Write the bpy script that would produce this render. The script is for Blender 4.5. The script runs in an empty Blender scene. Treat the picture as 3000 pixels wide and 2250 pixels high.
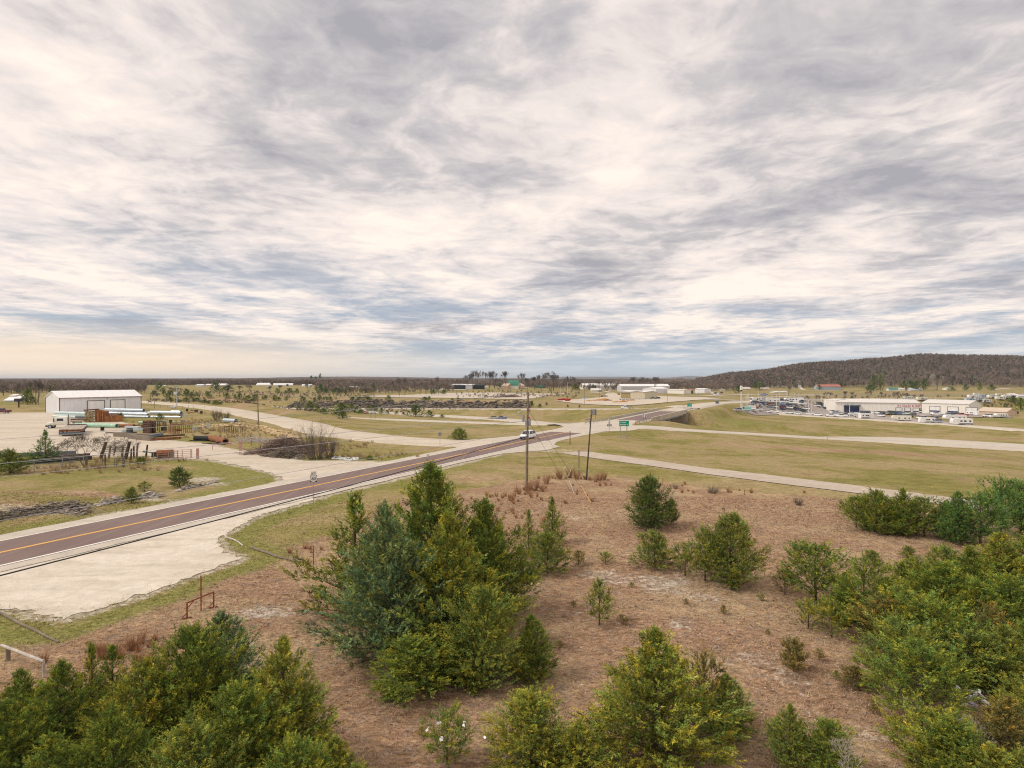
import bpy, bmesh, math, random
import numpy as np
from mathutils import Vector, Matrix
from mathutils.geometry import delaunay_2d_cdt

scene = bpy.context.scene
R = math.radians
# ------------------------------------------------------------------ camera
FPX, CAMZ, HOR = 1750.0, 13.0, 1110.0
PITCH = math.atan((1125 - HOR) / FPX)
cam_d = bpy.data.cameras.new("camera")
cam_d.sensor_width = 36.0
cam_d.lens = 36.0 * FPX / 3000.0
cam_d.clip_start = 0.3
cam_d.clip_end = 60000.0
cam = bpy.data.objects.new("camera", cam_d)
scene.collection.objects.link(cam)
cam.location = (0, 0, CAMZ)
cam.rotation_euler = (R(90) - PITCH, 0, 0)
scene.camera = cam

# ------------------------------------------------------------------ sky, sun, exposure
SUN_AZ, SUN_EL = R(-98), R(47)          # sun to the left, behind the cloud deck
world = bpy.data.worlds.new("World")
scene.world = world
world.use_nodes = True
nt = world.node_tree
for n in list(nt.nodes):
    nt.nodes.remove(n)


class NB:
    """small node helper"""
    def __init__(s, tree):
        s.t = tree

    def n(s, kind, **kw):
        nd = s.t.nodes.new(kind)
        for k, v in kw.items():
            setattr(nd, k, v)
        return nd

    def set(s, sock, v):
        if isinstance(v, (int, float)):
            sock.default_value = v
        elif isinstance(v, (tuple, list)):
            if len(v) == 3 and len(sock.default_value) == 4:
                v = (*v, 1.0)
            sock.default_value = v
        else:
            s.t.links.new(v, sock)

    def math(s, op, a, b=None, c=None, clamp=False):
        nd = s.n('ShaderNodeMath', operation=op, use_clamp=clamp)
        s.set(nd.inputs[0], a)
        if b is not None:
            s.set(nd.inputs[1], b)
        if c is not None:
            s.set(nd.inputs[2], c)
        return nd.outputs[0]

    def vmath(s, op, a, b=None):
        nd = s.n('ShaderNodeVectorMath', operation=op)
        s.set(nd.inputs[0], a)
        if b is not None:
            s.set(nd.inputs[1], b)
        return nd.outputs[0]

    def noise(s, vec, scale, detail=4.0, rough=0.5, dist=0.0, lac=2.0, dims='3D'):
        nd = s.n('ShaderNodeTexNoise', noise_dimensions=dims)
        if vec is not None:
            s.set(nd.inputs['Vector'], vec)
        s.set(nd.inputs['Scale'], scale)
        s.set(nd.inputs['Detail'], detail)
        s.set(nd.inputs['Roughness'], rough)
        s.set(nd.inputs['Lacunarity'], lac)
        s.set(nd.inputs['Distortion'], dist)
        return nd.outputs[0]

    def ramp(s, fac, stops, interp='LINEAR'):
        nd = s.n('ShaderNodeValToRGB')
        s.set(nd.inputs[0], fac)
        cr = nd.color_ramp
        cr.interpolation = interp
        while len(cr.elements) < len(stops):
            cr.elements.new(0.5)
        for e, (p, c) in zip(cr.elements, stops):
            e.position = p
            e.color = (c, c, c, 1) if isinstance(c, (int, float)) else (*c, 1)
        return nd.outputs[0]

    def mix(s, fac, a, b, mode='MIX'):
        nd = s.n('ShaderNodeMix', data_type='RGBA', blend_type=mode)
        s.set(nd.inputs[0], fac)
        s.set(nd.inputs[6], a)
        s.set(nd.inputs[7], b)
        return nd.outputs[2]

    def mapping(s, vec, scale=(1, 1, 1), loc=(0, 0, 0), rot=(0, 0, 0)):
        nd = s.n('ShaderNodeMapping')
        s.set(nd.inputs['Vector'], vec)
        nd.inputs['Scale'].default_value = scale
        nd.inputs['Location'].default_value = loc
        nd.inputs['Rotation'].default_value = rot
        return nd.outputs[0]

    def maprange(s, v, a, b, c=0.0, d=1.0, smooth=False):
        nd = s.n('ShaderNodeMapRange')
        nd.interpolation_type = 'SMOOTHSTEP' if smooth else 'LINEAR'
        s.set(nd.inputs[0], v)
        for i, q in enumerate((a, b, c, d)):
            nd.inputs[i + 1].default_value = q
        return nd.outputs[0]


w = NB(nt)
out = w.n('ShaderNodeOutputWorld')
bg = w.n('ShaderNodeBackground')
nt.links.new(bg.outputs[0], out.inputs[0])
sky = w.n('ShaderNodeTexSky', sky_type='NISHITA')
sky.sun_disc = False
sky.sun_elevation = SUN_EL
sky.sun_rotation = SUN_AZ
sky.air_density = 1.2
sky.dust_density = 2.0
tc = w.n('ShaderNodeTexCoord').outputs['Generated']
sep = w.n('ShaderNodeSeparateXYZ')
nt.links.new(tc, sep.inputs[0])
dx, dy, dz = sep.outputs
zc = w.math('MAXIMUM', dz, 0.0)
den = w.math('ADD', zc, 0.045)
comb = w.n('ShaderNodeCombineXYZ')
nt.links.new(w.math('DIVIDE', dx, den), comb.inputs[0])
nt.links.new(w.math('DIVIDE', dy, den), comb.inputs[1])
comb.inputs[2].default_value = 0.0
P = comb.outputs[0]
# the cloud deck: bands that run towards the horizon ahead, broken into rolls across
warp = w.noise(P, 0.9, 3.0, 0.5)
Pw = w.vmath('ADD', P, w.mapping(warp, scale=(0.5, 0.5, 0.0)))
band = w.noise(w.mapping(Pw, scale=(0.62, 0.30, 1), loc=(4.3, 1.2, 0.0), rot=(0, 0, R(4))), 1.0, 2.0, 0.45)
mid = w.noise(w.mapping(Pw, scale=(1.5, 1.15, 1), loc=(3.1, 7.7, 1.3), rot=(0, 0, R(9))), 1.0, 5.0, 0.54, 0.2)
fine = w.noise(w.mapping(Pw, scale=(5.0, 5.2, 1), loc=(9.1, 1.7, 2.0)), 1.0, 6.0, 0.62, 0.3)
dens = w.math('ADD', w.math('MULTIPLY', band, 0.38), w.math('ADD', w.math('MULTIPLY', mid, 0.39), w.math('MULTIPLY', fine, 0.24)))


def blob(cx, cy, rx, ry, amt, rot=0.0):
    """a denser or thinner stretch of the cloud deck, where the photograph has one"""
    m = w.mapping(w.vmath('SUBTRACT', Pw, (cx, cy, 0)), rot=(0, 0, rot))
    m = w.vmath('MULTIPLY', m, (1.0 / rx, 1.0 / ry, 0))
    nd = w.n('ShaderNodeVectorMath', operation='LENGTH')
    w.set(nd.inputs[0], m)
    return w.math('MULTIPLY', w.maprange(nd.outputs['Value'], 1.0, 0.0, 0.0, 1.0, smooth=True), amt)


def skyp(px, py):
    x, y, z = (px - 1500) / FPX, 1.0, (HOR - py) / FPX
    l = math.sqrt(x * x + y * y + z * z)
    d = z / l + 0.045
    return x / l / d + 0.25, y / l / d + 0.25


for (px, py, rx, ry, amt, rot) in ((1050, 300, 1.0, 1.8, 0.040, 0.2), (300, 260, 0.5, 0.9, -0.085, 0.5), (1830, 430, 1.0, 2.0, 0.040, 0.0), (2520, 560, 0.5, 2.2, 0.055, -0.5), (2750, 60, 0.5, 1.2, 0.04, -0.5), (2300, 800, 2.0, 2.4, -0.03, 0)):
    a, b_ = skyp(px, py)
    dens = w.math('ADD', dens, blob(a, b_, rx, ry, amt, rot))
# far cloud near the horizon smears into thin level streaks
dens = w.math('ADD', dens, 0.0)
cloud = w.ramp(dens, [(0.415, (1.10, 0.97, 0.86)), (0.460, (0.99, 0.875, 0.815)), (0.510, (0.84, 0.765, 0.735)),
                      (0.552, (0.64, 0.60, 0.605)), (0.625, (0.43, 0.42, 0.46))])
# blue sky and blue-grey tone in the gaps low down
blue_m = w.noise(w.mapping(Pw, scale=(0.22, 0.34, 1), loc=(5.0, 2.0, 0)), 1.0, 3.0, 0.6)
low = w.maprange(dz, 0.26, 0.05, 0.0, 1.0, smooth=True)
bluef = w.math('MULTIPLY', w.maprange(blue_m, 0.36, 0.56, 0.0, 1.0, smooth=True), low)
bluef = w.math('MULTIPLY', bluef, w.maprange(dens, 0.42, 0.56, 0.05, 0.68))
skyc = w.mix(1.0, sky.outputs[0], (0.10, 0.10, 0.10), 'MULTIPLY')
bluec = w.mix(0.75, skyc, (0.33, 0.48, 0.68))
col = w.mix(bluef, cloud, bluec)
# the thin bright strip under the edge of the deck: peach to the left, grey-blue to the right
side = w.maprange(dx, -0.55, 0.10, 1.0, 0.0, smooth=True)
hzc = w.mix(side, (0.60, 0.68, 0.74), (1.06, 0.86, 0.66))
streak = w.noise(w.mapping(tc, scale=(1.6, 1.6, 60)), 1.0, 4.0, 0.5)
hz = w.math('ADD', dz, w.math('MULTIPLY', w.math('SUBTRACT', streak, 0.5), 0.04))
hz = w.math('ADD', hz, w.math('MULTIPLY', side, -0.02))
hzf = w.math('MULTIPLY', w.maprange(hz, 0.075, 0.0, 0.0, 0.96, smooth=True), 1.0)
col = w.mix(hzf, col, hzc)
nt.links.new(col, bg.inputs[0])
bg.inputs[1].default_value = 0.70

sun_d = bpy.data.lights.new("sun", 'SUN')
sun_d.energy = 1.5
sun_d.angle = R(12)
sun_d.color = (1.0, 0.93, 0.83)
sun = bpy.data.objects.new("sun", sun_d)
scene.collection.objects.link(sun)
sdir = Vector((math.sin(SUN_AZ) * math.cos(SUN_EL), math.cos(SUN_AZ) * math.cos(SUN_EL), math.sin(SUN_EL)))
sun.rotation_euler = sdir.to_track_quat('Z', 'Y').to_euler()
scene.view_settings.view_transform = 'Standard'
scene.view_settings.look = 'None'
scene.view_settings.gamma = 1.0
scene.view_settings.use_curve_mapping = False
scene.view_settings.exposure = 0.50
scene.cycles.max_bounces = 5
scene.cycles.diffuse_bounces = 2
scene.cycles.volume_bounces = 0
scene.cycles.use_denoising = True
scene.cycles.denoiser = 'OPENIMAGEDENOISE'
scene.cycles.denoising_input_passes = 'RGB_ALBEDO_NORMAL'
scene.cycles.denoising_prefilter = 'NONE'
scene.cycles.pixel_filter_type = 'BLACKMAN_HARRIS'
scene.cycles.filter_width = 1.15

# ------------------------------------------------------------------ helpers
rng = np.random.default_rng(7)
random.seed(11)
COL = scene.collection


def ray(px, py):
    cx, cy = (px - 1500) / FPX, (1125 - py) / FPX
    c, s_ = math.cos(PITCH), math.sin(PITCH)
    return np.array([cx, c * 1 + s_ * cy, c * cy - s_ * 1])


def W(px, py, z):
    """the point at height z that lies along a line of sight of the survey station"""
    d = ray(px, py)
    t = (z - CAMZ) / d[2]
    return (d[0] * t, d[1] * t, z)


def tag(o, label=None, cat=None, group=None, kind=None):
    if label: o['label'] = label
    if cat: o['category'] = cat
    if group: o['group'] = group
    if kind: o['kind'] = kind
    return o


def link(o, parent=None):
    COL.objects.link(o)
    if parent is not None:
        o.parent = parent
    return o


def np_mesh(name, V, F, mat=None, smooth=False, attr=None, mi=None):
    """V (n,3), F (m,3|4) numpy"""
    me = bpy.data.meshes.new(name)
    V = np.asarray(V, dtype=np.float32)
    F = np.asarray(F, dtype=np.int32)
    k = F.shape[1]
    me.vertices.add(len(V))
    me.vertices.foreach_set('co', V.ravel())
    me.loops.add(F.size)
    me.loops.foreach_set('vertex_index', F.ravel())
    me.polygons.add(len(F))
    me.polygons.foreach_set('loop_start', np.arange(0, F.size, k, dtype=np.int32))
    me.polygons.foreach_set('loop_total', np.full(len(F), k, dtype=np.int32))
    if smooth:
        me.polygons.foreach_set('use_smooth', np.ones(len(F), dtype=bool))
    if mi is not None:
        me.polygons.foreach_set('material_index', np.asarray(mi, dtype=np.int32))
    if mat is not None:
        for m in (mat if isinstance(mat, (list, tuple)) else [mat]):
            me.materials.append(m)
    if attr:
        for an, data in attr.items():
            a = me.color_attributes.new(name=an, type='FLOAT_COLOR', domain='POINT')
            d = np.ones((len(V), 4), dtype=np.float32)
            data = np.asarray(data)
            if data.ndim == 1:
                data = data[:, None].repeat(3, 1)
            d[:, :data.shape[1]] = data
            a.data.foreach_set('color', d.ravel())
    me.update(calc_edges=True)
    return me


def mobj(name, me, parent=None, loc=None, rz=None):
    o = bpy.data.objects.new(name, me)
    link(o, parent)
    if loc is not None: o.location = loc
    if rz is not None: o.rotation_euler = (0, 0, rz)
    return o


def empty(name, loc=(0, 0, 0), rz=0.0):
    o = bpy.data.objects.new(name, None)
    o.empty_display_size = 0.3
    link(o)
    o.location = loc
    o.rotation_euler = (0, 0, rz)
    return o


# ------------------------------------------------------------------ materials
def newmat(name):
    m = bpy.data.materials.new(name)
    m.use_nodes = True
    t = m.node_tree
    b = t.nodes['Principled BSDF']
    return m, NB(t), b


def simple(name, col, rough=0.6, metal=0.0, var=0.12, scale=3.0, bump=0.0, bscale=20.0, dirt=None, dscale=0.8, spec=0.3, coord='Object'):
    m, n, b = newmat(name)
    tcn = n.n('ShaderNodeTexCoord').outputs[coord]
    nz = n.noise(tcn, scale, 5, 0.6)
    f = n.maprange(nz, 0.3, 0.7, 1 - var, 1 + var)
    c = n.vmath('MULTIPLY', (col[0], col[1], col[2]), f)
    if dirt:
        dn = n.noise(tcn, dscale, 6, 0.65)
        c = n.mix(n.maprange(dn, 0.5, 0.68, 0, 0.85), c, dirt)
    n.set(b.inputs['Base Color'], c)
    b.inputs['Roughness'].default_value = rough
    b.inputs['Metallic'].default_value = metal
    b.inputs['Specular IOR Level'].default_value = spec
    if bump:
        bp = n.n('ShaderNodeBump')
        bp.inputs['Strength'].default_value = bump
        bp.inputs['Distance'].default_value = 0.05
        n.set(bp.inputs['Height'], n.noise(tcn, bscale, 4, 0.6))
        n.t.links.new(bp.outputs[0], b.inputs['Normal'])
    return m


def tinted(name, col, rough=0.8, attr='tint', spec=0.1, trans=0.0):
    """base colour times a per-vertex tint (leaf to leaf colour differences)"""
    m, n, b = newmat(name)
    a = n.n('ShaderNodeAttribute', attribute_name=attr).outputs['Color']
    c = n.vmath('MULTIPLY', (col[0], col[1], col[2]), a)
    n.set(b.inputs['Base Color'], c)
    b.inputs['Roughness'].default_value = rough
    b.inputs['Specular IOR Level'].default_value = spec
    return m


# ------------------------------------------------------------------ the lie of the land
# natural ground level, (px, py, z) sightings
NAT = [(0, 2250, 0), (800, 2250, 0), (1500, 2250, 0), (2250, 2250, 0), (3000, 2250, 0), (0, 1700, 0), (1500, 1800, 0), (3000, 1750, 0),
       (0, 1600, 0), (700, 1600, 0), (1500, 1500, 0), (2300, 1550, 0), (3000, 1600, 0), (1500, 1400, 0), (2100, 1385, 0), (2500, 1430, 0),
       (2800, 1468, 0), (3000, 1490, 0), (0, 1450, 0.7), (250, 1440, 0.6), (500, 1420, 0.2), (0, 1400, 0.3), (600, 1370, 0), (0, 1260, 0), (0, 1210, 0), (300, 1215, 0),
       (500, 1210, 0), (300, 1340, 0), (750, 1300, 0.3), (700, 1260, 0.4), (1000, 1335, 0.4), (1250, 1320, 0.2), (1250, 1370, 0),
       (2000, 1300, -1.2), (2400, 1330, -2.2), (2900, 1370, -2.6), (3000, 1420, -1.2), (1700, 1292, 0), (1850, 1330, -0.4),
       (1200, 1262, -0.4), (1400, 1262, -0.4), (950, 1225, 0.2), (850, 1200, 0.9), (700, 1180, 0.8), (650, 1183, 0), (1010, 1235, -1.0),
       (0, 1180, 0), (350, 1190, 0), (430, 1180, -0.5), (600, 1168, -3), (800, 1174, -4), (600, 1150, -3), (900, 1155, -4), (700, 1136, 0),
       (500, 1132, 0.5), (900, 1137, -1), (0, 1150, -2), (0, 1132, 0), (250, 1135, 0), (1100, 1172, -5), (1300, 1171, -5), (1500, 1174, -5),
       (1000, 1150, -5), (1200, 1150, -4.5), (1300, 1152, -4), (1100, 1140, -2), (1300, 1141, -1), (1400, 1139, -0.3), (1550, 1140, -1), (1750, 1143, -3.5), (1600, 1160, -5),
       (1750, 1170, -6), (1850, 1186, -6), (1990, 1182, -4), (2070, 1176, -3), (2120, 1172, -3), (2150, 1155, -5), (2300, 1150, -6), (2300, 1180, -8),
       (2600, 1208, -7.6), (2900, 1222, -7), (2700, 1165, -7), (3000, 1205, -7), (3000, 1165, -7), (2400, 1143, -6), (2950, 1150, -6),
       (2600, 1140, -5), (2080, 1190, -2.5), (1700, 1205, -8), (1300, 1210, -8.5)]


def uv(x, y):
    yy = np.maximum(y, 14.0)
    return np.clip(x / yy, -1.5, 1.5) * 2.2, np.log(yy)


for _q in ((870, 1195, -9), (1236, 1215, -9), (1461, 1228, -9), (1600, 1234.5, -8.6), (2640, 1287, -8), (3000, 1307, -8), (3400, 1330, -8), (1400, 1240, -3.4), (1200, 1231, -6.5), (1016, 1224, -8.2),
           (2100, 1266, -1.8), (2400, 1284, -4.3), (2600, 1295, -5.7), (3000, 1318, -6.9), (3300, 1335, -7.4), (1060, 1197, -8), (1300, 1197.5, -7.2), (1500, 1198, -6), (1835, 1198, -4), (2170, 1207, -6.2), (2300, 1214.5, -7.4), (2850, 1249, -7), (3000, 1261, -7), (3300, 1285, -6.5)):
    NAT.append(_q)
_pw = np.array([W(*p) for p in NAT])
_pu, _pv = uv(_pw[:, 0], _pw[:, 1])
_K = np.sqrt((_pu[:, None] - _pu[None]) ** 2 + (_pv[:, None] - _pv[None]) ** 2 + 0.0025)
_A = np.block([[_K, np.ones((len(_pu), 1))], [np.ones((1, len(_pu))), np.zeros((1, 1))]])
_sol = np.linalg.solve(_A, np.append(_pw[:, 2], 0))


def sstep(x, a, b):
    t = np.clip((x - a) / (b - a), 0, 1)
    return t * t * (3 - 2 * t)


# far relief: wooded ridge on the right, low hills ahead
RIDGE = np.array([(1950, 0), (2050, 4), (2090, 9), (2130, 14), (2200, 18), (2250, 21), (2330, 31), (2400, 35), (2480, 37), (2540, 41), (2600, 43),
                  (2660, 47), (2700, 50), (2800, 48), (2900, 47), (3000, 46), (3300, 42)], float)


def natural(x, y):
    sh = x.shape
    xf, yf = x.ravel(), y.ravel()
    outz = np.empty(len(xf))
    for i in range(0, len(xf), 40000):
        u, v = uv(xf[i:i + 40000], yf[i:i + 40000])
        K = np.sqrt((u[:, None] - _pu[None]) ** 2 + (v[:, None] - _pv[None]) ** 2 + 0.0025)
        outz[i:i + 40000] = K @ _sol[:-1] + _sol[-1]
    z = outz.reshape(sh)
    d = np.hypot(x, y)
    far = sstep(y, 900, 1500)
    z = z * (1 - far) + 1.0 * far
    px = 1500 + FPX * x / np.maximum(y, 1.0)
    prof = np.interp(px, RIDGE[:, 0], RIDGE[:, 1]) * (y > 100)
    z = z + 1.27 * prof * sstep(y, 900, 1420) * (1 - sstep(y, 1700, 2800))
    # long low hills
    z = z + 13 * np.exp(-((px - 1020) / 300) ** 2) * np.exp(-((y - 3200) / 900) ** 2)
    z = z + 36 * np.exp(-((px - 1760) / 150) ** 2) * np.exp(-((y - 11500) / 1200) ** 2)
    z = z + 34 * np.exp(-((px - 2020) / 60) ** 2) * np.exp(-((y - 11800) / 900) ** 2)
    z = z + 20 * sstep(y, 8000, 12000) * (0.75 + 0.25 * np.sin(px * 0.013) + 0.2 * np.sin(px * 0.031 + 1))
    near = 1 - sstep(d, 60, 200)
    z = z + near * 0.10 * (np.sin(x * 0.31 + 1.3 * np.sin(y * 0.17)) * np.sin(y * 0.27 + x * 0.05))
    return z


def smooth_line(pts, step):
    """Catmull-Rom through the points, resampled"""
    P_ = np.array(pts, float)
    P_ = np.vstack([2 * P_[0] - P_[1], P_, 2 * P_[-1] - P_[-2]])
    outp = []
    for i in range(1, len(P_) - 2):
        p0, p1, p2, p3 = P_[i - 1:i + 3]
        n_ = max(2, int(np.linalg.norm(p2[:2] - p1[:2]) / step))
        for t in np.linspace(0, 1, n_, endpoint=False):
            outp.append(0.5 * ((2 * p1) + (-p0 + p2) * t + (2 * p0 - 5 * p1 + 4 * p2 - p3) * t * t + (-p0 + 3 * p1 - 3 * p2 + p3) * t ** 3))
    outp.append(P_[-2])
    return np.array(outp)


def near_line(line, x, y):
    """distance to a polyline and its height there"""
    xf, yf = np.ravel(x), np.ravel(y)
    if len(xf) <= 1200:
        a, b = line[:-1], line[1:]
        e_ = b - a
        L2 = e_[:, 0] ** 2 + e_[:, 1] ** 2 + 1e-9
        rx, ry = xf[:, None] - a[None, :, 0], yf[:, None] - a[None, :, 1]
        t = np.clip((rx * e_[:, 0] + ry * e_[:, 1]) / L2, 0, 1)
        d2 = (rx - t * e_[:, 0]) ** 2 + (ry - t * e_[:, 1]) ** 2
        k = d2.argmin(1)
        i_ = np.arange(len(xf))
        return np.sqrt(d2[i_, k]).reshape(np.shape(x)), (a[k, 2] + t[i_, k] * e_[k, 2]).reshape(np.shape(x))
    best = np.full(len(xf), 1e9)
    bz = np.zeros(len(xf))
    for a, b in zip(line[:-1], line[1:]):
        ex, ey = b[0] - a[0], b[1] - a[1]
        L2 = ex * ex + ey * ey + 1e-9
        t = np.clip(((xf - a[0]) * ex + (yf - a[1]) * ey) / L2, 0, 1)
        d = np.hypot(xf - a[0] - t * ex, yf - a[1] - t * ey)
        m = d < best
        best[m] = d[m]
        bz[m] = (a[2] + t * (b[2] - a[2]))[m]
    return best.reshape(np.shape(x)), bz.reshape(np.shape(x))


road_pts = [(-84, -60, 0), (-62, -4, 0), (-38, 44.5, 0), (-20.6, 78.6, 0), (2.4, 123.8, 0), (10, 138.5, 0), (37, 187.5, 0), (64.3, 241, 0), (103, 311, 0), (134, 352, -0.6),
            (205, 405, -1), (300, 445, -1.5), (420, 480, -2), (640, 520, -2)]
road_c = smooth_line(road_pts, 4.0)
hwy = smooth_line([W(*p) for p in [(560, 1187, -9), (870, 1195, -9), (1236, 1215, -9), (1461, 1228, -9)]] + [(18, 286, -8.6), (40, 246, -7.8), (58, 224, -7.2), (80, 213, -7.3), (106, 208, -7.8)] + [W(*p) for p in [(2640, 1287, -8), (3000, 1307, -8), (3400, 1330, -8)]], 8.0)
ramp_a = smooth_line([W(*p) for p in [(1640, 1243, 0), (1520, 1242, -1.3), (1400, 1238.5, -3.6), (1200, 1231, -6.5), (1016, 1224, -8.2), (860, 1210, -8.8), (700, 1195, -9)]], 6.0)
ramp_b = smooth_line([W(*p) for p in [(1790, 1252, 0), (1850, 1253, -0.15), (1960, 1258, -0.8), (2100, 1265.5, -1.8), (2400, 1283, -4.2), (2600, 1294, -5.6), (3000, 1317, -6.8), (3300, 1335, -7.4)]], 5.0)
ramp_c = smooth_line([W(*p) for p in [(700, 1196, -8), (1060, 1197, -8), (1300, 1197.5, -7.2), (1500, 1198, -6), (1700, 1198.3, -5), (1835, 1198, -4), (1930, 1196, -2.2), (2010, 1195, -0.2)]], 8.0)
lane_d = smooth_line([W(*p) for p in [(2025, 1197, 0), (2080, 1200.5, -2.5), (2170, 1207, -6.2), (2300, 1214.5, -7.4), (2600, 1232.5, -7.4), (2850, 1249, -6.9), (3000, 1261, -6.6), (3300, 1285, -6.5)]], 6.0)
side_e = smooth_line([W(*p) for p in [(1440, 1300, 0), (1340, 1299, 0), (1200, 1292, 0), (1080, 1280, 0), (961, 1263.5, 0), (853, 1237, 0), (758, 1218, 0), (663, 1200.5, 0), (581, 1190, -0.2), (500, 1183, -0.4), (420, 1177, -0.5), (250, 1168, -0.6)]], 5.0)
front_f = smooth_line([W(*p) for p in [(1560, 1318, 0), (1650, 1322, 0), (1760, 1337, 0), (2100, 1384, 0), (2400, 1421, 0), (2700, 1459, 0), (3000, 1500, 0), (3400, 1560, 0)]], 3.0)
# where the crossing road is carried over the cutting
BR0, BR1 = np.array((37.2, 188.0)), np.array((63.9, 240.2))
_bd = (BR1 - BR0) / np.linalg.norm(BR1 - BR0)
BRL = float(np.linalg.norm(BR1 - BR0))


def ground_z(x, y):
    x = np.asarray(x, float)
    y = np.asarray(y, float)
    z = natural(x, y)
    s = (x - BR0[0]) * _bd[0] + (y - BR0[1]) * _bd[1]          # along the bridge
    tq = (x - BR0[0]) * -_bd[1] + (y - BR0[1]) * _bd[0]        # across it
    for line, r0, r1 in ((hwy, 9, 26), (ramp_c, 4.5, 22), (lane_d, 4.5, 14), (ramp_a, 4.5, 15), (ramp_b, 4.5, 14), (side_e, 8, 18), (front_f, 4, 9)):
        d, lz = near_line(line, x, y)
        wgt = 1 - sstep(d, r0, r1)
        z = z * (1 - wgt) + lz * wgt
    d, lz = near_line(road_c, x, y)
    gap = (s > 0) & (s < BRL)
    wgt = (1 - sstep(d, 8.0, 20.0))
    # slopes under the bridge fall away from the near end towards the road below
    inside = sstep(s, 0.0, 30.0) * (1 - sstep(s, BRL - 0.5, BRL))
    wgt = wgt * (1 - inside * (s > 0) * (s < BRL))
    z = z * (1 - wgt) + lz * wgt
    under = (s > 0) & (s < BRL) & (d < 9)
    z = np.where(under, np.minimum(z, -0.9 - sstep(s, 0, 30) * 1.0), z)
    return z


def gz(x, y):
    return float(ground_z(np.array([x]), np.array([y]))[0])


_marchD = np.exp(np.linspace(math.log(12), math.log(3000), 420))


def G(px, py):
    """where a sight line meets the ground"""
    d = ray(px, py)
    t = _marchD / d[1]
    x, y, z = d[0] * t, d[1] * t, CAMZ + d[2] * t
    g = ground_z(x, y)
    below = np.nonzero(z < g)[0]
    if len(below) == 0:
        i = len(t) - 1
        return Vector((x[i], y[i], g[i]))
    i = below[0]
    if i == 0:
        return Vector(W(px, py, 0))
    a = (z[i - 1] - g[i - 1]) / ((z[i - 1] - g[i - 1]) - (z[i] - g[i]))
    tt = t[i - 1] + a * (t[i] - t[i - 1])
    X, Y = d[0] * tt, d[1] * tt
    return Vector((X, Y, gz(X, Y)))


def hp(P_, dpx):
    """metres for a span of so many sighting units at that point"""
    return dpx * P_[1] / FPX


def poly_world(pxs, z=0.0):
    return np.array([G(a, b)[:2] for a, b in pxs])


def poly_sdf(poly, x, y):
    """signed distance, negative inside"""
    xf, yf = np.ravel(x), np.ravel(y)
    best = np.full(len(xf), 1e9)
    inside = np.zeros(len(xf), bool)
    n_ = len(poly)
    for i in range(n_):
        a, b = poly[i], poly[(i + 1) % n_]
        ex, ey = b[0] - a[0], b[1] - a[1]
        t = np.clip(((xf - a[0]) * ex + (yf - a[1]) * ey) / (ex * ex + ey * ey + 1e-9), 0, 1)
        best = np.minimum(best, np.hypot(xf - a[0] - t * ex, yf - a[1] - t * ey))
        c = ((a[1] > yf) != (b[1] > yf))
        with np.errstate(divide='ignore', invalid='ignore'):
            xi = ex * (yf - a[1]) / (ey if abs(ey) > 1e-12 else 1e-12) + a[0]
        inside ^= c & (xf < xi)
    return (np.where(inside, -best, best)).reshape(np.shape(x))


# ------------------------------------------------------------------ lots and aprons (outlines)
APRON = [(-260, 1745), (0, 1672), (300, 1606), (600, 1534), (900, 1458), (930, 1462), (768, 1507), (707, 1538), (640, 1574), (635, 1595), (661, 1620), (707, 1636), (690, 1645), (640, 1661),
         (461, 1728), (307, 1779), (195, 1812), (128, 1805), (67, 1787), (0, 1784), (-260, 1810)]
YARD = [(905, 1400), (1111, 1356), (1100, 1352), (1040, 1351), (907, 1351), (835, 1345), (771, 1337), (720, 1322), (690, 1318), (600, 1299), (529, 1294), (470, 1290), (430, 1283), (395, 1275), (385, 1262), (407, 1251),
        (352, 1235), (352, 1223), (372, 1217), (430, 1213), (418, 1207), (133, 1208.5), (100, 1209), (10, 1209.5), (-150, 1215), (-400, 1300), (-200, 1345), (0, 1337), (95, 1334), (271, 1336), (434, 1338), (470, 1346), (520, 1346), (579, 1346), (636, 1351),
        (730, 1370), (790, 1385), (812, 1394), (826, 1408), (800, 1421), (830, 1419)]
CONC = [(1090, 1388), (1180, 1370), (1336, 1312), (1300, 1303), (1345, 1290), (1407, 1287), (1515, 1277.5), (1565, 1268), (1625, 1258), (1652, 1251), (1645, 1247), (1620, 1243), (1700, 1236), (1740, 1237), (1790, 1231), (1815, 1228),
        (1895, 1233), (1850, 1243), (1856, 1247), (1870, 1251.5), (1870, 1257), (1845, 1261), (1771, 1265), (1690, 1280), (1636, 1293), (1622, 1304), (1640, 1309), (1600, 1320), (1540, 1324), (1460, 1331), (1400, 1345), (1300, 1366), (1200, 1388), (1120, 1405)]
LOT_L = [(1040, 1163), (1090, 1159.5), (1190, 1158), (1245, 1155), (1310, 1152), (1400, 1151), (1530, 1153), (1640, 1154), (1668, 1151.5), (1655, 1155), (1600, 1160), (1565, 1168), (1540, 1171.5), (1480, 1170), (1400, 1168), (1300, 1166.5), (1160, 1165)]
LOT_H = [(1628, 1175), (1690, 1183), (1760, 1187), (1832, 1188.5), (1890, 1186), (1960, 1179), (2060, 1171.8), (2115, 1168.5), (2060, 1164.5), (1990, 1163), (1925, 1161), (1820, 1160), (1800, 1151), (1780, 1151), (1765, 1164), (1690, 1170)]
DEALER = [(2172, 1205), (2300, 1213), (2420, 1220.5), (2560, 1229), (2700, 1238.5), (2838, 1248), (2850, 1244), (2820, 1238), (2700, 1229), (2600, 1222), (2570, 1218), (2600, 1215.5), (2700, 1219), (2830, 1222.5), (2960, 1225), (2968, 1222.5),
          (2900, 1214), (2850, 1212), (2560, 1207), (2440, 1201), (2425, 1184), (2410, 1176), (2330, 1166), (2225, 1170), (2200, 1182)]
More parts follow.
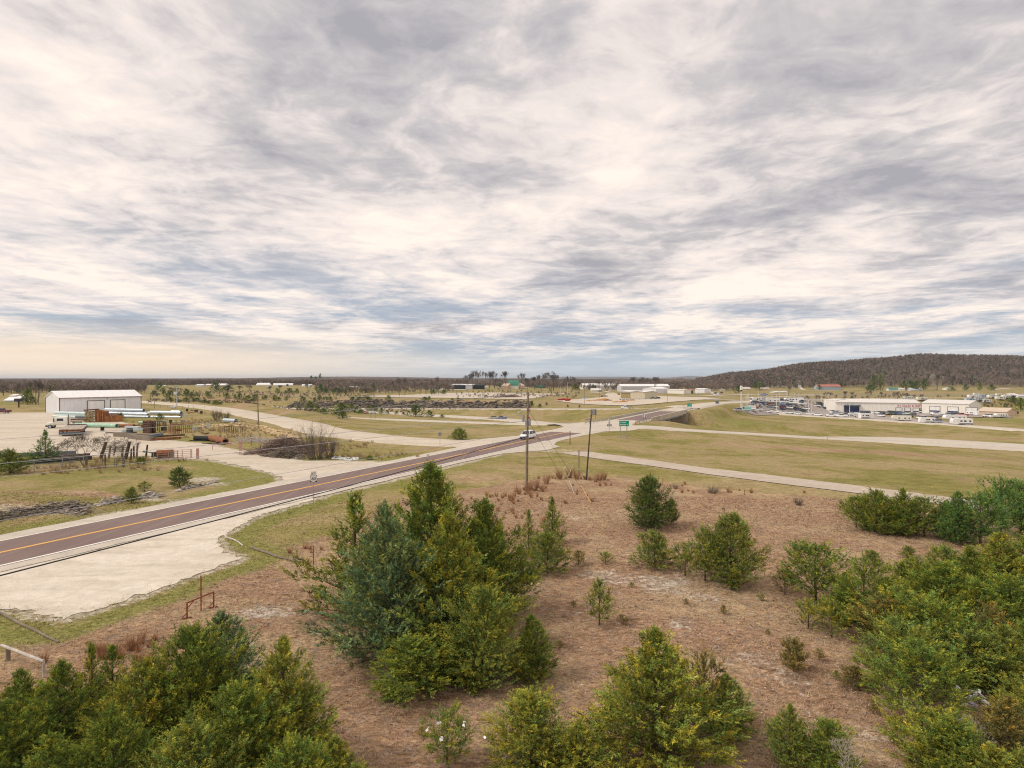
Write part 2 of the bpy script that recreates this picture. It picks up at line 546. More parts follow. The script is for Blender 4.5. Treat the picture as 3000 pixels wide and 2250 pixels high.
FIELD = [(690, 1655), (800, 1640), (930, 1590), (1040, 1520), (1250, 1440), (1420, 1425), (1520, 1408), (1640, 1396), (1800, 1403), (2000, 1418), (2250, 1445), (2480, 1465), (2650, 1490), (2850, 1520), (3100, 1560), (3500, 1700), (3500, 2600), (-600, 2600), (-300, 2100), (100, 1880), (400, 1770), (560, 1700)]

polys = {k: (poly_world(v) if k != 'conc' else np.array([W(a, b, 0)[:2] for a, b in v])) for k, v in dict(apron=APRON, yard=YARD, conc=CONC, lot_l=LOT_L, lot_h=LOT_H, dealer=DEALER, field=FIELD).items()}


def axis(lo, hi, dense_lo, dense_hi, step, grow):
    a = list(np.arange(dense_lo, dense_hi, step))
    s_, v = step, dense_hi
    while v < hi:
        a.append(v)
        s_ *= grow
        v += s_
    a.append(hi)
    s_, v, b = step, dense_lo, []
    while v > lo:
        s_ *= grow
        v -= s_
        b.append(v)
    return np.array(sorted(b + a))


# draped surfaces ---------------------------------------------------
def jag(poly, amp, step, seed=0):
    r = np.random.default_rng(seed)
    pts = []
    n_ = len(poly)
    ph = r.uniform(0, 9, 4)
    run = 0.0
    for i in range(n_):
        a, b = np.array(poly[i][:2]), np.array(poly[(i + 1) % n_][:2])
        L = np.linalg.norm(b - a)
        k = max(1, int(L / step))
        nrm = np.array([b[1] - a[1], a[0] - b[0]]) / (L + 1e-9)
        for j in range(k):
            s_ = run + L * j / k
            o = amp * (0.35 * math.sin(s_ * 0.5 + ph[0]) + 0.3 * math.sin(s_ * 1.7 + ph[1]) + 0.25 * math.sin(s_ * 4.1 + ph[2]) + 0.55 * r.normal())
            pts.append(a + (b - a) * j / k + nrm * o)
        run += L
    return np.array(pts)


def drape(name, poly, step, off, mat, amp=0.15, seed=0, kind='structure', bstep=None):
    B = jag(poly, amp, bstep or step, seed)
    x0, y0 = B.min(0)
    x1, y1 = B.max(0)
    gx, gy = np.meshgrid(np.arange(x0, x1, step), np.arange(y0, y1, step))
    sd = poly_sdf(B, gx, gy)
    m = sd < -0.4 * step
    inner = np.stack([gx[m], gy[m]], 1)
    vs = [Vector((float(a), float(b))) for a, b in B] + [Vector((float(a), float(b))) for a, b in inner]
    r = delaunay_2d_cdt(vs, [], [list(range(len(B)))], 1, 1e-5)
    V2 = np.array([(v.x, v.y) for v in r[0]])
    z = ground_z(V2[:, 0], V2[:, 1]) + off
    F = [f for f in r[2] if len(f) == 3]
    me = np_mesh(name, np.column_stack([V2, z]), np.array(F), mat, smooth=True)
    o = mobj(name, me)
    if kind: o['kind'] = kind
    return o


def strip(name, line, wl, wr, off, mat, nx=4, amp=0.0, seed=0, kind='structure', own_z=False, parent=None, smin=None, smax=None, skirt=0.0):
    """a road-like sheet along a line, wl to its left and wr to its right"""
    L_ = np.array(line)
    if smin is not None or smax is not None:
        seg = np.r_[0, np.cumsum(np.hypot(*np.diff(L_[:, :2], axis=0).T))]
        ss = np.linspace(smin or 0, min(smax or seg[-1], seg[-1]), max(2, int(((smax or seg[-1]) - (smin or 0)) / 2.5)))
        L_ = np.stack([np.interp(ss, seg, L_[:, i]) for i in range(3)], 1)
    t = np.gradient(L_[:, :2], axis=0)
    t /= np.linalg.norm(t, axis=1)[:, None] + 1e-9
    nrm = np.stack([-t[:, 1], t[:, 0]], 1)
    r = np.random.default_rng(seed)
    n_ = len(L_)
    ws = np.linspace(wl, -wr, nx + 1)
    offs = np.repeat(ws[None], n_, 0)
    if amp:
        k = np.arange(n_)
        for c in (0, -1):
            offs[:, c] += amp * (r.normal(size=n_) * 0.6 + 0.6 * np.sin(k * 0.55 + 3 * c))
    if skirt:
        offs = np.concatenate([offs[:, :1] + skirt, offs, offs[:, -1:] - skirt], 1)
        nx += 2
    X = L_[:, None, 0] + nrm[:, None, 0] * offs
    Y = L_[:, None, 1] + nrm[:, None, 1] * offs
    Z = np.repeat(L_[:, 2][:, None], nx + 1, 1) if own_z else ground_z(X, Y)
    if skirt:
        Z = Z.copy()
        Z[:, 0] -= off + .45
        Z[:, -1] -= off + .45
    V = np.stack([X, Y, Z + off], -1).reshape(-1, 3)
    i, j = np.meshgrid(np.arange(n_ - 1), np.arange(nx), indexing='ij')
    a = (i * (nx + 1) + j).ravel()
    F = np.stack([a, a + nx + 1, a + nx + 2, a + 1], 1)
    me = np_mesh(name, V, F[:, ::-1], mat, smooth=True)
    me.flip_normals() if me.polygons[0].normal.z < 0 else None
    o = mobj(name, me, parent)
    if kind: o['kind'] = kind
    return o

# ------------------------------------------------------------------ the ground sheet
gxs = axis(-16000, 16000, -46, 50, 0.8, 1.022)
gys = axis(-60, 15500, 14, 150, 0.8, 1.018)
GX, GY = np.meshgrid(gxs, gys)
GZ = ground_z(GX, GY)
# the ground is lowered a little under made surfaces
drop = np.zeros_like(GZ)
sd = {k: poly_sdf(v, GX, GY) for k, v in polys.items()}
for k in ('apron', 'yard', 'conc', 'lot_l', 'lot_h', 'dealer'):
    drop = np.maximum(drop, np.where(sd[k] < -1.2, 0.12, 0))
rd, _ = near_line(road_c, GX, GY)
drop = np.where(rd < 3.2, 0.15, drop)
for ln, w_ in ((hwy, 6.2), (ramp_a, 4.4), (ramp_b, 4.3), (ramp_c, 4.2), (lane_d, 3.2), (side_e, 5.6)):
    dd, _ = near_line(ln, GX, GY)
    drop = np.maximum(drop, np.where((dd < w_ + .6), .35, 0) * sstep(GY, 90, 200))
GZ = GZ - drop
GDIST = np.hypot(GX, GY)

# what grows where: r = dead brown field, g = lush green, b = bare stone
def fbm(x, y, s, seed=0):
    r = np.random.default_rng(seed)
    v = np.zeros_like(x)
    a = 1.0
    for o in range(4):
        for _ in range(3):
            th = r.uniform(0, 6.28)
            v += a * np.sin((x * math.cos(th) + y * math.sin(th)) * 6.28 / s + r.uniform(0, 6.28)) / 3
        s /= 2.1
        a *= 0.6
    return v


n1 = fbm(GX, GY, 60, 1)
n2 = fbm(GX, GY, 14, 2)
fieldw = 1 - sstep(sd['field'] + n2 * 1.2, -2.0, 2.0)
green = np.zeros_like(GZ)
green += 0.8 * np.exp(-((sd['apron'] - 2.0 + n2 * .5) / 1.3) ** 2) * (GY < 75)
green += 0.55 * np.exp(-((rd - 7) / 3.0) ** 2) * (GY < 100)
sy = sd['yard']
green += 0.9 * np.exp(-((sy - 1.0) / 4) ** 2) * (GX > -60) * (GY < 100)
stone = np.zeros_like(GZ)
stone += 1.0 * (1 - sstep(sd['apron'] + n2 * .25, .1, 1.5)) + .9 * (1 - sstep(sd['yard'] + n2 * .4, .1, 2.0)) * (GX > -90)
stone += .8 * (1 - sstep(rd + n2 * .3, 5.8, 7.6)) * (GY < 200)
se_, _ = near_line(side_e, GX, GY)
stone += .7 * (1 - sstep(se_ + n2 * .4, 5.6, 7.5)) * (GY > 120)
ff_, _ = near_line(front_f, GX, GY)
stone += .6 * (1 - sstep(ff_ + n2 * .2, 2.5, 3.9)) * (GY > 30)


def spot(px, py, rx, ry, amt):
    c = G(px, py)
    return amt * np.exp(-((GX - c[0]) / rx) ** 2 - ((GY - c[1]) / ry) ** 2)


# the big right-hand verge: straw on the slopes, a rusty belt, green at the toe
for (px, py, rx, ry, a) in ((1750, 1300, 8, 8, .4), (2350, 1350, 14, 7, .35), (2900, 1400, 12, 5, .5), (1850, 1262, 14, 10, .3), (2250, 1240, 22, 10, .45), (2150, 1235, 14, 12, .5),
                            (1950, 1345, 8, 4, .35), (900, 1360, 10, 5, .5), (2960, 1230, 30, 12, 1.1), (2700, 1224, 16, 3, .8), (2850, 1212, 30, 12, .9), (640, 1225, 10, 10, .6), (470, 1255, 12, 8, .9),
                            (560, 1290, 12, 4, .9), (500, 1385, 14, 3.0, .7), (250, 1400, 14, 2.6, .6), (700, 1400, 5, 5, .8), (60, 1180, 40, 25, .7), (1500, 1250, 14, 8, .3), (1450, 1205, 20, 20, .25), (2150, 1190, 20, 20, .3), (2250, 1158, 60, 20, .5)):
    green += spot(px, py, rx, ry, a)
for (px, py, rx, ry, a) in ((2200, 1306, 14, 5, .75), (2400, 1318, 16, 6, .8), (2650, 1330, 16, 6, .8), (2900, 1345, 16, 5, .6), (2100, 1330, 10, 3, .4), (1800, 1300, 6, 4, .45), (2250, 1222, 20, 5, .6), (2700, 1262, 22, 3, .5), (1500, 1345, 9, 5, .35), (1200, 1400, 5, 4, .5), (2560, 1390, 10, 3, .2), (250, 1445, 14, 2.0, .7), (480, 1405, 9, 1.8, .8), (100, 1480, 14, 2.0, .6), (620, 1430, 5, 2, .6), (900, 1320, 11, 9, .6), (1000, 1345, 7, 3, .5), (760, 1290, 10, 8, .4),
                            (820, 1205, 18, 30, .55), (700, 1190, 18, 25, .6), (950, 1225, 14, 16, .45), (620, 1225, 12, 5, .4), (1400, 1400, 8, 4, .6), (1000, 1430, 4, 3, .5), (2400, 1240, 20, 6, .5), (2050, 1245, 10, 5, .2), (60, 1200, 30, 8, .5),
                            (1300, 1177, 80, 22, .85), (1000, 1170, 70, 22, .7), (700, 1165, 60, 20, .7), (800, 1155, 80, 40, .7), (1600, 1180, 30, 20, .6), (1650, 1165, 30, 25, .5), (2700, 1150, 90, 15, .9), (3000, 1152, 90, 15, .8), (2450, 1150, 70, 10, .5)):
    fieldw = np.maximum(fieldw, spot(px, py, rx, ry, a))
for (px, py, rx, ry, a) in ((1920, 1705, 3.5, 2.0, .8), (2060, 1760, 2.5, 1.5, .6), (2200, 1930, 1.6, 1.0, .7), (1990, 1830, 1.5, 1.3, .7), (1720, 1680, 2, 2, .6), (1690, 1520, 3, 3, .5), (1560, 1425, 2.0, 2.0, .8), (760, 1790, 1.6, 1.2, .8), (870, 1800, 2.5, 1.2, .5), (2320, 1990, 1.2, .8, .8), (2540, 2160, 1.5, 1, .7),
                            (120, 1495, 9, 2, .9), (420, 1462, 6, 1.5, .8), (600, 1405, 3, 2.5, .9), (640, 1420, 3, 2, .7), (700, 1260, 12, 5, .5), (930, 1275, 5, 6, .8), (1060, 1340, 4, 2, .6), (1700, 1790, 2, 1.2, .5), (2630, 1850, 3, 1.5, .5), (2480, 1800, 3, 1.5, .4), (1900, 2060, 1.5, 1, .3)):
    stone += spot(px, py, rx, ry, a)
farwood = sstep(GY, 1150, 1300)
px_ = 1500 + FPX * GX / np.maximum(GY, 1)
wood = np.maximum(farwood, (px_ > 2040) * sstep(GY, 960, 1060) * (GY > 0))
attr = np.stack([np.clip(fieldw, 0, 1), np.clip(green, 0, 1), np.clip(stone, 0, 1)], -1).reshape(-1, 3)
wood4 = np.clip(wood, 0, 1).reshape(-1)

# ground material
mg, n, b = newmat('meadow_ground')
geo = n.n('ShaderNodeNewGeometry').outputs['Position']
za = n.n('ShaderNodeAttribute', attribute_name='zones').outputs['Color']
wa = n.n('ShaderNodeAttribute', attribute_name='wood').outputs['Fac']
sp = n.n('ShaderNodeSeparateXYZ')
n.t.links.new(za, sp.inputs[0])
zr, zg, zb = sp.outputs
nA = n.noise(geo, 0.045, 4, 0.55)
nB = n.noise(geo, 0.35, 5, 0.6)
nC = n.noise(n.mapping(geo, scale=(1, 1.7, 1)), 1.9, 5, 0.65, 0.6)
nD = n.noise(geo, 9.0, 4, 0.7)
nE = n.noise(n.mapping(geo, scale=(1, 1, 1), loc=(40, 11, 0)), 0.14, 4, 0.6)
jit = n.math('MULTIPLY', n.math('SUBTRACT', n.math('ADD', nB, nC), 1.0), 0.9)


def soft(v, c=0.5, wd=0.22):
    return n.maprange(n.math('ADD', v, jit), c - wd, c + wd, 0, 1, smooth=True)


straw = n.mix(n.maprange(nC, .3, .7), (0.288, 0.222, 0.108), (0.405, 0.318, 0.165))
olive = n.mix(n.maprange(nB, .35, .65), (0.190, 0.172, 0.050), (0.275, 0.240, 0.080))
grass = n.mix(n.maprange(n.math('ADD', nA, n.math('MULTIPLY', n.math('SUBTRACT', nE, .5), .9)), .38, .57, 0, 1), olive, straw)
grass = n.mix(n.maprange(nE, .56, .70, 0, .55), grass, (0.235, 0.160, 0.085))
lush = n.mix(n.maprange(nC, .3, .7), (0.165, 0.170, 0.045), (0.285, 0.265, 0.090))
dead = n.mix(n.maprange(nC, .32, .66), (0.215, 0.130, 0.074), (0.435, 0.285, 0.175))
dead = n.mix(n.maprange(nE, .46, .59, 0, .60), dead, (0.46, 0.350, 0.205))
dead = n.mix(n.maprange(n.noise(geo, 0.9, 5, .6), .54, .68, 0, .45), dead, (0.33, 0.180, 0.110))
dead = n.mix(n.maprange(n.noise(n.mapping(geo, loc=(9, 4, 2)), 1.4, 5, .65), .52, .66, 0, .65), dead, (0.25, 0.200, 0.165))
dead = n.mix(n.maprange(n.noise(n.mapping(geo, loc=(3, 4, 2)), 3.4, 3, .7), .60, .74, 0, .75), dead, (0.60, 0.52, 0.42))
pale = n.mix(n.maprange(nC, .38, .6), (0.30, 0.24, 0.17), (0.66, 0.60, 0.52))
c = n.mix(soft(zr), grass, dead)
c = n.mix(n.math('MULTIPLY', soft(zg, .45), .9), c, lush)
c = n.mix(n.math('MULTIPLY', soft(zb, .62, .16), .75), c, pale)
leafl = n.mix(n.maprange(nB, .3, .7), (0.115, 0.088, 0.066), (0.175, 0.135, 0.098))
c = n.mix(wa, c, leafl)
# stalk-to-stalk speckle
c = n.vmath('MULTIPLY', c, n.maprange(nD, .25, .75, .64, 1.34))
sm = n.noise(n.mapping(geo, rot=(0, 0, .5), scale=(1, 2.4, 1)), 3.6, 3, .6)
c = n.vmath('MULTIPLY', c, n.maprange(sm, .3, .7, .66, 1.32))
c = n.vmath('MULTIPLY', c, n.maprange(n.noise(n.mapping(geo, loc=(7, 1, 0), scale=(1, 1.5, 1)), .8, 6, .7, 1.0), .3, .7, .74, 1.24))
n.set(b.inputs['Base Color'], c)
b.inputs['Roughness'].default_value = 0.95
b.inputs['Specular IOR Level'].default_value = 0.05
bp = n.n('ShaderNodeBump')
bp.inputs['Strength'].default_value = 0.6
bp.inputs['Distance'].default_value = 0.14
n.set(bp.inputs['Height'], n.math('ADD', n.math('MULTIPLY', nC, .8), n.math('MULTIPLY', sm, .5)))
bp2 = n.n('ShaderNodeBump')
bp2.inputs['Strength'].default_value = 0.8
bp2.inputs['Distance'].default_value = 0.06
n.set(bp2.inputs['Height'], nD)
n.t.links.new(bp.outputs[0], bp2.inputs['Normal'])
n.t.links.new(bp2.outputs[0], b.inputs['Normal'])

ny, nx_ = GX.shape
ii, jj = np.meshgrid(np.arange(ny - 1), np.arange(nx_ - 1), indexing='ij')
a = (ii * nx_ + jj).ravel()
F = np.stack([a, a + 1, a + nx_ + 1, a + nx_], 1)
# the ground stops at the bridge mouth so that the road below shows its own bed
me = np_mesh('ground', np.stack([GX, GY, GZ], -1).reshape(-1, 3), F, mg, smooth=True, attr={'zones': attr, 'wood': wood4})
ground = mobj('ground', me)
ground['kind'] = 'structure'


# ------------------------------------------------------------------ made surfaces
def gravel_mat(name, a_, b_, c_, scale=0.35, big=0.08):
    m, n, b = newmat(name)
    geo = n.n('ShaderNodeNewGeometry').outputs['Position']
    n1_ = n.noise(geo, big * 2.5, 6, .68)
    n2_ = n.noise(n.mapping(geo, rot=(0, 0, -.45), scale=(.35, 2.0, 1)), scale, 5, .62, .4)
    n3_ = n.noise(geo, 12, 4, .75)
    c = n.mix(n.maprange(n1_, .35, .65), a_, b_)
    c = n.mix(n.maprange(n2_, .46, .70, 0, .85), c, c_)
    c = n.vmath('MULTIPLY', c, n.maprange(n.noise(geo, 1.1, 6, .72, 1.0), .3, .7, .86, 1.12))
    c = n.vmath('MULTIPLY', c, n.maprange(n3_, .25, .75, .82, 1.14))
    n.set(b.inputs['Base Color'], c)
    b.inputs['Roughness'].default_value = .95
    b.inputs['Specular IOR Level'].default_value = .05
    bp = n.n('ShaderNodeBump')
    bp.inputs['Strength'].default_value = .6
    bp.inputs['Distance'].default_value = .03
    n.set(bp.inputs['Height'], n3_)
    n.t.links.new(bp.outputs[0], b.inputs['Normal'])
    return m


m_gravel = gravel_mat('limestone_gravel', (0.70, 0.635, 0.545), (0.62, 0.55, 0.455), (0.52, 0.455, 0.365))
m_gravel2 = gravel_mat('yard_gravel', (0.62, 0.55, 0.46), (0.56, 0.485, 0.395), (0.46, 0.39, 0.30), scale=.12)
m_conc = gravel_mat('old_concrete', (0.56, 0.505, 0.43), (0.50, 0.45, 0.385), (0.62, 0.555, 0.465), scale=.25)
m_lane = gravel_mat('frontage_chip', (0.49, 0.42, 0.35), (0.45, 0.38, 0.315), (0.58, 0.51, 0.42), scale=.8)
m_deal = gravel_mat('worn_lot_asphalt', (0.36, 0.32, 0.30), (0.40, 0.355, 0.33), (0.31, 0.275, 0.26), scale=.3)

# red-brown chip-seal asphalt with wheel tracks and cracks
m_road, n, b = newmat('red_chipseal_asphalt')
geo = n.n('ShaderNodeNewGeometry').outputs['Position']
c = n.mix(n.maprange(n.noise(geo, .12, 4, .6), .35, .65), (0.185, 0.132, 0.120), (0.228, 0.166, 0.150))
along = n.mapping(geo, rot=(0, 0, R(64.5) - R(90)), scale=(2.2, .03, 1))
c = n.mix(n.maprange(n.noise(along, 1.0, 3, .5), .5, .7, 0, .5), c, (0.27, 0.215, 0.195))
c = n.mix(n.maprange(n.noise(along, 2.3, 3, .5), .56, .7, 0, .5), c, (0.130, 0.095, 0.092))
c = n.vmath('MULTIPLY', c, n.maprange(n.noise(geo, 18, 3, .7), .25, .75, .84, 1.16))
n.set(b.inputs['Base Color'], c)
b.inputs['Roughness'].default_value = .85
b.inputs['Specular IOR Level'].default_value = .15


def paint(name, col, wear=.5):
    m, n, b = newmat(name)
    geo = n.n('ShaderNodeNewGeometry').outputs['Position']
    c = n.mix(n.maprange(n.noise(geo, 2.2, 5, .7), .54, .74, 0, wear * .75), col, (0.30, 0.24, 0.20))
    n.set(b.inputs['Base Color'], c)
    b.inputs['Roughness'].default_value = .7
    return m


m_yel = paint('worn_yellow_paint', (0.74, 0.40, 0.085), .55)
m_wht = paint('worn_white_paint', (0.80, 0.76, 0.70), .25)

drape('gravel_apron', polys['apron'], 1.6, 0.030, m_gravel, amp=.22, seed=1, bstep=.35)
drape('gravel_yard', polys['yard'], 3.0, 0.045, m_gravel2, amp=.4, seed=2, bstep=.8)
drape('concrete_junction', polys['conc'], 2.5, 0.055, m_conc, amp=.12, seed=3, bstep=1.5)
drape('gravel_clearing', polys['lot_l'], 8, 0.35, m_gravel2, amp=2.0, seed=4, bstep=4)
drape('gravel_lot', polys['lot_h'], 7, 0.30, m_gravel2, amp=.8, seed=5, bstep=4)
drape('sales_lot', polys['dealer'], 5, 0.22, m_deal, amp=.2, seed=6, bstep=4)

def arc(line, x, y):
    seg = np.r_[0, np.cumsum(np.hypot(*np.diff(line[:, :2], axis=0).T))]
    k = int(np.argmin(np.hypot(line[:, 0] - x, line[:, 1] - y)))
    return seg[k]


S_A = arc(road_c, 12, 145)      # end of asphalt
S_B0, S_B1 = arc(road_c, *(BR0 - _bd * 6)), arc(road_c, *(BR1 + _bd * 2))
# concrete base of the road with its shoulders, asphalt laid on top, paint on that
strip('road_shoulder', road_c, 6.1, 5.3, 0.066, m_conc, nx=6, amp=.16, seed=8, smin=0, smax=S_A + 30)
road = strip('road', road_c, 3.95, 3.95, 0.082, m_road, nx=4, own_z=True, smin=0, smax=S_A)
far_road = strip('road', road_c, 6.0, 6.0, 0.07, m_conc, nx=4, own_z=True, smin=S_B1 - .5)
strip('centre_line', road_c, .17, .17, 0.092, m_yel, nx=1, own_z=True, kind=None, parent=road, smin=0, smax=S_A + .5)
strip('edge_line', road_c, 3.92, -3.74, 0.092, m_wht, nx=1, own_z=True, kind=None, parent=road, smin=0, smax=S_A - 14)
strip('edge_line', road_c, -3.68, 3.96, 0.096, m_wht, nx=1, own_z=True, kind=None, parent=road, smin=0, smax=S_A - 20)
strip('highway', hwy, 6.2, 6.2, 0.16, m_conc, nx=4, skirt=.6)
strip('ramp', ramp_a, 4.6, 4.6, 0.10, m_conc, nx=3, amp=.06, skirt=.6)
strip('ramp', ramp_b, 4.5, 4.5, 0.10, m_conc, nx=3, amp=.06, skirt=.6)
strip('ramp', ramp_c, 4.2, 4.2, 0.16, m_conc, nx=3, amp=.06, skirt=.8)
strip('frontage_lane', lane_d, 3.4, 3.4, 0.24, m_conc, nx=3, amp=.06, skirt=.9)
strip('side_road', side_e, 5.6, 5.6, 0.08, m_gravel2, nx=4, amp=.35, seed=5, skirt=.7)
strip('frontage_road', front_f, 2.6, 2.6, 0.075, m_lane, nx=6, amp=.22, seed=9, smin=8)
# far roads seen edge-on
for pts_, wd in (([(1955, 1166), (2000, 1167), (2060, 1170.5), (2120, 1173), (2165, 1173.5)], 3.5),
                 ([(1990, 1160), (2060, 1160.5), (2200, 1156.5), (2300, 1157), (2500, 1155.5), (2700, 1156), (2900, 1155.5), (3050, 1155)], 5),
                 ([(2180, 1166.5), (2330, 1161.5), (2450, 1159), (2700, 1158.5)], 4),
                 ([(2100, 1158), (2084, 1150), (2065, 1146), (2090, 1143.5), (2140, 1144)], 3),
                 ([(2335, 1124), (2341, 1132), (2350, 1140), (2370, 1144.5), (2480, 1145.5)], 3),
                 ([(2260, 1133), (2300, 1134), (2330, 1135)], 2.5), ([(1725, 1153), (1770, 1149), (1790, 1145)], 3), ([(1040, 1158.5), (1120, 1158)], 5),
                 ([(1255, 1143), (1300, 1142.5), (1365, 1142)], 9), ([(2910, 1142), (2940, 1139), (2960, 1138)], 3)):
    ln = smooth_line([tuple(G(*q)) for q in pts_], 9.0)
    strip('far_road', ln, wd, wd, 0.3, m_conc, nx=2, amp=.3)

# ------------------------------------------------------------------ plants
def norm(v):
    return v / (np.linalg.norm(v, axis=-1, keepdims=True) + 1e-9)


def spray_template(k=9, wid=0.13):
    """a flat-ish feather of narrow scale-leaf tips, along +Z, unit length"""
    V, F = [], []
    r = np.random.default_rng(3)

    def leaf(base, d, L, wd):
        d = np.array(d, float) / np.linalg.norm(d)
        s_ = np.cross(d, r.normal(size=3))
        s_ /= np.linalg.norm(s_)
        i = len(V)
        V.extend([base - s_ * wd * .5, base + s_ * wd * .5, base + d * L])
        F.append([i, i + 1, i + 2])
    leaf(np.array([0, 0, .35]), (0, 0, 1), .65, wid * 1.2)
    for j in range(k - 1):
        t = .02 + .75 * j / (k - 1)
        az = j * 2.4
        leaf(np.array([0, 0, t]), (math.cos(az) * .75, math.sin(az) * .75, .8), .42 * (1.15 - t), wid)
    return np.array(V), np.array(F)


def place(tv, tf, pos, dirs, size, tint, spin=None):
    """copies of a small template: returns merged V, F, tint"""
    n_ = len(pos)
    d = norm(dirs)
    a_ = np.cross(d, rng.normal(size=(n_, 3)))
    a_ = norm(a_)
    b_ = np.cross(d, a_)
    V = (pos[:, None] + size[:, None, None] * (tv[None, :, 0:1] * a_[:, None] + tv[None, :, 1:2] * b_[:, None] + tv[None, :, 2:3] * d[:, None]))
    F = tf[None] + (np.arange(n_) * len(tv))[:, None, None]
    T = np.repeat(tint[:, None], len(tv), 1)
    return V.reshape(-1, 3), F.reshape(-1, 3), T.reshape(-1, T.shape[-1])


def tubes(segs, sides=4):
    """segs: list of (p0, r0, p1, r1)"""
    p0 = np.array([s_[0] for s_ in segs], float)
    r0 = np.array([s_[1] for s_ in segs], float)
    p1 = np.array([s_[2] for s_ in segs], float)
    r1 = np.array([s_[3] for s_ in segs], float)
    d = norm(p1 - p0)
    ref = np.where(np.abs(d[:, 2:3]) < .9, np.array([[0, 0, 1.0]]), np.array([[1.0, 0, 0]]))
    a_ = norm(np.cross(d, ref))
    b_ = np.cross(d, a_)
    th = np.arange(sides) * 2 * math.pi / sides
    ring = np.cos(th)[None, :, None] * a_[:, None] + np.sin(th)[None, :, None] * b_[:, None]
    V = np.concatenate([p0[:, None] + ring * r0[:, None, None], p1[:, None] + ring * r1[:, None, None]], 1)
    k = np.arange(sides)
    f = np.stack([k, (k + 1) % sides, (k + 1) % sides + sides, k + sides], 1)
    F = f[None] + (np.arange(len(segs)) * 2 * sides)[:, None, None]
    return V.reshape(-1, 3), F.reshape(-1, 4)


m_bark = simple('cedar_bark', (0.115, 0.080, 0.060), .9, var=.3, scale=6)
m_bark_grey = simple('grey_bark', (0.17, 0.145, 0.125), .9, var=.3, scale=3)
m_twig = simple('bare_twigs', (0.16, 0.130, 0.108), .9, var=.25, scale=2)
m_bleached = simple('bleached_wood', (0.50, 0.45, 0.40), .9, var=.3, scale=3)
CEDAR = {'green': tinted('cedar_green', (0.205, 0.262, 0.046)), 'yellow': tinted('cedar_yellow', (0.275, 0.300, 0.052)),
         'blue': tinted('cedar_blue', (0.215, 0.290, 0.118)), 'dark': tinted('cedar_dark', (0.130, 0.190, 0.048)),
         'bronze': tinted('cedar_bronze', (0.240, 0.205, 0.060)), 'olive': tinted('cedar_olive', (0.235, 0.280, 0.058)), 'bright': tinted('pine_bright', (0.150, 0.255, 0.065))}
SPR_V, SPR_F = spray_template(9, .13)
SPR2_V, SPR2_F = spray_template(5, .26)


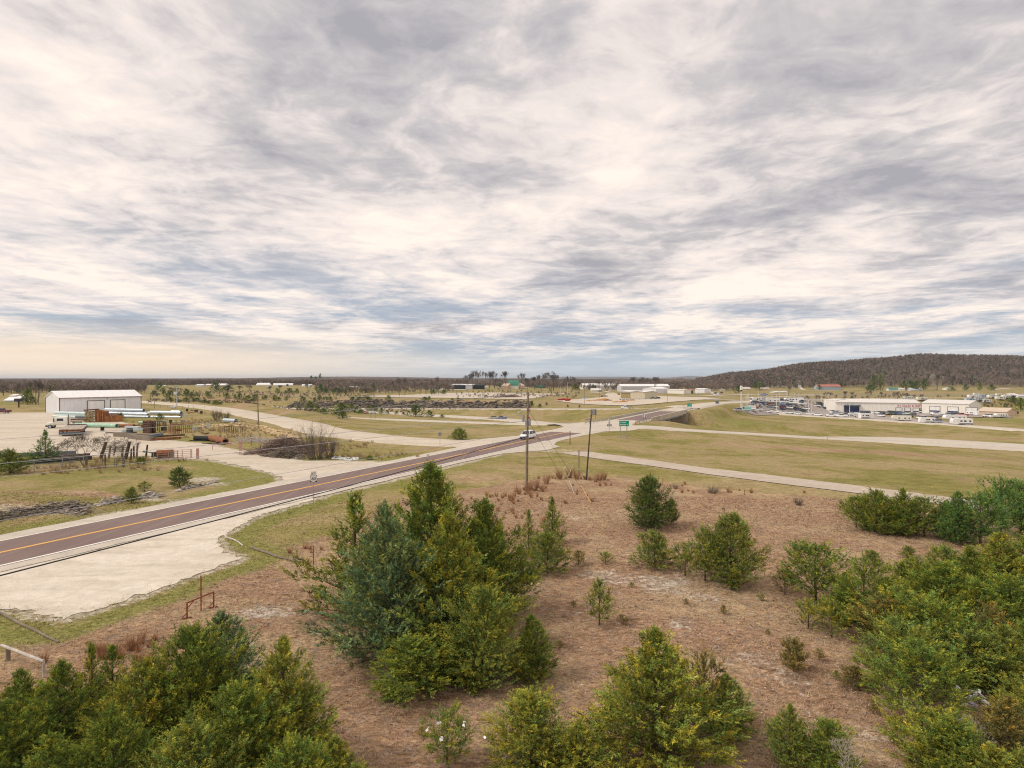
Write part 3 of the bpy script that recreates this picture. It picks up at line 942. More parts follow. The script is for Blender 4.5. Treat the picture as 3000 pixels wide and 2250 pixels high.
def cedar_meshes(name, seed, h, r, limbs, per, size, prof='cone', lean=0.0, coarse=False, bare=0.0, tip=1.0):
    """returns (crown mesh, trunk mesh)"""
    q = np.random.default_rng(seed)
    P_, D_, S_, T_, segs = [], [], [], [], []
    ph = q.uniform(0, 6.28, 3)
    for i in range(limbs):
        t = (i + q.uniform(0, 1)) / limbs
        t = bare + (1 - bare) * t ** 1.15
        tt = (t - bare) / (1 - bare)
        az = i * 2.399 + q.normal() * .35
        if prof == 'cone':
            pr = (1 - tt) ** .82 * min(1, (tt + .22) / .34)
        elif prof == 'egg':
            pr = math.sqrt(max(0, 1 - (max(0, tt - .22) / .80) ** 2)) * min(1, (tt + .35) / .55) * (1 - .45 * tt)
        elif prof == 'spire':
            pr = (1 - tt) ** 1.25 * min(1, (tt + .3) / .4)
        else:      # open round
            pr = math.sin(math.pi * min(1, .18 + .80 * tt)) ** .7
        lob = 1 + .16 * math.sin(3 * az + ph[0] + 3 * t) + .12 * math.sin(5 * az + ph[1] - 5 * t)
        L = r * pr * lob * q.uniform(.66, 1.24) + .05 * r
        el = R(q.uniform(8, 30) + 42 * tt)
        base = np.array([lean * t * h, 0, h * t * .93])
        hd = np.array([math.cos(az), math.sin(az), 0])
        npl = max(2, int(per * 1.45 * (L / r) * (.55 + .6 * (L / r)) / 7.5))
        sp_ = q.uniform(.05, 1.0, npl) ** .68
        ax = base + hd * (L * math.cos(el)) * sp_[:, None] + np.array([0, 0, 1]) * (L * (math.sin(el) * sp_ * .72 + .18 * sp_ ** 2.5))[:, None]
        spread = (.26 * L * (1.10 - sp_) + .035 * L)[:, None]
        c_ = ax + q.normal(size=(npl, 3)) * spread * np.array([1, 1, .5])
        out_ = norm(c_ - np.array([lean * t * h, 0, h * t * .75]))
        pd = norm(.75 * out_ + .45 * hd + np.array([0, 0, .50 + .45 * tt]) + .34 * q.normal(size=(npl, 3)))
        pl = size * q.uniform(1.2, 2.7, npl) * (.75 + .35 * pr)
        limbt = q.uniform(.80, 1.2)
        warm = q.normal() * .10
        kk = 8
        u_ = (np.arange(kk) + .5) / kk
        pos = (c_[:, None] + pd[:, None] * (pl[:, None] * u_[None])[..., None] + q.normal(size=(npl, kk, 3)) * (size * .20 * (1.12 - u_))[None, :, None]).reshape(-1, 3)
        d = norm(pd[:, None] + .40 * q.normal(size=(npl, kk, 3))).reshape(-1, 3)
        n_ = npl * kk
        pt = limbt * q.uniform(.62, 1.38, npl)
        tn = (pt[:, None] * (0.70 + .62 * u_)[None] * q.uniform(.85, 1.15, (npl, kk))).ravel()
        py_ = q.normal(size=npl) * .17 + warm - .03 + .12 * (sp_ - .5) * tip
        yel = np.clip((py_[:, None] + .16 * (u_[None] - .4) * tip + q.normal(size=(npl, kk)) * .06).ravel(), -.3, .42)
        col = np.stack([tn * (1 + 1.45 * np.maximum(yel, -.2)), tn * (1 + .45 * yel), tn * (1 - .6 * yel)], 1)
        P_.append(pos); D_.append(d); S_.append(size * q.uniform(.65, 1.0, n_) * (1.1 - .35 * np.tile(u_, npl))); T_.append(col)
        tipp = base + hd * L * math.cos(el) * .9 + np.array([0, 0, L * math.sin(el) * .75])
        rr = max(.006, .009 * h * (1 - t) * (L / r + .3) * .5)
        mid = (base + tipp) / 2 + np.array([0, 0, -.05 * L])
        segs.append((base, rr, mid, rr * .7))
        segs.append((mid, rr * .7, tipp, rr * .2))
    # leader
    nl = max(6, int(per * .5))
    z = h * (1 - q.uniform(0, .13, nl))
    P_.append(np.stack([lean * z + q.normal(size=nl) * .03 * r, q.normal(size=nl) * .03 * r, z], 1))
    D_.append(norm(np.stack([q.normal(size=nl) * .35, q.normal(size=nl) * .35, np.ones(nl)], 1)))
    S_.append(size * q.uniform(.6, 1.0, nl))
    T_.append(np.ones((nl, 3)) * q.uniform(.8, 1.2, nl)[:, None])
    pos, d, sz, ti = map(np.concatenate, (P_, D_, S_, T_))
    tv, tf = (SPR2_V, SPR2_F) if coarse else (SPR_V, SPR_F)
    V, F, T = place(tv, tf, pos, d, sz, ti)
    crown = np_mesh(name + '_crown', V, F, CEDAR['green'], attr={'tint': T})
    tr = .018 * h
    for k in range(5):
        z0, z1 = h * k / 5.2, h * (k + 1) / 5.2
        segs.append((np.array([lean * z0, 0, z0 - (.25 if k == 0 else 0)]), tr * (1 - k / 5.6) * 1.25, np.array([lean * z1, 0, z1]), tr * (1 - (k + 1) / 5.6) * 1.25))
    Vt, Ft = tubes(segs, 5 if not coarse else 3)
    trunk = np_mesh(name + '_trunk', Vt, Ft, m_bark, smooth=True)
    return crown, trunk


VAR = {
    'full': [cedar_meshes('full_cedar_a', 1, 8.0, 3.0, 135, 112, .34, 'cone'), cedar_meshes('full_cedar_b', 2, 8.0, 3.0, 125, 112, .34, 'egg'),
             cedar_meshes('full_cedar_c', 5, 8.0, 2.9, 130, 110, .34, 'cone')],
    'spire': [cedar_meshes('spire_cedar', 3, 6.0, 1.9, 70, 52, .36, 'spire', tip=1.5), cedar_meshes('spire_cedar_b', 13, 6.0, 2.0, 64, 46, .36, 'spire', tip=1.5)],
    'open': [cedar_meshes('open_cedar', 4, 6.0, 2.2, 60, 48, .40, 'round', bare=.16), cedar_meshes('open_cedar_b', 14, 6.0, 2.1, 52, 44, .42, 'round', bare=.12)],
    'bush': [cedar_meshes('bush_cedar', 6, 3.0, 1.35, 60, 80, .22, 'egg', bare=.03), cedar_meshes('bush_cedar_b', 16, 3.0, 1.3, 54, 80, .22, 'egg', bare=.03)],
    'sapling': [cedar_meshes('sapling_cedar', 8, 2.0, .62, 34, 30, .20, 'egg', bare=.10, tip=2), cedar_meshes('sapling_cedar_b', 18, 2.0, .66, 28, 24, .22, 'round', bare=.12, tip=2)],
    'far': [cedar_meshes('far_cedar', 9, 5.0, 1.9, 30, 14, .85, 'egg', coarse=True, tip=.3), cedar_meshes('far_cedar_b', 19, 5.0, 1.6, 30, 14, .8, 'cone', coarse=True, tip=.3)],
}
VSIZE = {'full': (8.0, 3.0), 'spire': (6.0, 1.95), 'open': (6.0, 2.15), 'bush': (3.0, 1.3), 'sapling': (2.0, .64), 'far': (5.0, 1.75)}


def slot_mat(o, m):
    o.material_slots[0].link = 'OBJECT'
    o.material_slots[0].material = m


def cedar(pos, h, wd, kind, col, label, group=None, vi=0, name='cedar_tree', cat='tree', rz=None):
    """h, wd in metres (height, crown width)"""
    cr, tk = VAR[kind][vi % len(VAR[kind])]
    bh, br = VSIZE[kind]
    e = empty(name, pos, random.uniform(0, 6.28) if rz is None else rz)
    sx = wd / (2 * br)
    sc = (sx, sx, h / bh)
    a_ = mobj('crown', cr, e)
    a_.scale = sc
    slot_mat(a_, CEDAR[col])
    b_ = mobj('trunk', tk, e)
    b_.scale = sc
    tag(e, label, cat, group)
    return e


def cedar_px(px, pyb, pyt, wpx, kind, col, label, group=None, vi=0, name='cedar_tree', cat='tree'):
    p = G(px, pyb)
    # the crown hides part of the base: use the full sight span for the height
    d = ray(px, pyt)
    h = CAMZ + d[2] * (p.y / d[1]) - p.z
    return cedar(p, h, hp(p, wpx * (1.07 if kind in ('full', 'spire', 'open', 'bush') else 1.1)), kind, col, label, group, vi, name, cat)


g1 = 'cedars of the clump in the middle of the brown field'
T = [
    # px, base, top, width, kind, colour, label, group
    (1262, 1800, 1355, 400, 'full', 'green', 'tallest dark green cedar at the back of the middle clump, its tip over the road', g1, 0),
    (1128, 1915, 1475, 360, 'full', 'blue', 'big blue-green cedar on the left front of the middle clump', g1, 2),
    (1312, 1905, 1500, 350, 'full', 'yellow', 'big yellow-tipped green cedar in the centre of the middle clump', g1, 2),
    (1040, 1800, 1450, 300, 'spire', 'olive', 'ragged olive-bronze cedar with open branches on the left of the middle clump', g1, 0),
    (1420, 1810, 1462, 270, 'full', 'green', 'dark cedar on the right rear shoulder of the middle clump', g1, 0),
    (1418, 2000, 1725, 250, 'full', 'olive', 'olive yellow-tipped cedar at the right front of the middle clump', g1, 1),
    (1556, 1990, 1798, 150, 'full', 'green', 'dark green pointed cedar at the right end of the middle clump', g1, 0),
    (1203, 2025, 1868, 250, 'full', 'green', 'small bright green cedar in front of the middle clump', g1, 1),
    (1462, 1690, 1528, 95, 'spire', 'green', 'narrow cedar just right of the middle clump, behind it', g1, 0),
    (1338, 1995, 1850, 150, 'full', 'green', 'low green cedar filling the front of the middle clump', g1, 2),
    (1618, 1590, 1458, 92, 'spire', 'green', 'slim pointed cedar at the back of the trio beyond the middle clump', None, 0),
    (1549, 1630, 1494, 78, 'spire', 'olive', 'slim cedar at the left of the trio beyond the middle clump', None, 1),
    (1604, 1680, 1567, 118, 'bush', 'olive', 'rounded yellow-green cedar in front of the trio beyond the middle clump', None, 0),
    (1694, 1656, 1615, 44, 'sapling', 'bronze', 'tiny bronze cedar sapling just right of the trio', None, 0),
    (1774, 1650, 1620, 34, 'sapling', 'olive', 'tiny grey-green sapling alone between the trio and the round cedar', None, 1),
    (1903, 1545, 1398, 138, 'full', 'dark', 'dark cone-shaped cedar standing alone below the leaning pole', None, 1),
    (1966, 1535, 1466, 50, 'bush', 'dark', 'small dark cedar against the right side of the lone cone-shaped cedar', None, 1),
    (1918, 1662, 1562, 112, 'bush', 'olive', 'round olive cedar bush in front of the lone cone-shaped cedar', None, 0),
    (2007, 1688, 1600, 60, 'sapling', 'olive', 'thin cedar sapling between the round bush and the big egg-shaped cedar', None, 1),
    (2140, 1712, 1508, 175, 'full', 'olive', 'big egg-shaped olive cedar right of the round bush', None, 1),
    (2066, 1702, 1557, 90, 'open', 'olive', 'open cedar leaning on the left side of the egg-shaped cedar', None, 0),
    (1756, 1832, 1706, 70, 'sapling', 'olive', 'pointed young cedar alone in the brown field, right of the middle clump', None, 0),
    (1825, 1831, 1805, 26, 'sapling', 'bronze', 'knee-high sapling right of the pointed young cedar', None, 1),
    (1918, 2225, 1838, 420, 'full', 'yellow', 'large bronze-tipped cedar at the bottom centre of the picture', None, 0),
    (2128, 2150, 1974, 165, 'full', 'olive', 'small pointed cedar on the right flank of the large bottom centre cedar', None, 0),
    (2062, 2130, 1935, 100, 'sapling', 'bronze', 'spindly bronze sapling behind the large bottom centre cedar', None, 1),
    (1560, 2275, 2036, 300, 'full', 'yellow', 'bright yellow-green cedar cut by the bottom edge, left of the bottom centre cedar', None, 1),
    (1310, 2238, 2092, 140, 'open', 'olive', 'thin see-through cedar with white scraps caught in it', None, 1),
    (1700, 2330, 2110, 220, 'full', 'yellow', 'yellow-green cedar cut by the bottom edge between two larger ones', None, 2),
    (2314, 2240, 2062, 150, 'full', 'olive', 'small olive cedar at the bottom, right of the large bottom centre cedar', None, 2),
    (2425, 2265, 2112, 170, 'full', 'green', 'small dark cedar at the bottom next to bare pale twigs', None, 1),
    (2388, 1765, 1600, 165, 'open', 'green', 'spreading cedar at the left end of the right-hand thicket', None, 0),
    (2299, 1742, 1674, 48, 'sapling', 'bronze', 'thin brown half-dead sapling at the left tip of the right-hand thicket', None, 1),
    (2368, 1842, 1766, 62, 'sapling', 'yellow', 'small yellow sapling at the foot of the right-hand thicket, the left one', None, 1),
    (2436, 1867, 1768, 72, 'sapling', 'yellow', 'taller yellow sapling on a bare stem at the foot of the right-hand thicket', None, 1),
    (2325, 1967, 1875, 84, 'bush', 'bronze', 'round bronze little cedar alone in the field on a short bare stem', None, 1),
    (2506, 2013, 1955, 78, 'bush', 'bronze', 'small brown forked cedar near the thicket, wider than tall', None, 0),
    (2555, 1965, 1898, 52, 'sapling', 'green', 'small green sapling beside the brown forked cedar', None, 0),
    (2555, 1653, 1615, 52, 'bush', 'green', 'low green bush in the field in front of the far cedar row', None, 0),
    (2661, 1634, 1601, 44, 'bush', 'olive', 'pale low bush right of the low green bush', None, 1),
    (2480, 1822, 1690, 150, 'full', 'green', 'bushy dark cedar behind the yellow saplings', None, 2),
    (2530, 1850, 1655, 150, 'open', 'green', 'tall dark cedar with a thin pale tip, second from the left in the thicket', None, 1),
]
SEEDL = ['in the stony middle of the brown field', 'right of the big egg-shaped cedar, farther one', 'below the round olive bush in the open field', 'between the round bronze cedar and the thicket', 'left of the brown forked cedar', 'at the thicket edge below the forked cedar', 'right of the field centre among pale stones',
         'between the trio and the pointed young cedar', 'just beyond the pointed young cedar', 'in front of the thicket near the bottom, farther one', 'in front of the thicket near the bottom, nearer one', 'right of the middle clump, in open grass', 'behind the tall thin-tipped cedar', 'high in the field near the weeds', 'beside the low green bushes', 'left of the thin cedar with white scraps']
for i, (px, pb, h_, wd, cl) in enumerate(((2120, 1800, 26, 20, 'bronze'), (2230, 1760, 20, 16, 'olive'), (2010, 1770, 16, 14, 'bronze'), (2400, 1935, 30, 24, 'bronze'), (2450, 1990, 24, 22, 'olive'), (2600, 1990, 40, 30, 'green'), (2250, 1860, 16, 14, 'bronze'), (1680, 1780, 18, 14, 'bronze'), (1850, 1720, 14, 12, 'olive'), (2560, 2090, 34, 30, 'bronze'), (2620, 2140, 40, 34, 'olive'), (1640, 1900, 20, 18, 'bronze'), (2480, 1700, 20, 20, 'olive'), (2210, 1590, 12, 12, 'bronze'), (2720, 1640, 20, 18, 'olive'), (1240, 2160, 26, 24, 'bronze'))):
    T.append((px, pb, pb - h_, wd, 'sapling', cl, 'tiny %s cedar seedling %s' % (cl if cl != 'bronze' else 'brown', SEEDL[i]), 'tiny cedar seedlings in the brown field', i))
g2 = 'cedars of the dense thicket on the right'
TH = [(2600, 1830, 1690, 190, 'full', 'green'), (2640, 1790, 1648, 150, 'spire', 'green'), (2685, 1800, 1640, 190, 'full', 'olive'), (2650, 1900, 1735, 200, 'open', 'yellow'),
      (2590, 1905, 1760, 170, 'open', 'bronze'), (2760, 1850, 1650, 230, 'full', 'green'), (2840, 1800, 1600, 220, 'full', 'green'), (2930, 1770, 1560, 240, 'full', 'yellow'),
      (3010, 1760, 1570, 220, 'full', 'olive'), (2740, 1960, 1770, 220, 'open', 'green'), (2860, 1900, 1700, 240, 'full', 'green'), (2960, 1900, 1690, 260, 'full', 'green'),
      (2640, 2030, 1830, 200, 'open', 'olive'), (2700, 2110, 1900, 230, 'open', 'green'), (2830, 2010, 1850, 200, 'open', 'olive'), (2940, 2040, 1830, 230, 'full', 'olive'), (3040, 2010, 1800, 250, 'full', 'green'),
      (2700, 2270, 2080, 200, 'open', 'yellow'), (2800, 2330, 2110, 260, 'full', 'green'), (2950, 2260, 2040, 260, 'full', 'bronze'), (2900, 2400, 2180, 260, 'full', 'yellow'), (3060, 2200, 1990, 260, 'full', 'yellow'),
      (3010, 2420, 2190, 260, 'full', 'olive'), (2770, 1750, 1610, 130, 'bush', 'olive'), (2905, 1985, 1790, 120, 'open', 'bronze')]
ords = ['first', 'second', 'third', 'fourth', 'fifth', 'sixth', 'seventh', 'eighth', 'ninth', 'tenth', 'eleventh', 'twelfth', 'thirteenth', 'fourteenth', 'fifteenth',
        'sixteenth', 'seventeenth', 'eighteenth', 'nineteenth', 'twentieth', 'twenty-first', 'twenty-second', 'twenty-third', 'twenty-fourth', 'twenty-fifth', 'twenty-sixth', 'twenty-seventh', 'twenty-eighth', 'twenty-ninth', 'thirtieth']
ords += ['thirty-' + o for o in ords[:9]] + ['fortieth'] + ['forty-' + o for o in ords[:9]] + ['fiftieth'] + ['fifty-' + o for o in ords[:9]] + ['sixtieth'] + ['sixty-' + o for o in ords[:9]]
colword = {'green': 'deep green', 'olive': 'olive green', 'yellow': 'yellow-green', 'bronze': 'bronze-tinged', 'blue': 'blue-green', 'dark': 'dark green', 'bright': 'bright green'}
TH.sort(key=lambda t: t[1])
for i, t in enumerate(TH):
    T.append((*t, '%s cedar of the right-hand thicket, %s from its far side' % (colword[t[5]], ords[i]), g2, i))
g3 = 'cedars of the row before the frontage road'
for i, t in enumerate([(2508, 1545, 1458, 75, 'open', 'green'), (2567, 1560, 1437, 120, 'full', 'green'), (2645, 1566, 1431, 130, 'full', 'green'), (2708, 1572, 1462, 105, 'open', 'green'), (2770, 1575, 1475, 80, 'bush', 'dark'),
                       (2806, 1590, 1440, 130, 'full', 'bright'), (2872, 1598, 1456, 120, 'open', 'bright'), (2932, 1570, 1414, 105, 'open', 'bright'), (2990, 1560, 1418, 110, 'open', 'bright'), (3050, 1580, 1420, 120, 'full', 'bright')]):
    T.append((*t, '%s cedar, %s from the left in the row before the frontage road' % (colword[t[5]], ords[i]), g3, i))
g4 = 'cedars of the thicket in the bottom left corner'
LB = [(650, 2110, 1790, 270, 'full', 'blue'), (830, 2260, 1868, 330, 'full', 'yellow'), (560, 2200, 1840, 300, 'full', 'green'), (330, 2110, 1893, 170, 'spire', 'green'), (270, 2130, 1888, 160, 'spire', 'yellow'),
      (180, 2240, 1935, 260, 'full', 'green'), (60, 2190, 1960, 200, 'full', 'green'), (430, 2240, 1935, 250, 'full', 'yellow'), (700, 2360, 2010, 330, 'full', 'green'), (980, 2420, 2160, 260, 'full', 'yellow'),
      (20, 2330, 2050, 260, 'full', 'green'), (330, 2400, 2060, 300, 'full', 'green'), (560, 2480, 2130, 330, 'full', 'olive'), (150, 2480, 2150, 300, 'full', 'green'), (860, 2520, 2180, 320, 'full', 'green'), (-90, 2230, 1980, 260, 'full', 'green'), (1040, 2500, 2240, 240, 'full', 'olive')]
LB.sort(key=lambda t: t[1])
for i, t in enumerate(LB):
    T.append((*t, '%s cedar of the bottom left thicket, %s from its far side' % (colword[t[5]], ords[i]), g4, i))
# yard and verge evergreens
T += [(526, 1427, 1371, 58, 'bush', 'dark', 'dark round cedar on the verge above the rock ledge, left of the highway sign', None, 0),
      (385, 1474, 1430, 44, 'bush', 'green', 'small green cedar growing out of the rock ledge', None, 1),
      (423, 1439, 1412, 36, 'sapling', 'olive', 'sparse little cedar just above the rock ledge', None, 0),
      (133, 1356, 1262, 74, 'spire', 'bright', 'pale green pointed evergreen against the gravel yard', None, 0),
      (28, 1388, 1320, 84, 'bush', 'green', 'low dark spreading cedar at the left edge by the pipe fence', None, 0),
      (412, 1362, 1340, 34, 'bush', 'green', 'low green bush at the foot of the leaning posts', None, 1),
      (1345, 1288, 1255, 50, 'bush', 'green', 'round cedar alone beside the road junction', None, 0),
      (1083, 1346, 1335, 28, 'bush', 'green', 'low green clump by the gravel shoulder', None, 1)]
for t in T:
    cedar_px(*t[:7], t[7], t[8])

# distant cedars ---------------------------------------------------
g5 = 'scattered cedars between the rock cutting and the side road'
FC = []
for px, pb, wd, ht in ((466, 1147, 22, 21), (480, 1157, 9, 12), (500, 1163, 13, 15), (452, 1160, 12, 12), (488, 1166, 11, 10), (547, 1165, 16, 20), (562, 1166, 12, 15), (580, 1163, 7, 9), (609, 1167, 14, 16), (523, 1160, 9, 8),
                       (632, 1148, 22, 22), (668, 1148, 28, 15), (688, 1171, 9, 13), (702, 1172, 14, 15), (664, 1168, 15, 14), (725, 1176, 26, 14), (748, 1173, 12, 14), (770, 1171, 8, 8), (778, 1171, 8, 10), (804, 1173, 14, 14), (818, 1173, 7, 8),
                       (838, 1174, 9, 9), (888, 1180, 14, 14), (922, 1181, 9, 13), (937, 1176, 13, 14), (955, 1174, 10, 10), (968, 1175, 11, 11), (1034, 1177, 11, 12), (1052, 1178, 16, 12), (1076, 1178, 18, 14), (1138, 1177, 17, 15),
                       (1245, 1174, 14, 9), (1258, 1173, 9, 10), (1342, 1177, 9, 10), (1325, 1178, 8, 9), (1150, 1182, 9, 8), (1220, 1182, 11, 9), (910, 1201, 26, 20), (930, 1207, 22, 15), (948, 1213, 24, 14), (1003, 1210, 38, 22), (985, 1215, 14, 10),
                       (1003, 1227, 24, 18), (1030, 1200, 18, 14), (1043, 1210, 20, 14), (1058, 1212, 16, 12), (1096, 1205, 16, 14), (1078, 1204, 14, 12), (1118, 1213, 15, 14), (1134, 1212, 9, 8), (1162, 1213, 11, 7), (1182, 1215, 9, 6), (1193, 1217, 6, 6),
                       (1217, 1221, 32, 26), (1259, 1223, 16, 16), (1296, 1224, 13, 8), (625, 1185, 10, 7), (632, 1186, 16, 10), (645, 1186, 9, 6), (610, 1184, 9, 7), (858, 1195, 8, 7), (874, 1196, 8, 7), (500, 1175, 16, 9), (545, 1178, 20, 10), (575, 1178, 22, 10), (600, 1182, 14, 9)):
    FC.append((px, pb, wd, ht))
FC.sort()
for i, (px, pb, wd, ht) in enumerate(FC):
    where = 'left of the slim pole' if px < 750 else ('along the rock cutting' if pb < 1190 else 'by the sunken highway')
    cedar_px(px, pb, pb - ht * 1.12, wd * 1.12, 'far', ['dark', 'green', 'dark', 'olive'][i % 4],
             '%s cedar %s, %s from the left of the far cedars' % (['dark', 'green', 'dark round', 'olive'][i % 4], where, ords[i]), g5, i)
g6 = 'evergreens far beyond the highway'
FD = [(848, 1152, 17, 13), (838, 1154, 12, 8), (812, 1154, 10, 14), (870, 1154, 14, 14), (940, 1154, 18, 26), (955, 1153, 16, 14), (988, 1153, 24, 15), (1022, 1150, 26, 14), (1070, 1150, 26, 13), (1092, 1149, 20, 19), (1132, 1143, 18, 11), (1152, 1142, 15, 9),
      (1269, 1156, 13, 13), (1301, 1156, 15, 13), (1424, 1166, 11, 8), (1464, 1138, 8, 14), (1558, 1193, 12, 16), (1582, 1194, 12, 10), (1601, 1188, 7, 8), (1663, 1193, 6, 7), (1698, 1194, 6, 7), (1866, 1142, 16, 11), (1852, 1142, 10, 9), (1685, 1144, 16, 18), (912, 1118, 9, 15), (925, 1119, 12, 14), (938, 1118, 8, 20), (960, 1120, 9, 12),
      (2560, 1146, 16, 42), (2580, 1146, 14, 42), (2550, 1146, 18, 16), (2648, 1144, 14, 26), (2668, 1144, 14, 24), (2685, 1145, 22, 26), (2707, 1144, 14, 32), (2676, 1145, 18, 18), (2848, 1122, 10, 20), (2872, 1145, 10, 26), (2905, 1144, 14, 14), (2830, 1144, 14, 18), (2788, 1144, 14, 10), (2225, 1144, 14, 20), (2212, 1138, 13, 18), (2275, 1128, 9, 16), (2163, 1152, 18, 18), (2390, 1130, 12, 14), (2400, 1142, 12, 14),
      (80, 1186, 26, 40), (95, 1184, 24, 20), (250, 1144, 18, 12), (270, 1143, 22, 12), (320, 1143, 12, 8), (380, 1142, 18, 10), (2970, 1180, 20, 18), (2990, 1205, 24, 34)]
FD.sort()
for i, (px, pb, wd, ht) in enumerate(FD):
    cedar_px(px, pb, pb - ht, wd, 'far', 'dark' if i % 3 else 'green', '%s evergreen beyond the highway, %s from the left of the farthest ones' % ('dark' if i % 3 else 'green', ords[i]), g6, i, name='evergreen_tree')


# ------------------------------------------------------------------ bare trees
def bare_tree_segs(seed, h, spread=.55, depth=6, r0=None, up=.55, base=(0, 0, 0), multi=1, trunk_frac=.28, thin=.006):
    q = np.random.default_rng(seed)
    segs = []

    def grow(p, d, L, r_, lev):
        n_ = 2 if lev < depth - 1 else 1
        for _ in range(n_):
            d = norm(d + q.normal(size=3) * .13 + np.array([0, 0, .05]))
            p2 = p + d * L / n_
            segs.append((p.copy(), r_, p2.copy(), r_ * .84))
            p, r_ = p2, r_ * .84
        if lev >= depth:
            return
        k = 2 + int(q.random() < (.75 if lev > 1 else .6))
        for j in range(k):
            side = q.normal(size=3)
            side -= side.dot(d) * d
            side = norm(side)
            nd = norm(d + side * q.uniform(.35, 1.0) * spread * 1.4 + np.array([0, 0, up * .35]))
            grow(p, nd, L * q.uniform(.62, .84), max(thin, r_ * q.uniform(.58, .75)), lev + 1)
    for m_ in range(multi):
        d = norm(np.array([q.normal() * .28 * (multi > 1), q.normal() * .28 * (multi > 1), 1.0]))
        grow(np.array(base, float), d, h * trunk_frac * (.8 if multi > 1 else 1), r0 or h * .018, 0)
    zs = max(s_[2][2] for s_ in segs)
    k = h / zs
    return [(s_[0] * k, s_[1], s_[2] * k, s_[3]) for s_ in segs]


def bare_mesh(name, seed, h, mat=None, sides=3, **kw):
    V, F = tubes(bare_tree_segs(seed, h, **kw), sides)
    return np_mesh(name, V, F, mat or m_bark_grey, smooth=True)


BT = [bare_mesh('oak_%s' % c_, k_, 16, depth=6, thin=.04, up=.75, spread=.34, r0=.34, trunk_frac=.26, multi=3) for k_, c_ in ((1, 'a'), (2, 'b'), (6, 'c'))]
BY = [bare_mesh('yard_tree_a', 4, 6, depth=6, thin=.012, spread=.75, up=.35, r0=.09, multi=2), bare_mesh('yard_tree_b', 5, 6, depth=6, thin=.012, spread=.75, up=.3, r0=.08, multi=1)]


def bare(px, pb, pt, wpx, label, group=None, vi=0, lib=BT, bh=16.0, bw=13.0, mat=None, name='bare_tree'):
    p = G(px, pb)
    d = ray(px, pt)
    h = CAMZ + d[2] * (p.y / d[1]) - p.z
    o = mobj(name, lib[vi % len(lib)], None, p, random.uniform(0, 6.28))
    s_ = h / bh * (1.14 if bh > 10 else 1.0)
    sw = hp(p, wpx) / bw
    o.scale = (sw, sw, s_)
    if mat: slot_mat(o, mat)
    return tag(o, label, 'tree', group)


g7 = 'tall bare trees around the far buildings'
BL = [(1370, 1140, 1100, 24), (1385, 1141, 1097, 22), (1399, 1139, 1090, 26), (1414, 1139, 1091, 22), (1434, 1139, 1095, 24), (1450, 1139, 1091, 28), (1460, 1142, 1110, 22), (1482, 1139, 1092, 28), (1522, 1140, 1097, 26), (1545, 1140, 1110, 22), (1567, 1142, 1107, 26), (1585, 1142, 1102, 22),
      (1612, 1146, 1094, 40), (1622, 1146, 1102, 30), (1660, 1144, 1106, 16), (1676, 1145, 1106, 16), (1698, 1145, 1120, 20), (1779, 1145, 1119, 24), (1757, 1142, 1118, 22), (1858, 1146, 1108, 30), (1890, 1146, 1108, 34), (1918, 1150, 1108, 32), (1878, 1144, 1112, 20),
      (1285, 1158, 1108, 14), (1170, 1162, 1110, 16), (1186, 1161, 1112, 14), (1230, 1158, 1122, 16), (1248, 1158, 1128, 12), (1264, 1157, 1118, 14), (1150, 1150, 1118, 14), (1060, 1146, 1124, 14), (104, 1185, 1118, 30), (112, 1185, 1125, 24), (60, 1160, 1125, 26), (10, 1160, 1130, 20),
      (820, 1150, 1130, 18), (790, 1152, 1132, 16), (700, 1150, 1132, 22), (736, 1150, 1130, 24), (905, 1150, 1126, 20), (500, 1155, 1136, 24), (520, 1155, 1138, 20), (970, 1146, 1126, 20), (2310, 1160, 1132, 14), (2545, 1172, 1146, 14), (2475, 1172, 1148, 18), (2500, 1172, 1150, 14), (2425, 1172, 1150, 18), (2630, 1176, 1150, 20), (2650, 1176, 1152, 20), (2580, 1172, 1150, 12), (2745, 1146, 1100, 24)]
BL.sort()
for i, (px, pb, pt, wd) in enumerate(BL):
    bare(px, pb, pt, wd * 1.25, 'leafless %s tree beyond the highway, %s from the left of its kind' % ('tall' if pb - pt > 34 else 'small', ords[i]), g7, i)
g8 = 'bare trees in the fence line of the gravel yard'
for i, (px, pb, pt, wd) in enumerate(((250, 1372, 1262, 130), (300, 1368, 1268, 100), (205, 1366, 1290, 90), (362, 1372, 1275, 90), (340, 1366, 1300, 70))):
    bare(px, pb, pt, wd, ['bare tree with a thick short trunk in front of the flatbed trailer', 'slim bare tree at the left end of the leaning posts', 'low bare tree right of the pale green evergreen', 'bare tree inside the leaning wooden posts', 'thin bare sapling behind the leaning posts'][i], g8, i, BY, 6.0, 5.5, m_bark_grey)
bare(2740, 1144, 1101, 40, 'pale tan bare tree at the foot of the wooded hill', None, 1, mat=m_bleached)
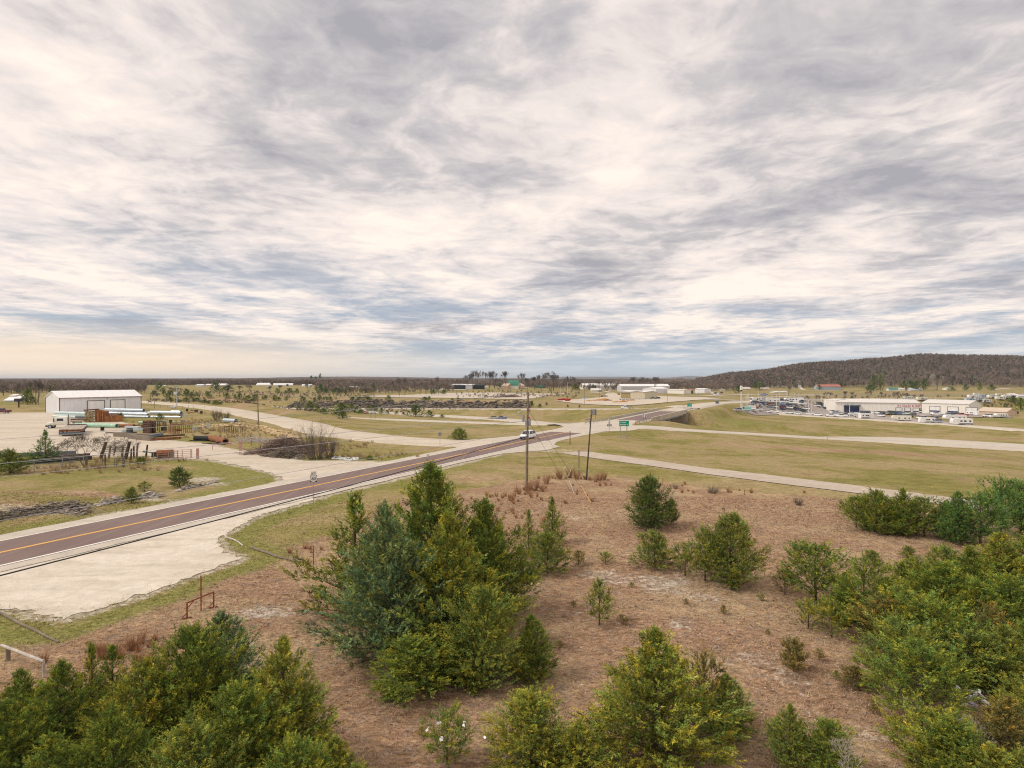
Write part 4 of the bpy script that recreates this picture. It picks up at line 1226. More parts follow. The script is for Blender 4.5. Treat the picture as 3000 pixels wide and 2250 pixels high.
# shrubs made of many upright stems
def shrub_mesh(name, seed, n_, h, r, depth=2, thin=.012, lean=.5, mat=None):
    q = np.random.default_rng(seed)
    segs = []
    for i in range(n_):
        a_, rr = q.uniform(0, 6.28), r * .35 * math.sqrt(q.random())
        p = np.array([rr * math.cos(a_), rr * math.sin(a_), 0])
        d = norm(np.array([math.cos(a_) * lean * q.uniform(.2, 1.1), math.sin(a_) * lean * q.uniform(.2, 1.1), 1]))
        L = h * q.uniform(.55, 1.05)
        r_ = thin * q.uniform(.8, 1.6)
        k = 5
        for j in range(k):
            d = norm(d + q.normal(size=3) * .12)
            p2 = p + d * L / k
            segs.append((p, r_, p2, r_ * .85))
            if j > 0:
                for _ in range(depth):
                    d2 = norm(d + q.normal(size=3) * .5 + np.array([0, 0, .2]))
                    p3 = p2 + d2 * L * q.uniform(.12, .3)
                    segs.append((p2, r_ * .6, p3, r_ * .35))
                    for _ in range(2):
                        p4 = p3 + norm(d2 + q.normal(size=3) * .5) * L * .12
                        segs.append((p3, r_ * .4, p4, r_ * .25))
            p, r_ = p2, r_ * .8
    V, F = tubes(segs, 3)
    return np_mesh(name, V, F, mat or m_twig, smooth=True)


m_rusty_grass = simple('rusty_bluestem', (0.42, 0.235, 0.13), .95, var=.35, scale=4)
m_strawstem = simple('straw_stems', (0.45, 0.34, 0.19), .95, var=.3, scale=4)
SH = [shrub_mesh('shrub_a', 1, 70, 3.0, 2.4, thin=.022), shrub_mesh('shrub_b', 2, 60, 3.0, 2.0, thin=.022)]
SG = [shrub_mesh('grass_a', 3, 60, .9, .6, depth=1, thin=.012, lean=.55, mat=m_rusty_grass), shrub_mesh('grass_b', 4, 50, .9, .6, depth=1, thin=.011, lean=.6, mat=m_strawstem)]


def shrub(px, pb, hpx_, wpx, label, lib, vi, bh, bw, group=None, mat=None, name='bare_shrub', cat='shrub'):
    p = G(px, pb)
    o = mobj(name, lib[vi % len(lib)], None, p, random.uniform(0, 6.28))
    s_ = hp(p, hpx_) / bh
    sw = hp(p, wpx) / bw
    o.scale = (sw, sw, s_)
    if mat: slot_mat(o, mat)
    return tag(o, label, cat, group)


shrub(925, 1346, 92, 112, 'big leafless many-stemmed shrub behind the brush pile', SH, 0, 3.0, 4.6)
shrub(965, 1342, 60, 70, 'smaller leafless shrub on the right side of the big one', SH, 1, 3.0, 4.2)
shrub(660, 1236, 30, 34, 'low bare shrub beside the short culvert pipe', SH, 1, 3.0, 4.2)
shrub(635, 1232, 32, 40, 'low bare shrub left of the short culvert pipe', SH, 0, 3.0, 4.6)
for i, (px, pb, h_, wd) in enumerate(((1565, 1438, 40, 44), (1545, 1445, 34, 40), (1600, 1418, 30, 40), (1640, 1404, 32, 40), (1668, 1400, 30, 36), (1690, 1404, 30, 40), (1756, 1408, 28, 34), (1745, 1412, 24, 30), (1520, 1448, 26, 34), (1500, 1470, 20, 26), (1735, 1470, 14, 20), (1590, 1440, 22, 30),
                                      (380, 1905, 44, 60), (300, 1925, 44, 60), (415, 1880, 34, 40), (1770, 1405, 24, 28), (1120, 1560, 20, 30), (1500, 1500, 16, 24), (1440, 1570, 18, 30))):
    where = 'at the foot of the tall pole' if px < 1600 and pb < 1500 else ('around the leaning pole' if pb < 1480 and px > 1600 else ('at the bottom left beside the thicket' if px < 500 else 'in the brown field'))
    shrub(px, pb, h_, wd, 'rust-red grass tuft %s, %s of the tufts' % (where, ords[i]), SG, 0, .9, 1.5, 'rusty tufts of tall grass', name='grass_tuft', cat='grass tuft')
# bleached dead branches in the thickets
for px, pb, h_, lab in ((2850, 2240, 150, 'bleached white dead branch standing in the bottom right thicket'), (2470, 2330, 170, 'bare pale twigs rising beside the small bottom cedar'), (560, 2420, 200, 'grey dead twigs showing at the bottom edge of the left thicket')):
    p = G(px, pb)
    o = mobj('dead_branch', BY[1], None, p, 1.3)
    s_ = hp(p, h_) / 6.0
    o.scale = (s_ * .9, s_ * .9, s_)
    slot_mat(o, m_bleached)
    tag(o, lab, 'branch')


# ------------------------------------------------------------------ woods far off
def tree_tuft_template(seed, n_=30, conifer=False):
    """a 1 m tall, .7 m wide tree of slivers for woods seen from half a mile"""
    q = np.random.default_rng(seed)
    V, F = [], []

    def tri(a_, b_, c_):
        i = len(V)
        V.extend([a_, b_, c_])
        F.append([i, i + 1, i + 2])
    tri(np.array([-.018, 0, 0]), np.array([.018, 0, 0]), np.array([0, 0, .8]))
    tri(np.array([0, -.018, 0]), np.array([0, .018, 0]), np.array([0, 0, .8]))
    for i in range(n_):
        az = i * 2.4
        if conifer:
            z = .08 + .85 * i / n_
            rr = .30 * (1 - z) ** .7
        else:
            z = .25 + .5 * q.random()
            rr = .10
        p = np.array([math.cos(az) * rr * .4, math.sin(az) * rr * .4, z])
        d = norm(np.array([math.cos(az), math.sin(az), q.uniform(.5, 1.6) if not conifer else .5]) + q.normal(size=3) * .2)
        s_ = norm(np.cross(d, q.normal(size=3)))
        L = (.36 * q.uniform(.6, 1.1)) if not conifer else .30 * (1 - z) + .08
        wd = .035 if not conifer else .12
        tri(p - s_ * wd, p + s_ * wd, p + d * L)
    return np.array(V), np.array(F)


m_wood = tinted('winter_woods', (0.225, 0.178, 0.148), .95)


def woods(name, X, Y, H, conif_frac, label, seed, wscale=1.0, tintf=None):
    q = np.random.default_rng(seed)
    n_ = len(X)
    Z = ground_z(X, Y) - .2
    con = q.random(n_) < conif_frac
    VV, FF, TT, base = [], [], [], 0
    for k, sel in ((0, ~con & (np.arange(n_) % 2 == 0)), (1, ~con & (np.arange(n_) % 2 == 1)), (2, con)):
        if not sel.any(): continue
        tv, tf = tree_tuft_template(20 + k, 30 if k < 2 else 22, k == 2)
        P_ = np.stack([X[sel], Y[sel], Z[sel]], 1)
        m_ = len(P_)
        th = q.uniform(0, 6.28, m_)
        hh = H[sel] * (1 if k < 2 else .85)
        ww = hh * wscale * q.uniform(.8, 1.2, m_)
        c_, s_ = np.cos(th), np.sin(th)
        V = np.stack([P_[:, 0:1] + ww[:, None] * (tv[:, 0] * c_[:, None] - tv[:, 1] * s_[:, None]),
                      P_[:, 1:2] + ww[:, None] * (tv[:, 0] * s_[:, None] + tv[:, 1] * c_[:, None]),
                      P_[:, 2:3] + hh[:, None] * tv[:, 2]], -1)
        tn = q.uniform(.85, 1.15, m_) * (1 + .16 * fbm(X[sel], Y[sel], 160, 4))
        col = np.stack([tn * q.uniform(.92, 1.10, m_), tn, tn * q.uniform(.9, 1.08, m_)], 1)
        if k == 2:
            col = np.stack([tn * .42, tn * .62, tn * .40], 1)
        T_ = np.repeat(col[:, None], len(tv), 1)
        VV.append(V.reshape(-1, 3)); TT.append(T_.reshape(-1, 3))
        FF.append((tf[None] + (np.arange(m_) * len(tv))[:, None, None]).reshape(-1, 3) + base)
        base += m_ * len(tv)
    me = np_mesh(name, np.concatenate(VV), np.concatenate(FF), m_wood, attr={'tint': np.concatenate(TT)})
    o = mobj(name, me)
    return tag(o, label, 'woods', kind='stuff')


q = np.random.default_rng(77)


def wedge(n_, p0, p1, y0, y1, power=1.0):
    px = q.uniform(p0, p1, n_)
    y = y0 + (y1 - y0) * q.random(n_) ** power
    return (px - 1500) / FPX * y, y


X, Y = wedge(12500, 2040, 3230, 985, 1900, .85)
keep = Y > 0
woods('hillside_woods', X[keep], Y[keep], q.uniform(8.5, 13, keep.sum()), .16, 'leafless oak woods mixed with dark cedars covering the hill on the right', 5, .95)
X, Y = wedge(800, 2075, 2600, 1080, 1500)
woods('cedar_woods', X, Y, q.uniform(7, 11, len(X)), .8, 'dark cedars along the shoulder of the wooded hill', 6)
X, Y = wedge(2600, -200, 425, 600, 1150, .8)
woods('woods', X, Y, q.uniform(9, 13, len(X)), .04, 'dark brown leafless woods behind the white shed at the far left', 27, 1.0)
X, Y = wedge(1100, 925, 1330, 720, 1130, .8)
woods('woods', X, Y, q.uniform(6, 11, len(X)), .07, 'brown leafless woods right of the pale farm field', 28, 1.0)
X, Y = wedge(3000, 380, 1370, 1110, 1330, .8)
woods('woods', X, Y, q.uniform(10, 13.5, len(X)), .05, 'brown leafless woods closing the fields on the left horizon', 7, 1.0)
X, Y = wedge(1900, 1540, 2150, 860, 1200, .7)
woods('woods', X, Y, q.uniform(8, 12.5, len(X)), .06, 'brown leafless woods behind the sheds in the centre distance', 8, 1.0)
X, Y = wedge(1000, 1000, 1600, 930, 1300, .9)
woods('woods', X, Y, q.uniform(4, 8, len(X)), .10, 'scrubby bare woods beyond the pale field, centre left', 9, 1.0)
# low brush in bands
X, Y = wedge(520, 440, 1100, 480, 720, .8)
woods('brush', X, Y, q.uniform(1.6, 3.6, len(X)), .12, 'band of low brush and scrub below the pale far field', 10, 1.3)
X, Y = wedge(260, 2330, 2980, 400, 540, .8)
woods('brush', X, Y, q.uniform(2.0, 4.5, len(X)), .1, 'brown scrub growing along the ditch behind the sales building', 11, 1.4)
X, Y = wedge(420, 430, 1000, 330, 430, .8)
woods('brush', X, Y, q.uniform(.8, 2.2, len(X)), .2, 'dark scrub lining the far side of the pale side road', 12, 1.4)
X, Y = wedge(420, 830, 1560, 392, 452)
woods('brush', X, Y, q.uniform(.8, 2.4, len(X)), .22, 'scrub clinging to the top and ledges of the limestone cutting', 41, 1.6)
X, Y = wedge(160, 1330, 1700, 560, 720)
woods('brush', X, Y, q.uniform(1.5, 4.0, len(X)), .1, 'low bare brush on the mound behind the gravel clearing', 13, 1.5)

# the far canopy, an unbroken roof of treetops out to the horizon
cx_ = axis(-15500, 15500, -300, 300, 25, 1.04)
cy_ = np.exp(np.linspace(math.log(1300), math.log(14500), 230))
CX, CY = np.meshgrid(cx_, cy_)
CZ = natural(CX, CY) + 10.2 + fbm(CX, CY, 90, 5) * .9 + q.normal(size=CX.shape) * .9
CZ[0] -= 9
CZ = CZ - 7.5 * ((1500 + FPX * CX / CY) > 2000) * (CY < 3200)
ii, jj = np.meshgrid(np.arange(CX.shape[0] - 1), np.arange(CX.shape[1] - 1), indexing='ij')
a = (ii * CX.shape[1] + jj).ravel()
F = np.stack([a, a + 1, a + CX.shape[1] + 1, a + CX.shape[1]], 1)
tn = .55 * q.uniform(.8, 1.2, CX.size) * (1 + .25 * fbm(CX, CY, 700, 6).ravel())  # the sheet has no self-shadow, so that shade is put into the tint
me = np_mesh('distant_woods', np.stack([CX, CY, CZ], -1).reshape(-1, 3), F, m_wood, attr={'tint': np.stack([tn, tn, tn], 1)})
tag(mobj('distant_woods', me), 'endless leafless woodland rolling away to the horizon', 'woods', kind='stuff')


# ------------------------------------------------------------------ solid shapes
class MB:
    """collects simple solids into one mesh"""
    def __init__(s):
        s.V, s.F = [], []

    def add(s, V, F):
        o = len(s.V)
        s.V.extend([tuple(map(float, v)) for v in V])
        s.F.extend([tuple(int(i) + o for i in f) for f in F])
        return s

    def box(s, c, sz, rz=0.0, ry=0.0, rx=0.0, taper=1.0):
        hx, hy, hz = sz[0] / 2, sz[1] / 2, sz[2] / 2
        V = []
        M = Matrix.Rotation(rz, 3, 'Z') @ Matrix.Rotation(ry, 3, 'Y') @ Matrix.Rotation(rx, 3, 'X')
        for z in (-1, 1):
            t = taper if z > 0 else 1
            for x, y in ((-1, -1), (1, -1), (1, 1), (-1, 1)):
                V.append(Vector(c) + M @ Vector((x * hx * t, y * hy * t, z * hz)))
        return s.add(V, [(3, 2, 1, 0), (4, 5, 6, 7), (0, 1, 5, 4), (1, 2, 6, 5), (2, 3, 7, 6), (3, 0, 4, 7)])

    def b2(s, x0, x1, y0, y1, z0, z1):
        return s.box(((x0 + x1) / 2, (y0 + y1) / 2, (z0 + z1) / 2), (x1 - x0, y1 - y0, z1 - z0))

    def rod(s, a, b, r, n_=6, r2=None):
        a, b = Vector(a), Vector(b)
        d = (b - a).normalized()
        u = d.cross(Vector((0, 0, 1)) if abs(d.z) < .9 else Vector((1, 0, 0))).normalized()
        v = d.cross(u)
        V = []
        for p, rr in ((a, r), (b, r if r2 is None else r2)):
            for k in range(n_):
                th = 2 * math.pi * k / n_
                V.append(p + u * rr * math.cos(th) + v * rr * math.sin(th))
        F = [(k, (k + 1) % n_, (k + 1) % n_ + n_, k + n_) for k in range(n_)]
        F += [tuple(range(n_ - 1, -1, -1)), tuple(range(n_, 2 * n_))]
        return s.add(V, F)

    def tube(s, a, b, r, t, n_=20):
        """hollow pipe"""
        a, b = Vector(a), Vector(b)
        d = (b - a).normalized()
        u = d.cross(Vector((0, 0, 1)) if abs(d.z) < .9 else Vector((1, 0, 0))).normalized()
        v = d.cross(u)
        V = []
        for p, rr in ((a, r), (b, r), (b, r - t), (a, r - t)):
            for k in range(n_):
                th = 2 * math.pi * k / n_
                V.append(p + u * rr * math.cos(th) + v * rr * math.sin(th))
        F = []
        for q_ in range(4):
            o, o2 = q_ * n_, ((q_ + 1) % 4) * n_
            F += [(o + k, o + (k + 1) % n_, o2 + (k + 1) % n_, o2 + k) for k in range(n_)]
        return s.add(V, F)

    def quad(s, a, b, c, d):
        return s.add([a, b, c, d], [(0, 1, 2, 3)])

    def prism(s, pts, y0, y1):
        """outline in x,z pushed from y0 to y1"""
        n_ = len(pts)
        V = [(x, y0, z) for x, z in pts] + [(x, y1, z) for x, z in pts]
        F = [tuple(range(n_)), tuple(range(2 * n_ - 1, n_ - 1, -1))]
        F += [(k + n_, (k + 1) % n_ + n_, (k + 1) % n_, k) for k in range(n_)]
        return s.add(V, F)

    def loft(s, rings, cap=True):
        n_ = len(rings[0])
        V = [p for r in rings for p in r]
        F = []
        for i in range(len(rings) - 1):
            for k in range(n_):
                F.append((i * n_ + k, i * n_ + (k + 1) % n_, (i + 1) * n_ + (k + 1) % n_, (i + 1) * n_ + k))
        if cap:
            F += [tuple(range(n_ - 1, -1, -1)), tuple((len(rings) - 1) * n_ + k for k in range(n_))]
        return s.add(V, F)

    def mesh(s, name, m=None, smooth=False):
        me = bpy.data.meshes.new(name)
        me.from_pydata(s.V, [], s.F)
        if m: me.materials.append(m)
        bm = bmesh.new(); bm.from_mesh(me)
        bmesh.ops.recalc_face_normals(bm, faces=bm.faces)
        bm.to_mesh(me); bm.free()
        if smooth:
            me.polygons.foreach_set('use_smooth', [len(p.vertices) <= 4 for p in me.polygons])
            me.set_sharp_from_angle(angle=R(40))
        return me

    def build(s, name, m, parent=None, smooth=False, bevel=0.0):
        o = mobj(name, s.mesh(name, m, smooth), parent)
        if bevel:
            md = o.modifiers.new('bevel', 'BEVEL')
            md.width = bevel; md.segments = 2; md.limit_method = 'ANGLE'
        return o


def copy_tree(o, parent=None, lab=None, loc=None, rz=None):
    c = o.copy()
    COL.objects.link(c)
    c.parent = parent
    if lab: c['label'] = lab
    if loc is not None: c.location = loc
    if rz is not None: c.rotation_euler = (0, 0, rz)
    for ch in list(o.children):
        copy_tree(ch, c)
    return c


def text_obj(txt, size, m, parent, loc, rot=(R(90), 0, 0), depth=.01, name='lettering', bold=0.0, sx=1.0):
    cu = bpy.data.curves.new('text', 'FONT')
    cu.body = txt
    cu.size = size
    cu.align_x = 'CENTER'
    cu.align_y = 'CENTER'
    cu.extrude = depth
    cu.offset = bold
    to = bpy.data.objects.new('text', cu)
    COL.objects.link(to)
    dg = bpy.context.evaluated_depsgraph_get()
    me = bpy.data.meshes.new_from_object(to.evaluated_get(dg))
    bpy.data.objects.remove(to)
    me.materials.clear()
    me.materials.append(m)
    o = mobj(name, me, parent)
    o.location = loc
    o.rotation_euler = rot
    o.scale = (sx, 1, 1)
    return o


def metal_sheet(name, col, freq=3.0, rough=.45, amt=.10, dirt=None):
    """painted ribbed sheet"""
    m, n, b = newmat(name)
    tcn = n.n('ShaderNodeTexCoord').outputs['Object']
    s_ = n.n('ShaderNodeSeparateXYZ'); n.t.links.new(tcn, s_.inputs[0])
    wv = n.math('SINE', n.math('MULTIPLY', n.math('ADD', s_.outputs[0], s_.outputs[1]), freq * 6.28))
    nz = n.noise(n.mapping(tcn, scale=(1, 1, .25)), .8, 5, .6)
    c = n.vmath('MULTIPLY', (*col,), n.maprange(nz, .3, .7, 1 - amt, 1 + amt * .5))
    c = n.vmath('MULTIPLY', c, n.maprange(wv, -1, 1, .96, 1.02))
    if dirt:
        c = n.mix(n.maprange(n.noise(n.mapping(tcn, scale=(1, 1, .2)), 1.3, 6, .7), .52, .72, 0, .6), c, dirt)
    n.set(b.inputs['Base Color'], c)
    b.inputs['Roughness'].default_value = rough
    b.inputs['Specular IOR Level'].default_value = .3
    bp = n.n('ShaderNodeBump'); bp.inputs['Strength'].default_value = .35; bp.inputs['Distance'].default_value = .04
    n.set(bp.inputs['Height'], wv)
    n.t.links.new(bp.outputs[0], b.inputs['Normal'])
    return m


m_white_wall = metal_sheet('white_steel_wall', (0.80, 0.81, 0.84), 1.1)
m_white_roof = metal_sheet('white_steel_roof', (0.88, 0.87, 0.87), 1.1, .4)
m_cream_wall = metal_sheet('cream_steel_wall', (0.88, 0.84, 0.76), .9)
m_cream_roof = metal_sheet('pale_roof', (0.72, 0.68, 0.64), .9)
m_tan_wall = metal_sheet('tan_steel_wall', (0.66, 0.50, 0.36), .9)
m_tan_roof = metal_sheet('tan_roof', (0.62, 0.50, 0.38), .9)
m_grey_wall = metal_sheet('grey_steel_wall', (0.62, 0.63, 0.66), .9)
m_blue_wall = metal_sheet('blue_grey_steel_wall', (0.42, 0.52, 0.64), .9)
m_red_roof = metal_sheet('rust_red_roof', (0.42, 0.13, 0.09), .9, dirt=(.5, .36, .3))
m_green_roof = metal_sheet('green_steel_roof', (0.045, 0.22, 0.15), .9)
m_dark_wall = metal_sheet('black_steel_wall', (0.028, 0.034, 0.045), .9)
m_olive_wall = metal_sheet('stone_beige_wall', (0.60, 0.54, 0.40), .7)
m_trim_red = simple('maroon_trim', (0.20, 0.045, 0.06), .5)
m_trim_dark = simple('dark_trim', (0.05, 0.045, 0.06), .5)
m_door_w = metal_sheet('white_overhead_door', (0.86, 0.85, 0.83), .4)
m_glass = simple('dark_glass', (0.025, 0.035, 0.05), .12, spec=.6)
m_blueglass = simple('blue_tinted_glass', (0.03, 0.05, 0.13), .12, spec=.6)
m_rust = simple('rusty_steel', (0.24, 0.095, 0.045), .85, var=.35, scale=2.0, dirt=(0.42, 0.21, 0.11), dscale=1.2)
m_rust_d = simple('dark_rusty_steel', (0.105, 0.055, 0.04), .85, var=.3, scale=1.5, dirt=(0.2, 0.10, 0.06))
m_orange = simple('orange_rusted_plate', (0.40, 0.17, 0.045), .85, var=.35, scale=2, dirt=(0.20, 0.09, 0.05))
m_olive_m = simple('olive_rusted_plate', (0.33, 0.26, 0.12), .85, var=.3, scale=2, dirt=(0.22, 0.12, 0.06))
m_galv = simple('galvanised_steel', (0.50, 0.57, 0.62), .38, metal=.35, var=.18, scale=1.4)
m_aqua = simple('pale_aqua_pipe_coating', (0.60, 0.74, 0.74), .5, var=.12, scale=1.2, dirt=(0.50, 0.55, 0.52))
m_mint = simple('mint_green_pipe_coating', (0.36, 0.60, 0.45), .55, var=.2, scale=1.2, dirt=(0.36, 0.42, 0.30))
m_black = simple('black_rubber', (0.018, 0.018, 0.02), .8)
m_dark_steel = simple('dark_painted_steel', (0.045, 0.05, 0.06), .6, var=.25, scale=1)
m_bluegrey = simple('blue_grey_beam_paint', (0.13, 0.17, 0.21), .65, var=.25, scale=.8, dirt=(0.16, 0.12, 0.09))
m_post = simple('weathered_pole_wood', (0.23, 0.185, 0.145), .95, var=.3, scale=3, bump=.4, bscale=8)
m_postd = simple('dark_creosote_wood', (0.085, 0.062, 0.050), .95, var=.3, scale=3)
m_plank = simple('grey_deck_boards', (0.42, 0.35, 0.29), .95, var=.3, scale=4)
m_timber = simple('old_grey_timber', (0.22, 0.18, 0.14), .95, var=.3, scale=2)
m_lumber = simple('new_yellow_lumber', (0.68, 0.42, 0.17), .9, var=.25, scale=1)
m_lumber2 = simple('orange_wrapped_lumber', (0.60, 0.28, 0.10), .9, var=.25, scale=1)
m_pink = simple('faded_pink_gate_paint', (0.50, 0.27, 0.26), .7, var=.2, scale=3)
m_red = simple('red_enamel', (0.50, 0.02, 0.025), .35, var=.1)
m_signg = simple('green_sign_sheeting', (0.0, 0.36, 0.25), .45, var=.04)
m_signw = simple('white_sign_sheeting', (0.82, 0.80, 0.78), .45, var=.04)
m_signb = simple('sign_black', (0.012, 0.012, 0.016), .5)
m_signblue = simple('sign_blue', (0.02, 0.06, 0.28), .45)
m_galvpost = simple('galvanised_post', (0.36, 0.36, 0.37), .5, metal=.3)
m_rail = simple('guardrail_steel', (0.46, 0.47, 0.45), .45, metal=.3, dirt=(.3, .25, .2))
m_parapet = simple('bridge_parapet_concrete', (0.50, 0.44, 0.35), .9, var=.2, scale=.6, dirt=(.24, .20, .15), dscale=.3)
m_abut = simple('abutment_concrete', (0.36, 0.30, 0.23), .9, var=.25, scale=.5, dirt=(.18, .15, .12), dscale=.25)
m_girder = simple('blue_grey_girder', (0.42, 0.50, 0.55), .6, var=.15, scale=.5, dirt=(.2, .17, .14))
m_yobj = simple('orange_marker', (0.75, 0.30, 0.05), .5)
m_cream_paint = simple('cream_truck_paint', (0.76, 0.74, 0.66), .35)
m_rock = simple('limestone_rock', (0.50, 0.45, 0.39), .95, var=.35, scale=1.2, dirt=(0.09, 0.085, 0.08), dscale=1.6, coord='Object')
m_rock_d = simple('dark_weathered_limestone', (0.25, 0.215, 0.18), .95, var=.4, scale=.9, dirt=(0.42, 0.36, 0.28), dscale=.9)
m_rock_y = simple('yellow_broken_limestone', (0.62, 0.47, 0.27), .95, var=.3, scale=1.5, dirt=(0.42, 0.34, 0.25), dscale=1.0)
m_brush = simple('heaped_brush', (0.25, 0.18, 0.145), .95, var=.4, scale=2)
m_rustpost = simple('rusty_fence_post', (0.24, 0.075, 0.04), .85, var=.2)
m_white = simple('white_gloss', (0.84, 0.83, 0.82), .3, var=.03)
m_lamp_pole = simple('white_lamp_pole', (0.78, 0.74, 0.72), .45, var=.05)
m_wire = simple('cable_aluminium', (0.42, 0.42, 0.44), .5)
m_wired = simple('cable_dark', (0.035, 0.035, 0.045), .6)
m_paper = simple('white_scrap', (0.85, 0.85, 0.87), .6)


# ------------------------------------------------------------------ bridge
def bridge():
    e = empty('road_bridge', (BR0[0], BR0[1], 0), math.atan2(_bd[1], _bd[0]))
    tag(e, 'low concrete and steel bridge carrying the road over the highway', 'bridge')
    L = BRL
    MB().b2(-1.0, L + 1.2, -6.2, 6.2, -.42, -.02).build('deck', m_parapet, e)
    w_ = 3.95
    MB().b2(-6, L - 3, -w_, w_, -.02, .03).build('asphalt_surface', m_road, e)
    MB().b2(-1, L + 1.2, -6.0, -w_ - .003, -.02, .022).b2(-1, L + 1.2, w_ + .003, 6.0, -.02, .022).build('shoulder', m_conc, e)
    for sy in (-1, 1):
        x0 = -1.0 if sy > 0 else 2.5
        MB().prism([(x0, -.75), (L + 1, -.75), (L + 1, .80), (x0, .80)], sy * 6.02, sy * 6.34).build('parapet', m_parapet, e)
        MB().b2(x0 - .02, L + 1.02, min(sy * 5.96, sy * 6.40), max(sy * 5.96, sy * 6.40), .802, .87).build('coping', m_conc, e)
    for y in (-5.1, -1.7, 1.7, 5.1):
        MB().b2(8, L - 1.5, y - .12, y + .12, -1.42, -.425).b2(8, L - 1.5, y - .3, y + .3, -1.50, -1.423).build('girder', m_girder, e)
    for x in (18.0, 30.0):
        m = MB()
        m.b2(x - .6, x + .6, -5.6, 5.6, -2.1, -1.505)
        m.build('pier_cap', m_abut, e)
        for y in (-4, 0, 4):
            MB().rod((x, y, -2.102), (x, y, -8.6), .42, 12).build('pier', m_abut, e, smooth=True)
    MB().b2(L - 1.45, L - .3, -6.6, 6.6, -8.5, -.43).build('abutment', m_abut, e)
    MB().prism([(L - 2.5, -8.5), (L + 9.5, -8.5), (L + 9.5, -.8), (L - .29, -.76), (L - 1.0, -3.0)], -6.95, -6.62).build('wing_wall', m_abut, e)
    MB().prism([(L - 2.5, -8.5), (L + 9.5, -8.5), (L + 9.5, -.8), (L - .29, -.76), (L - 1.0, -3.0)], 6.62, 6.95).build('wing_wall', m_abut, e)
    return e


bridge()


def guardrail(pts, label, h=.78, marker=False):
    e = empty('guardrail', pts[0])
    tag(e, label, 'guardrail', 'guardrails leading on to the bridge')
    o = Vector(pts[0])
    P_ = [Vector(p) - o for p in pts]
    rail = MB()
    for a_, b_ in zip(P_[:-1], P_[1:]):
        d = (b_ - a_)
        L = d.length
        rz = math.atan2(d.y, d.x)
        c_ = (a_ + b_) / 2
        rail.box((c_.x, c_.y, c_.z + h - .08), (L + .05, .05, .15), rz)
        rail.box((c_.x, c_.y, c_.z + h - .24), (L + .05, .05, .12), rz)
    rail.build('rail', m_rail, e)
    for i, p in enumerate(P_):
        MB().box((p.x, p.y, p.z + h / 2 - .25), (.16, .2, h + .4)).build('post', m_parapet if marker else m_rail, e)
    if marker:
        MB().box((P_[0].x - .1, P_[0].y - .25, P_[0].z + .45), (.5, .12, .6)).build('end_marker', m_yobj, e)


nb = np.array((-_bd[1], _bd[0]))
guardrail([(*(BR0 + nb * 6.2 - _bd * s_), 0) for s_ in (24, 20.2, 16.4, 12.6, 8.8, 5, 1.2)], 'long steel guardrail running up to the far side parapet of the bridge')
guardrail([(*(BR0 - nb * 6.2 - _bd * s_), 0) for s_ in (16, 14, 12, 10, 8, 6, 4, 2, 0, -2)], 'guardrail on pale posts with an orange end marker, nearest to the camera', marker=True)
guardrail([(*(BR1 - nb * 6.2 + _bd * s_), 0) for s_ in (1.2, 5, 9, 13)], 'short dark guardrail past the far end of the bridge, highway side')
guardrail([(*(BR1 + nb * 6.2 + _bd * s_), 0) for s_ in (1.2, 5, 9)], 'short guardrail past the far end of the bridge, beside the gravel lot')


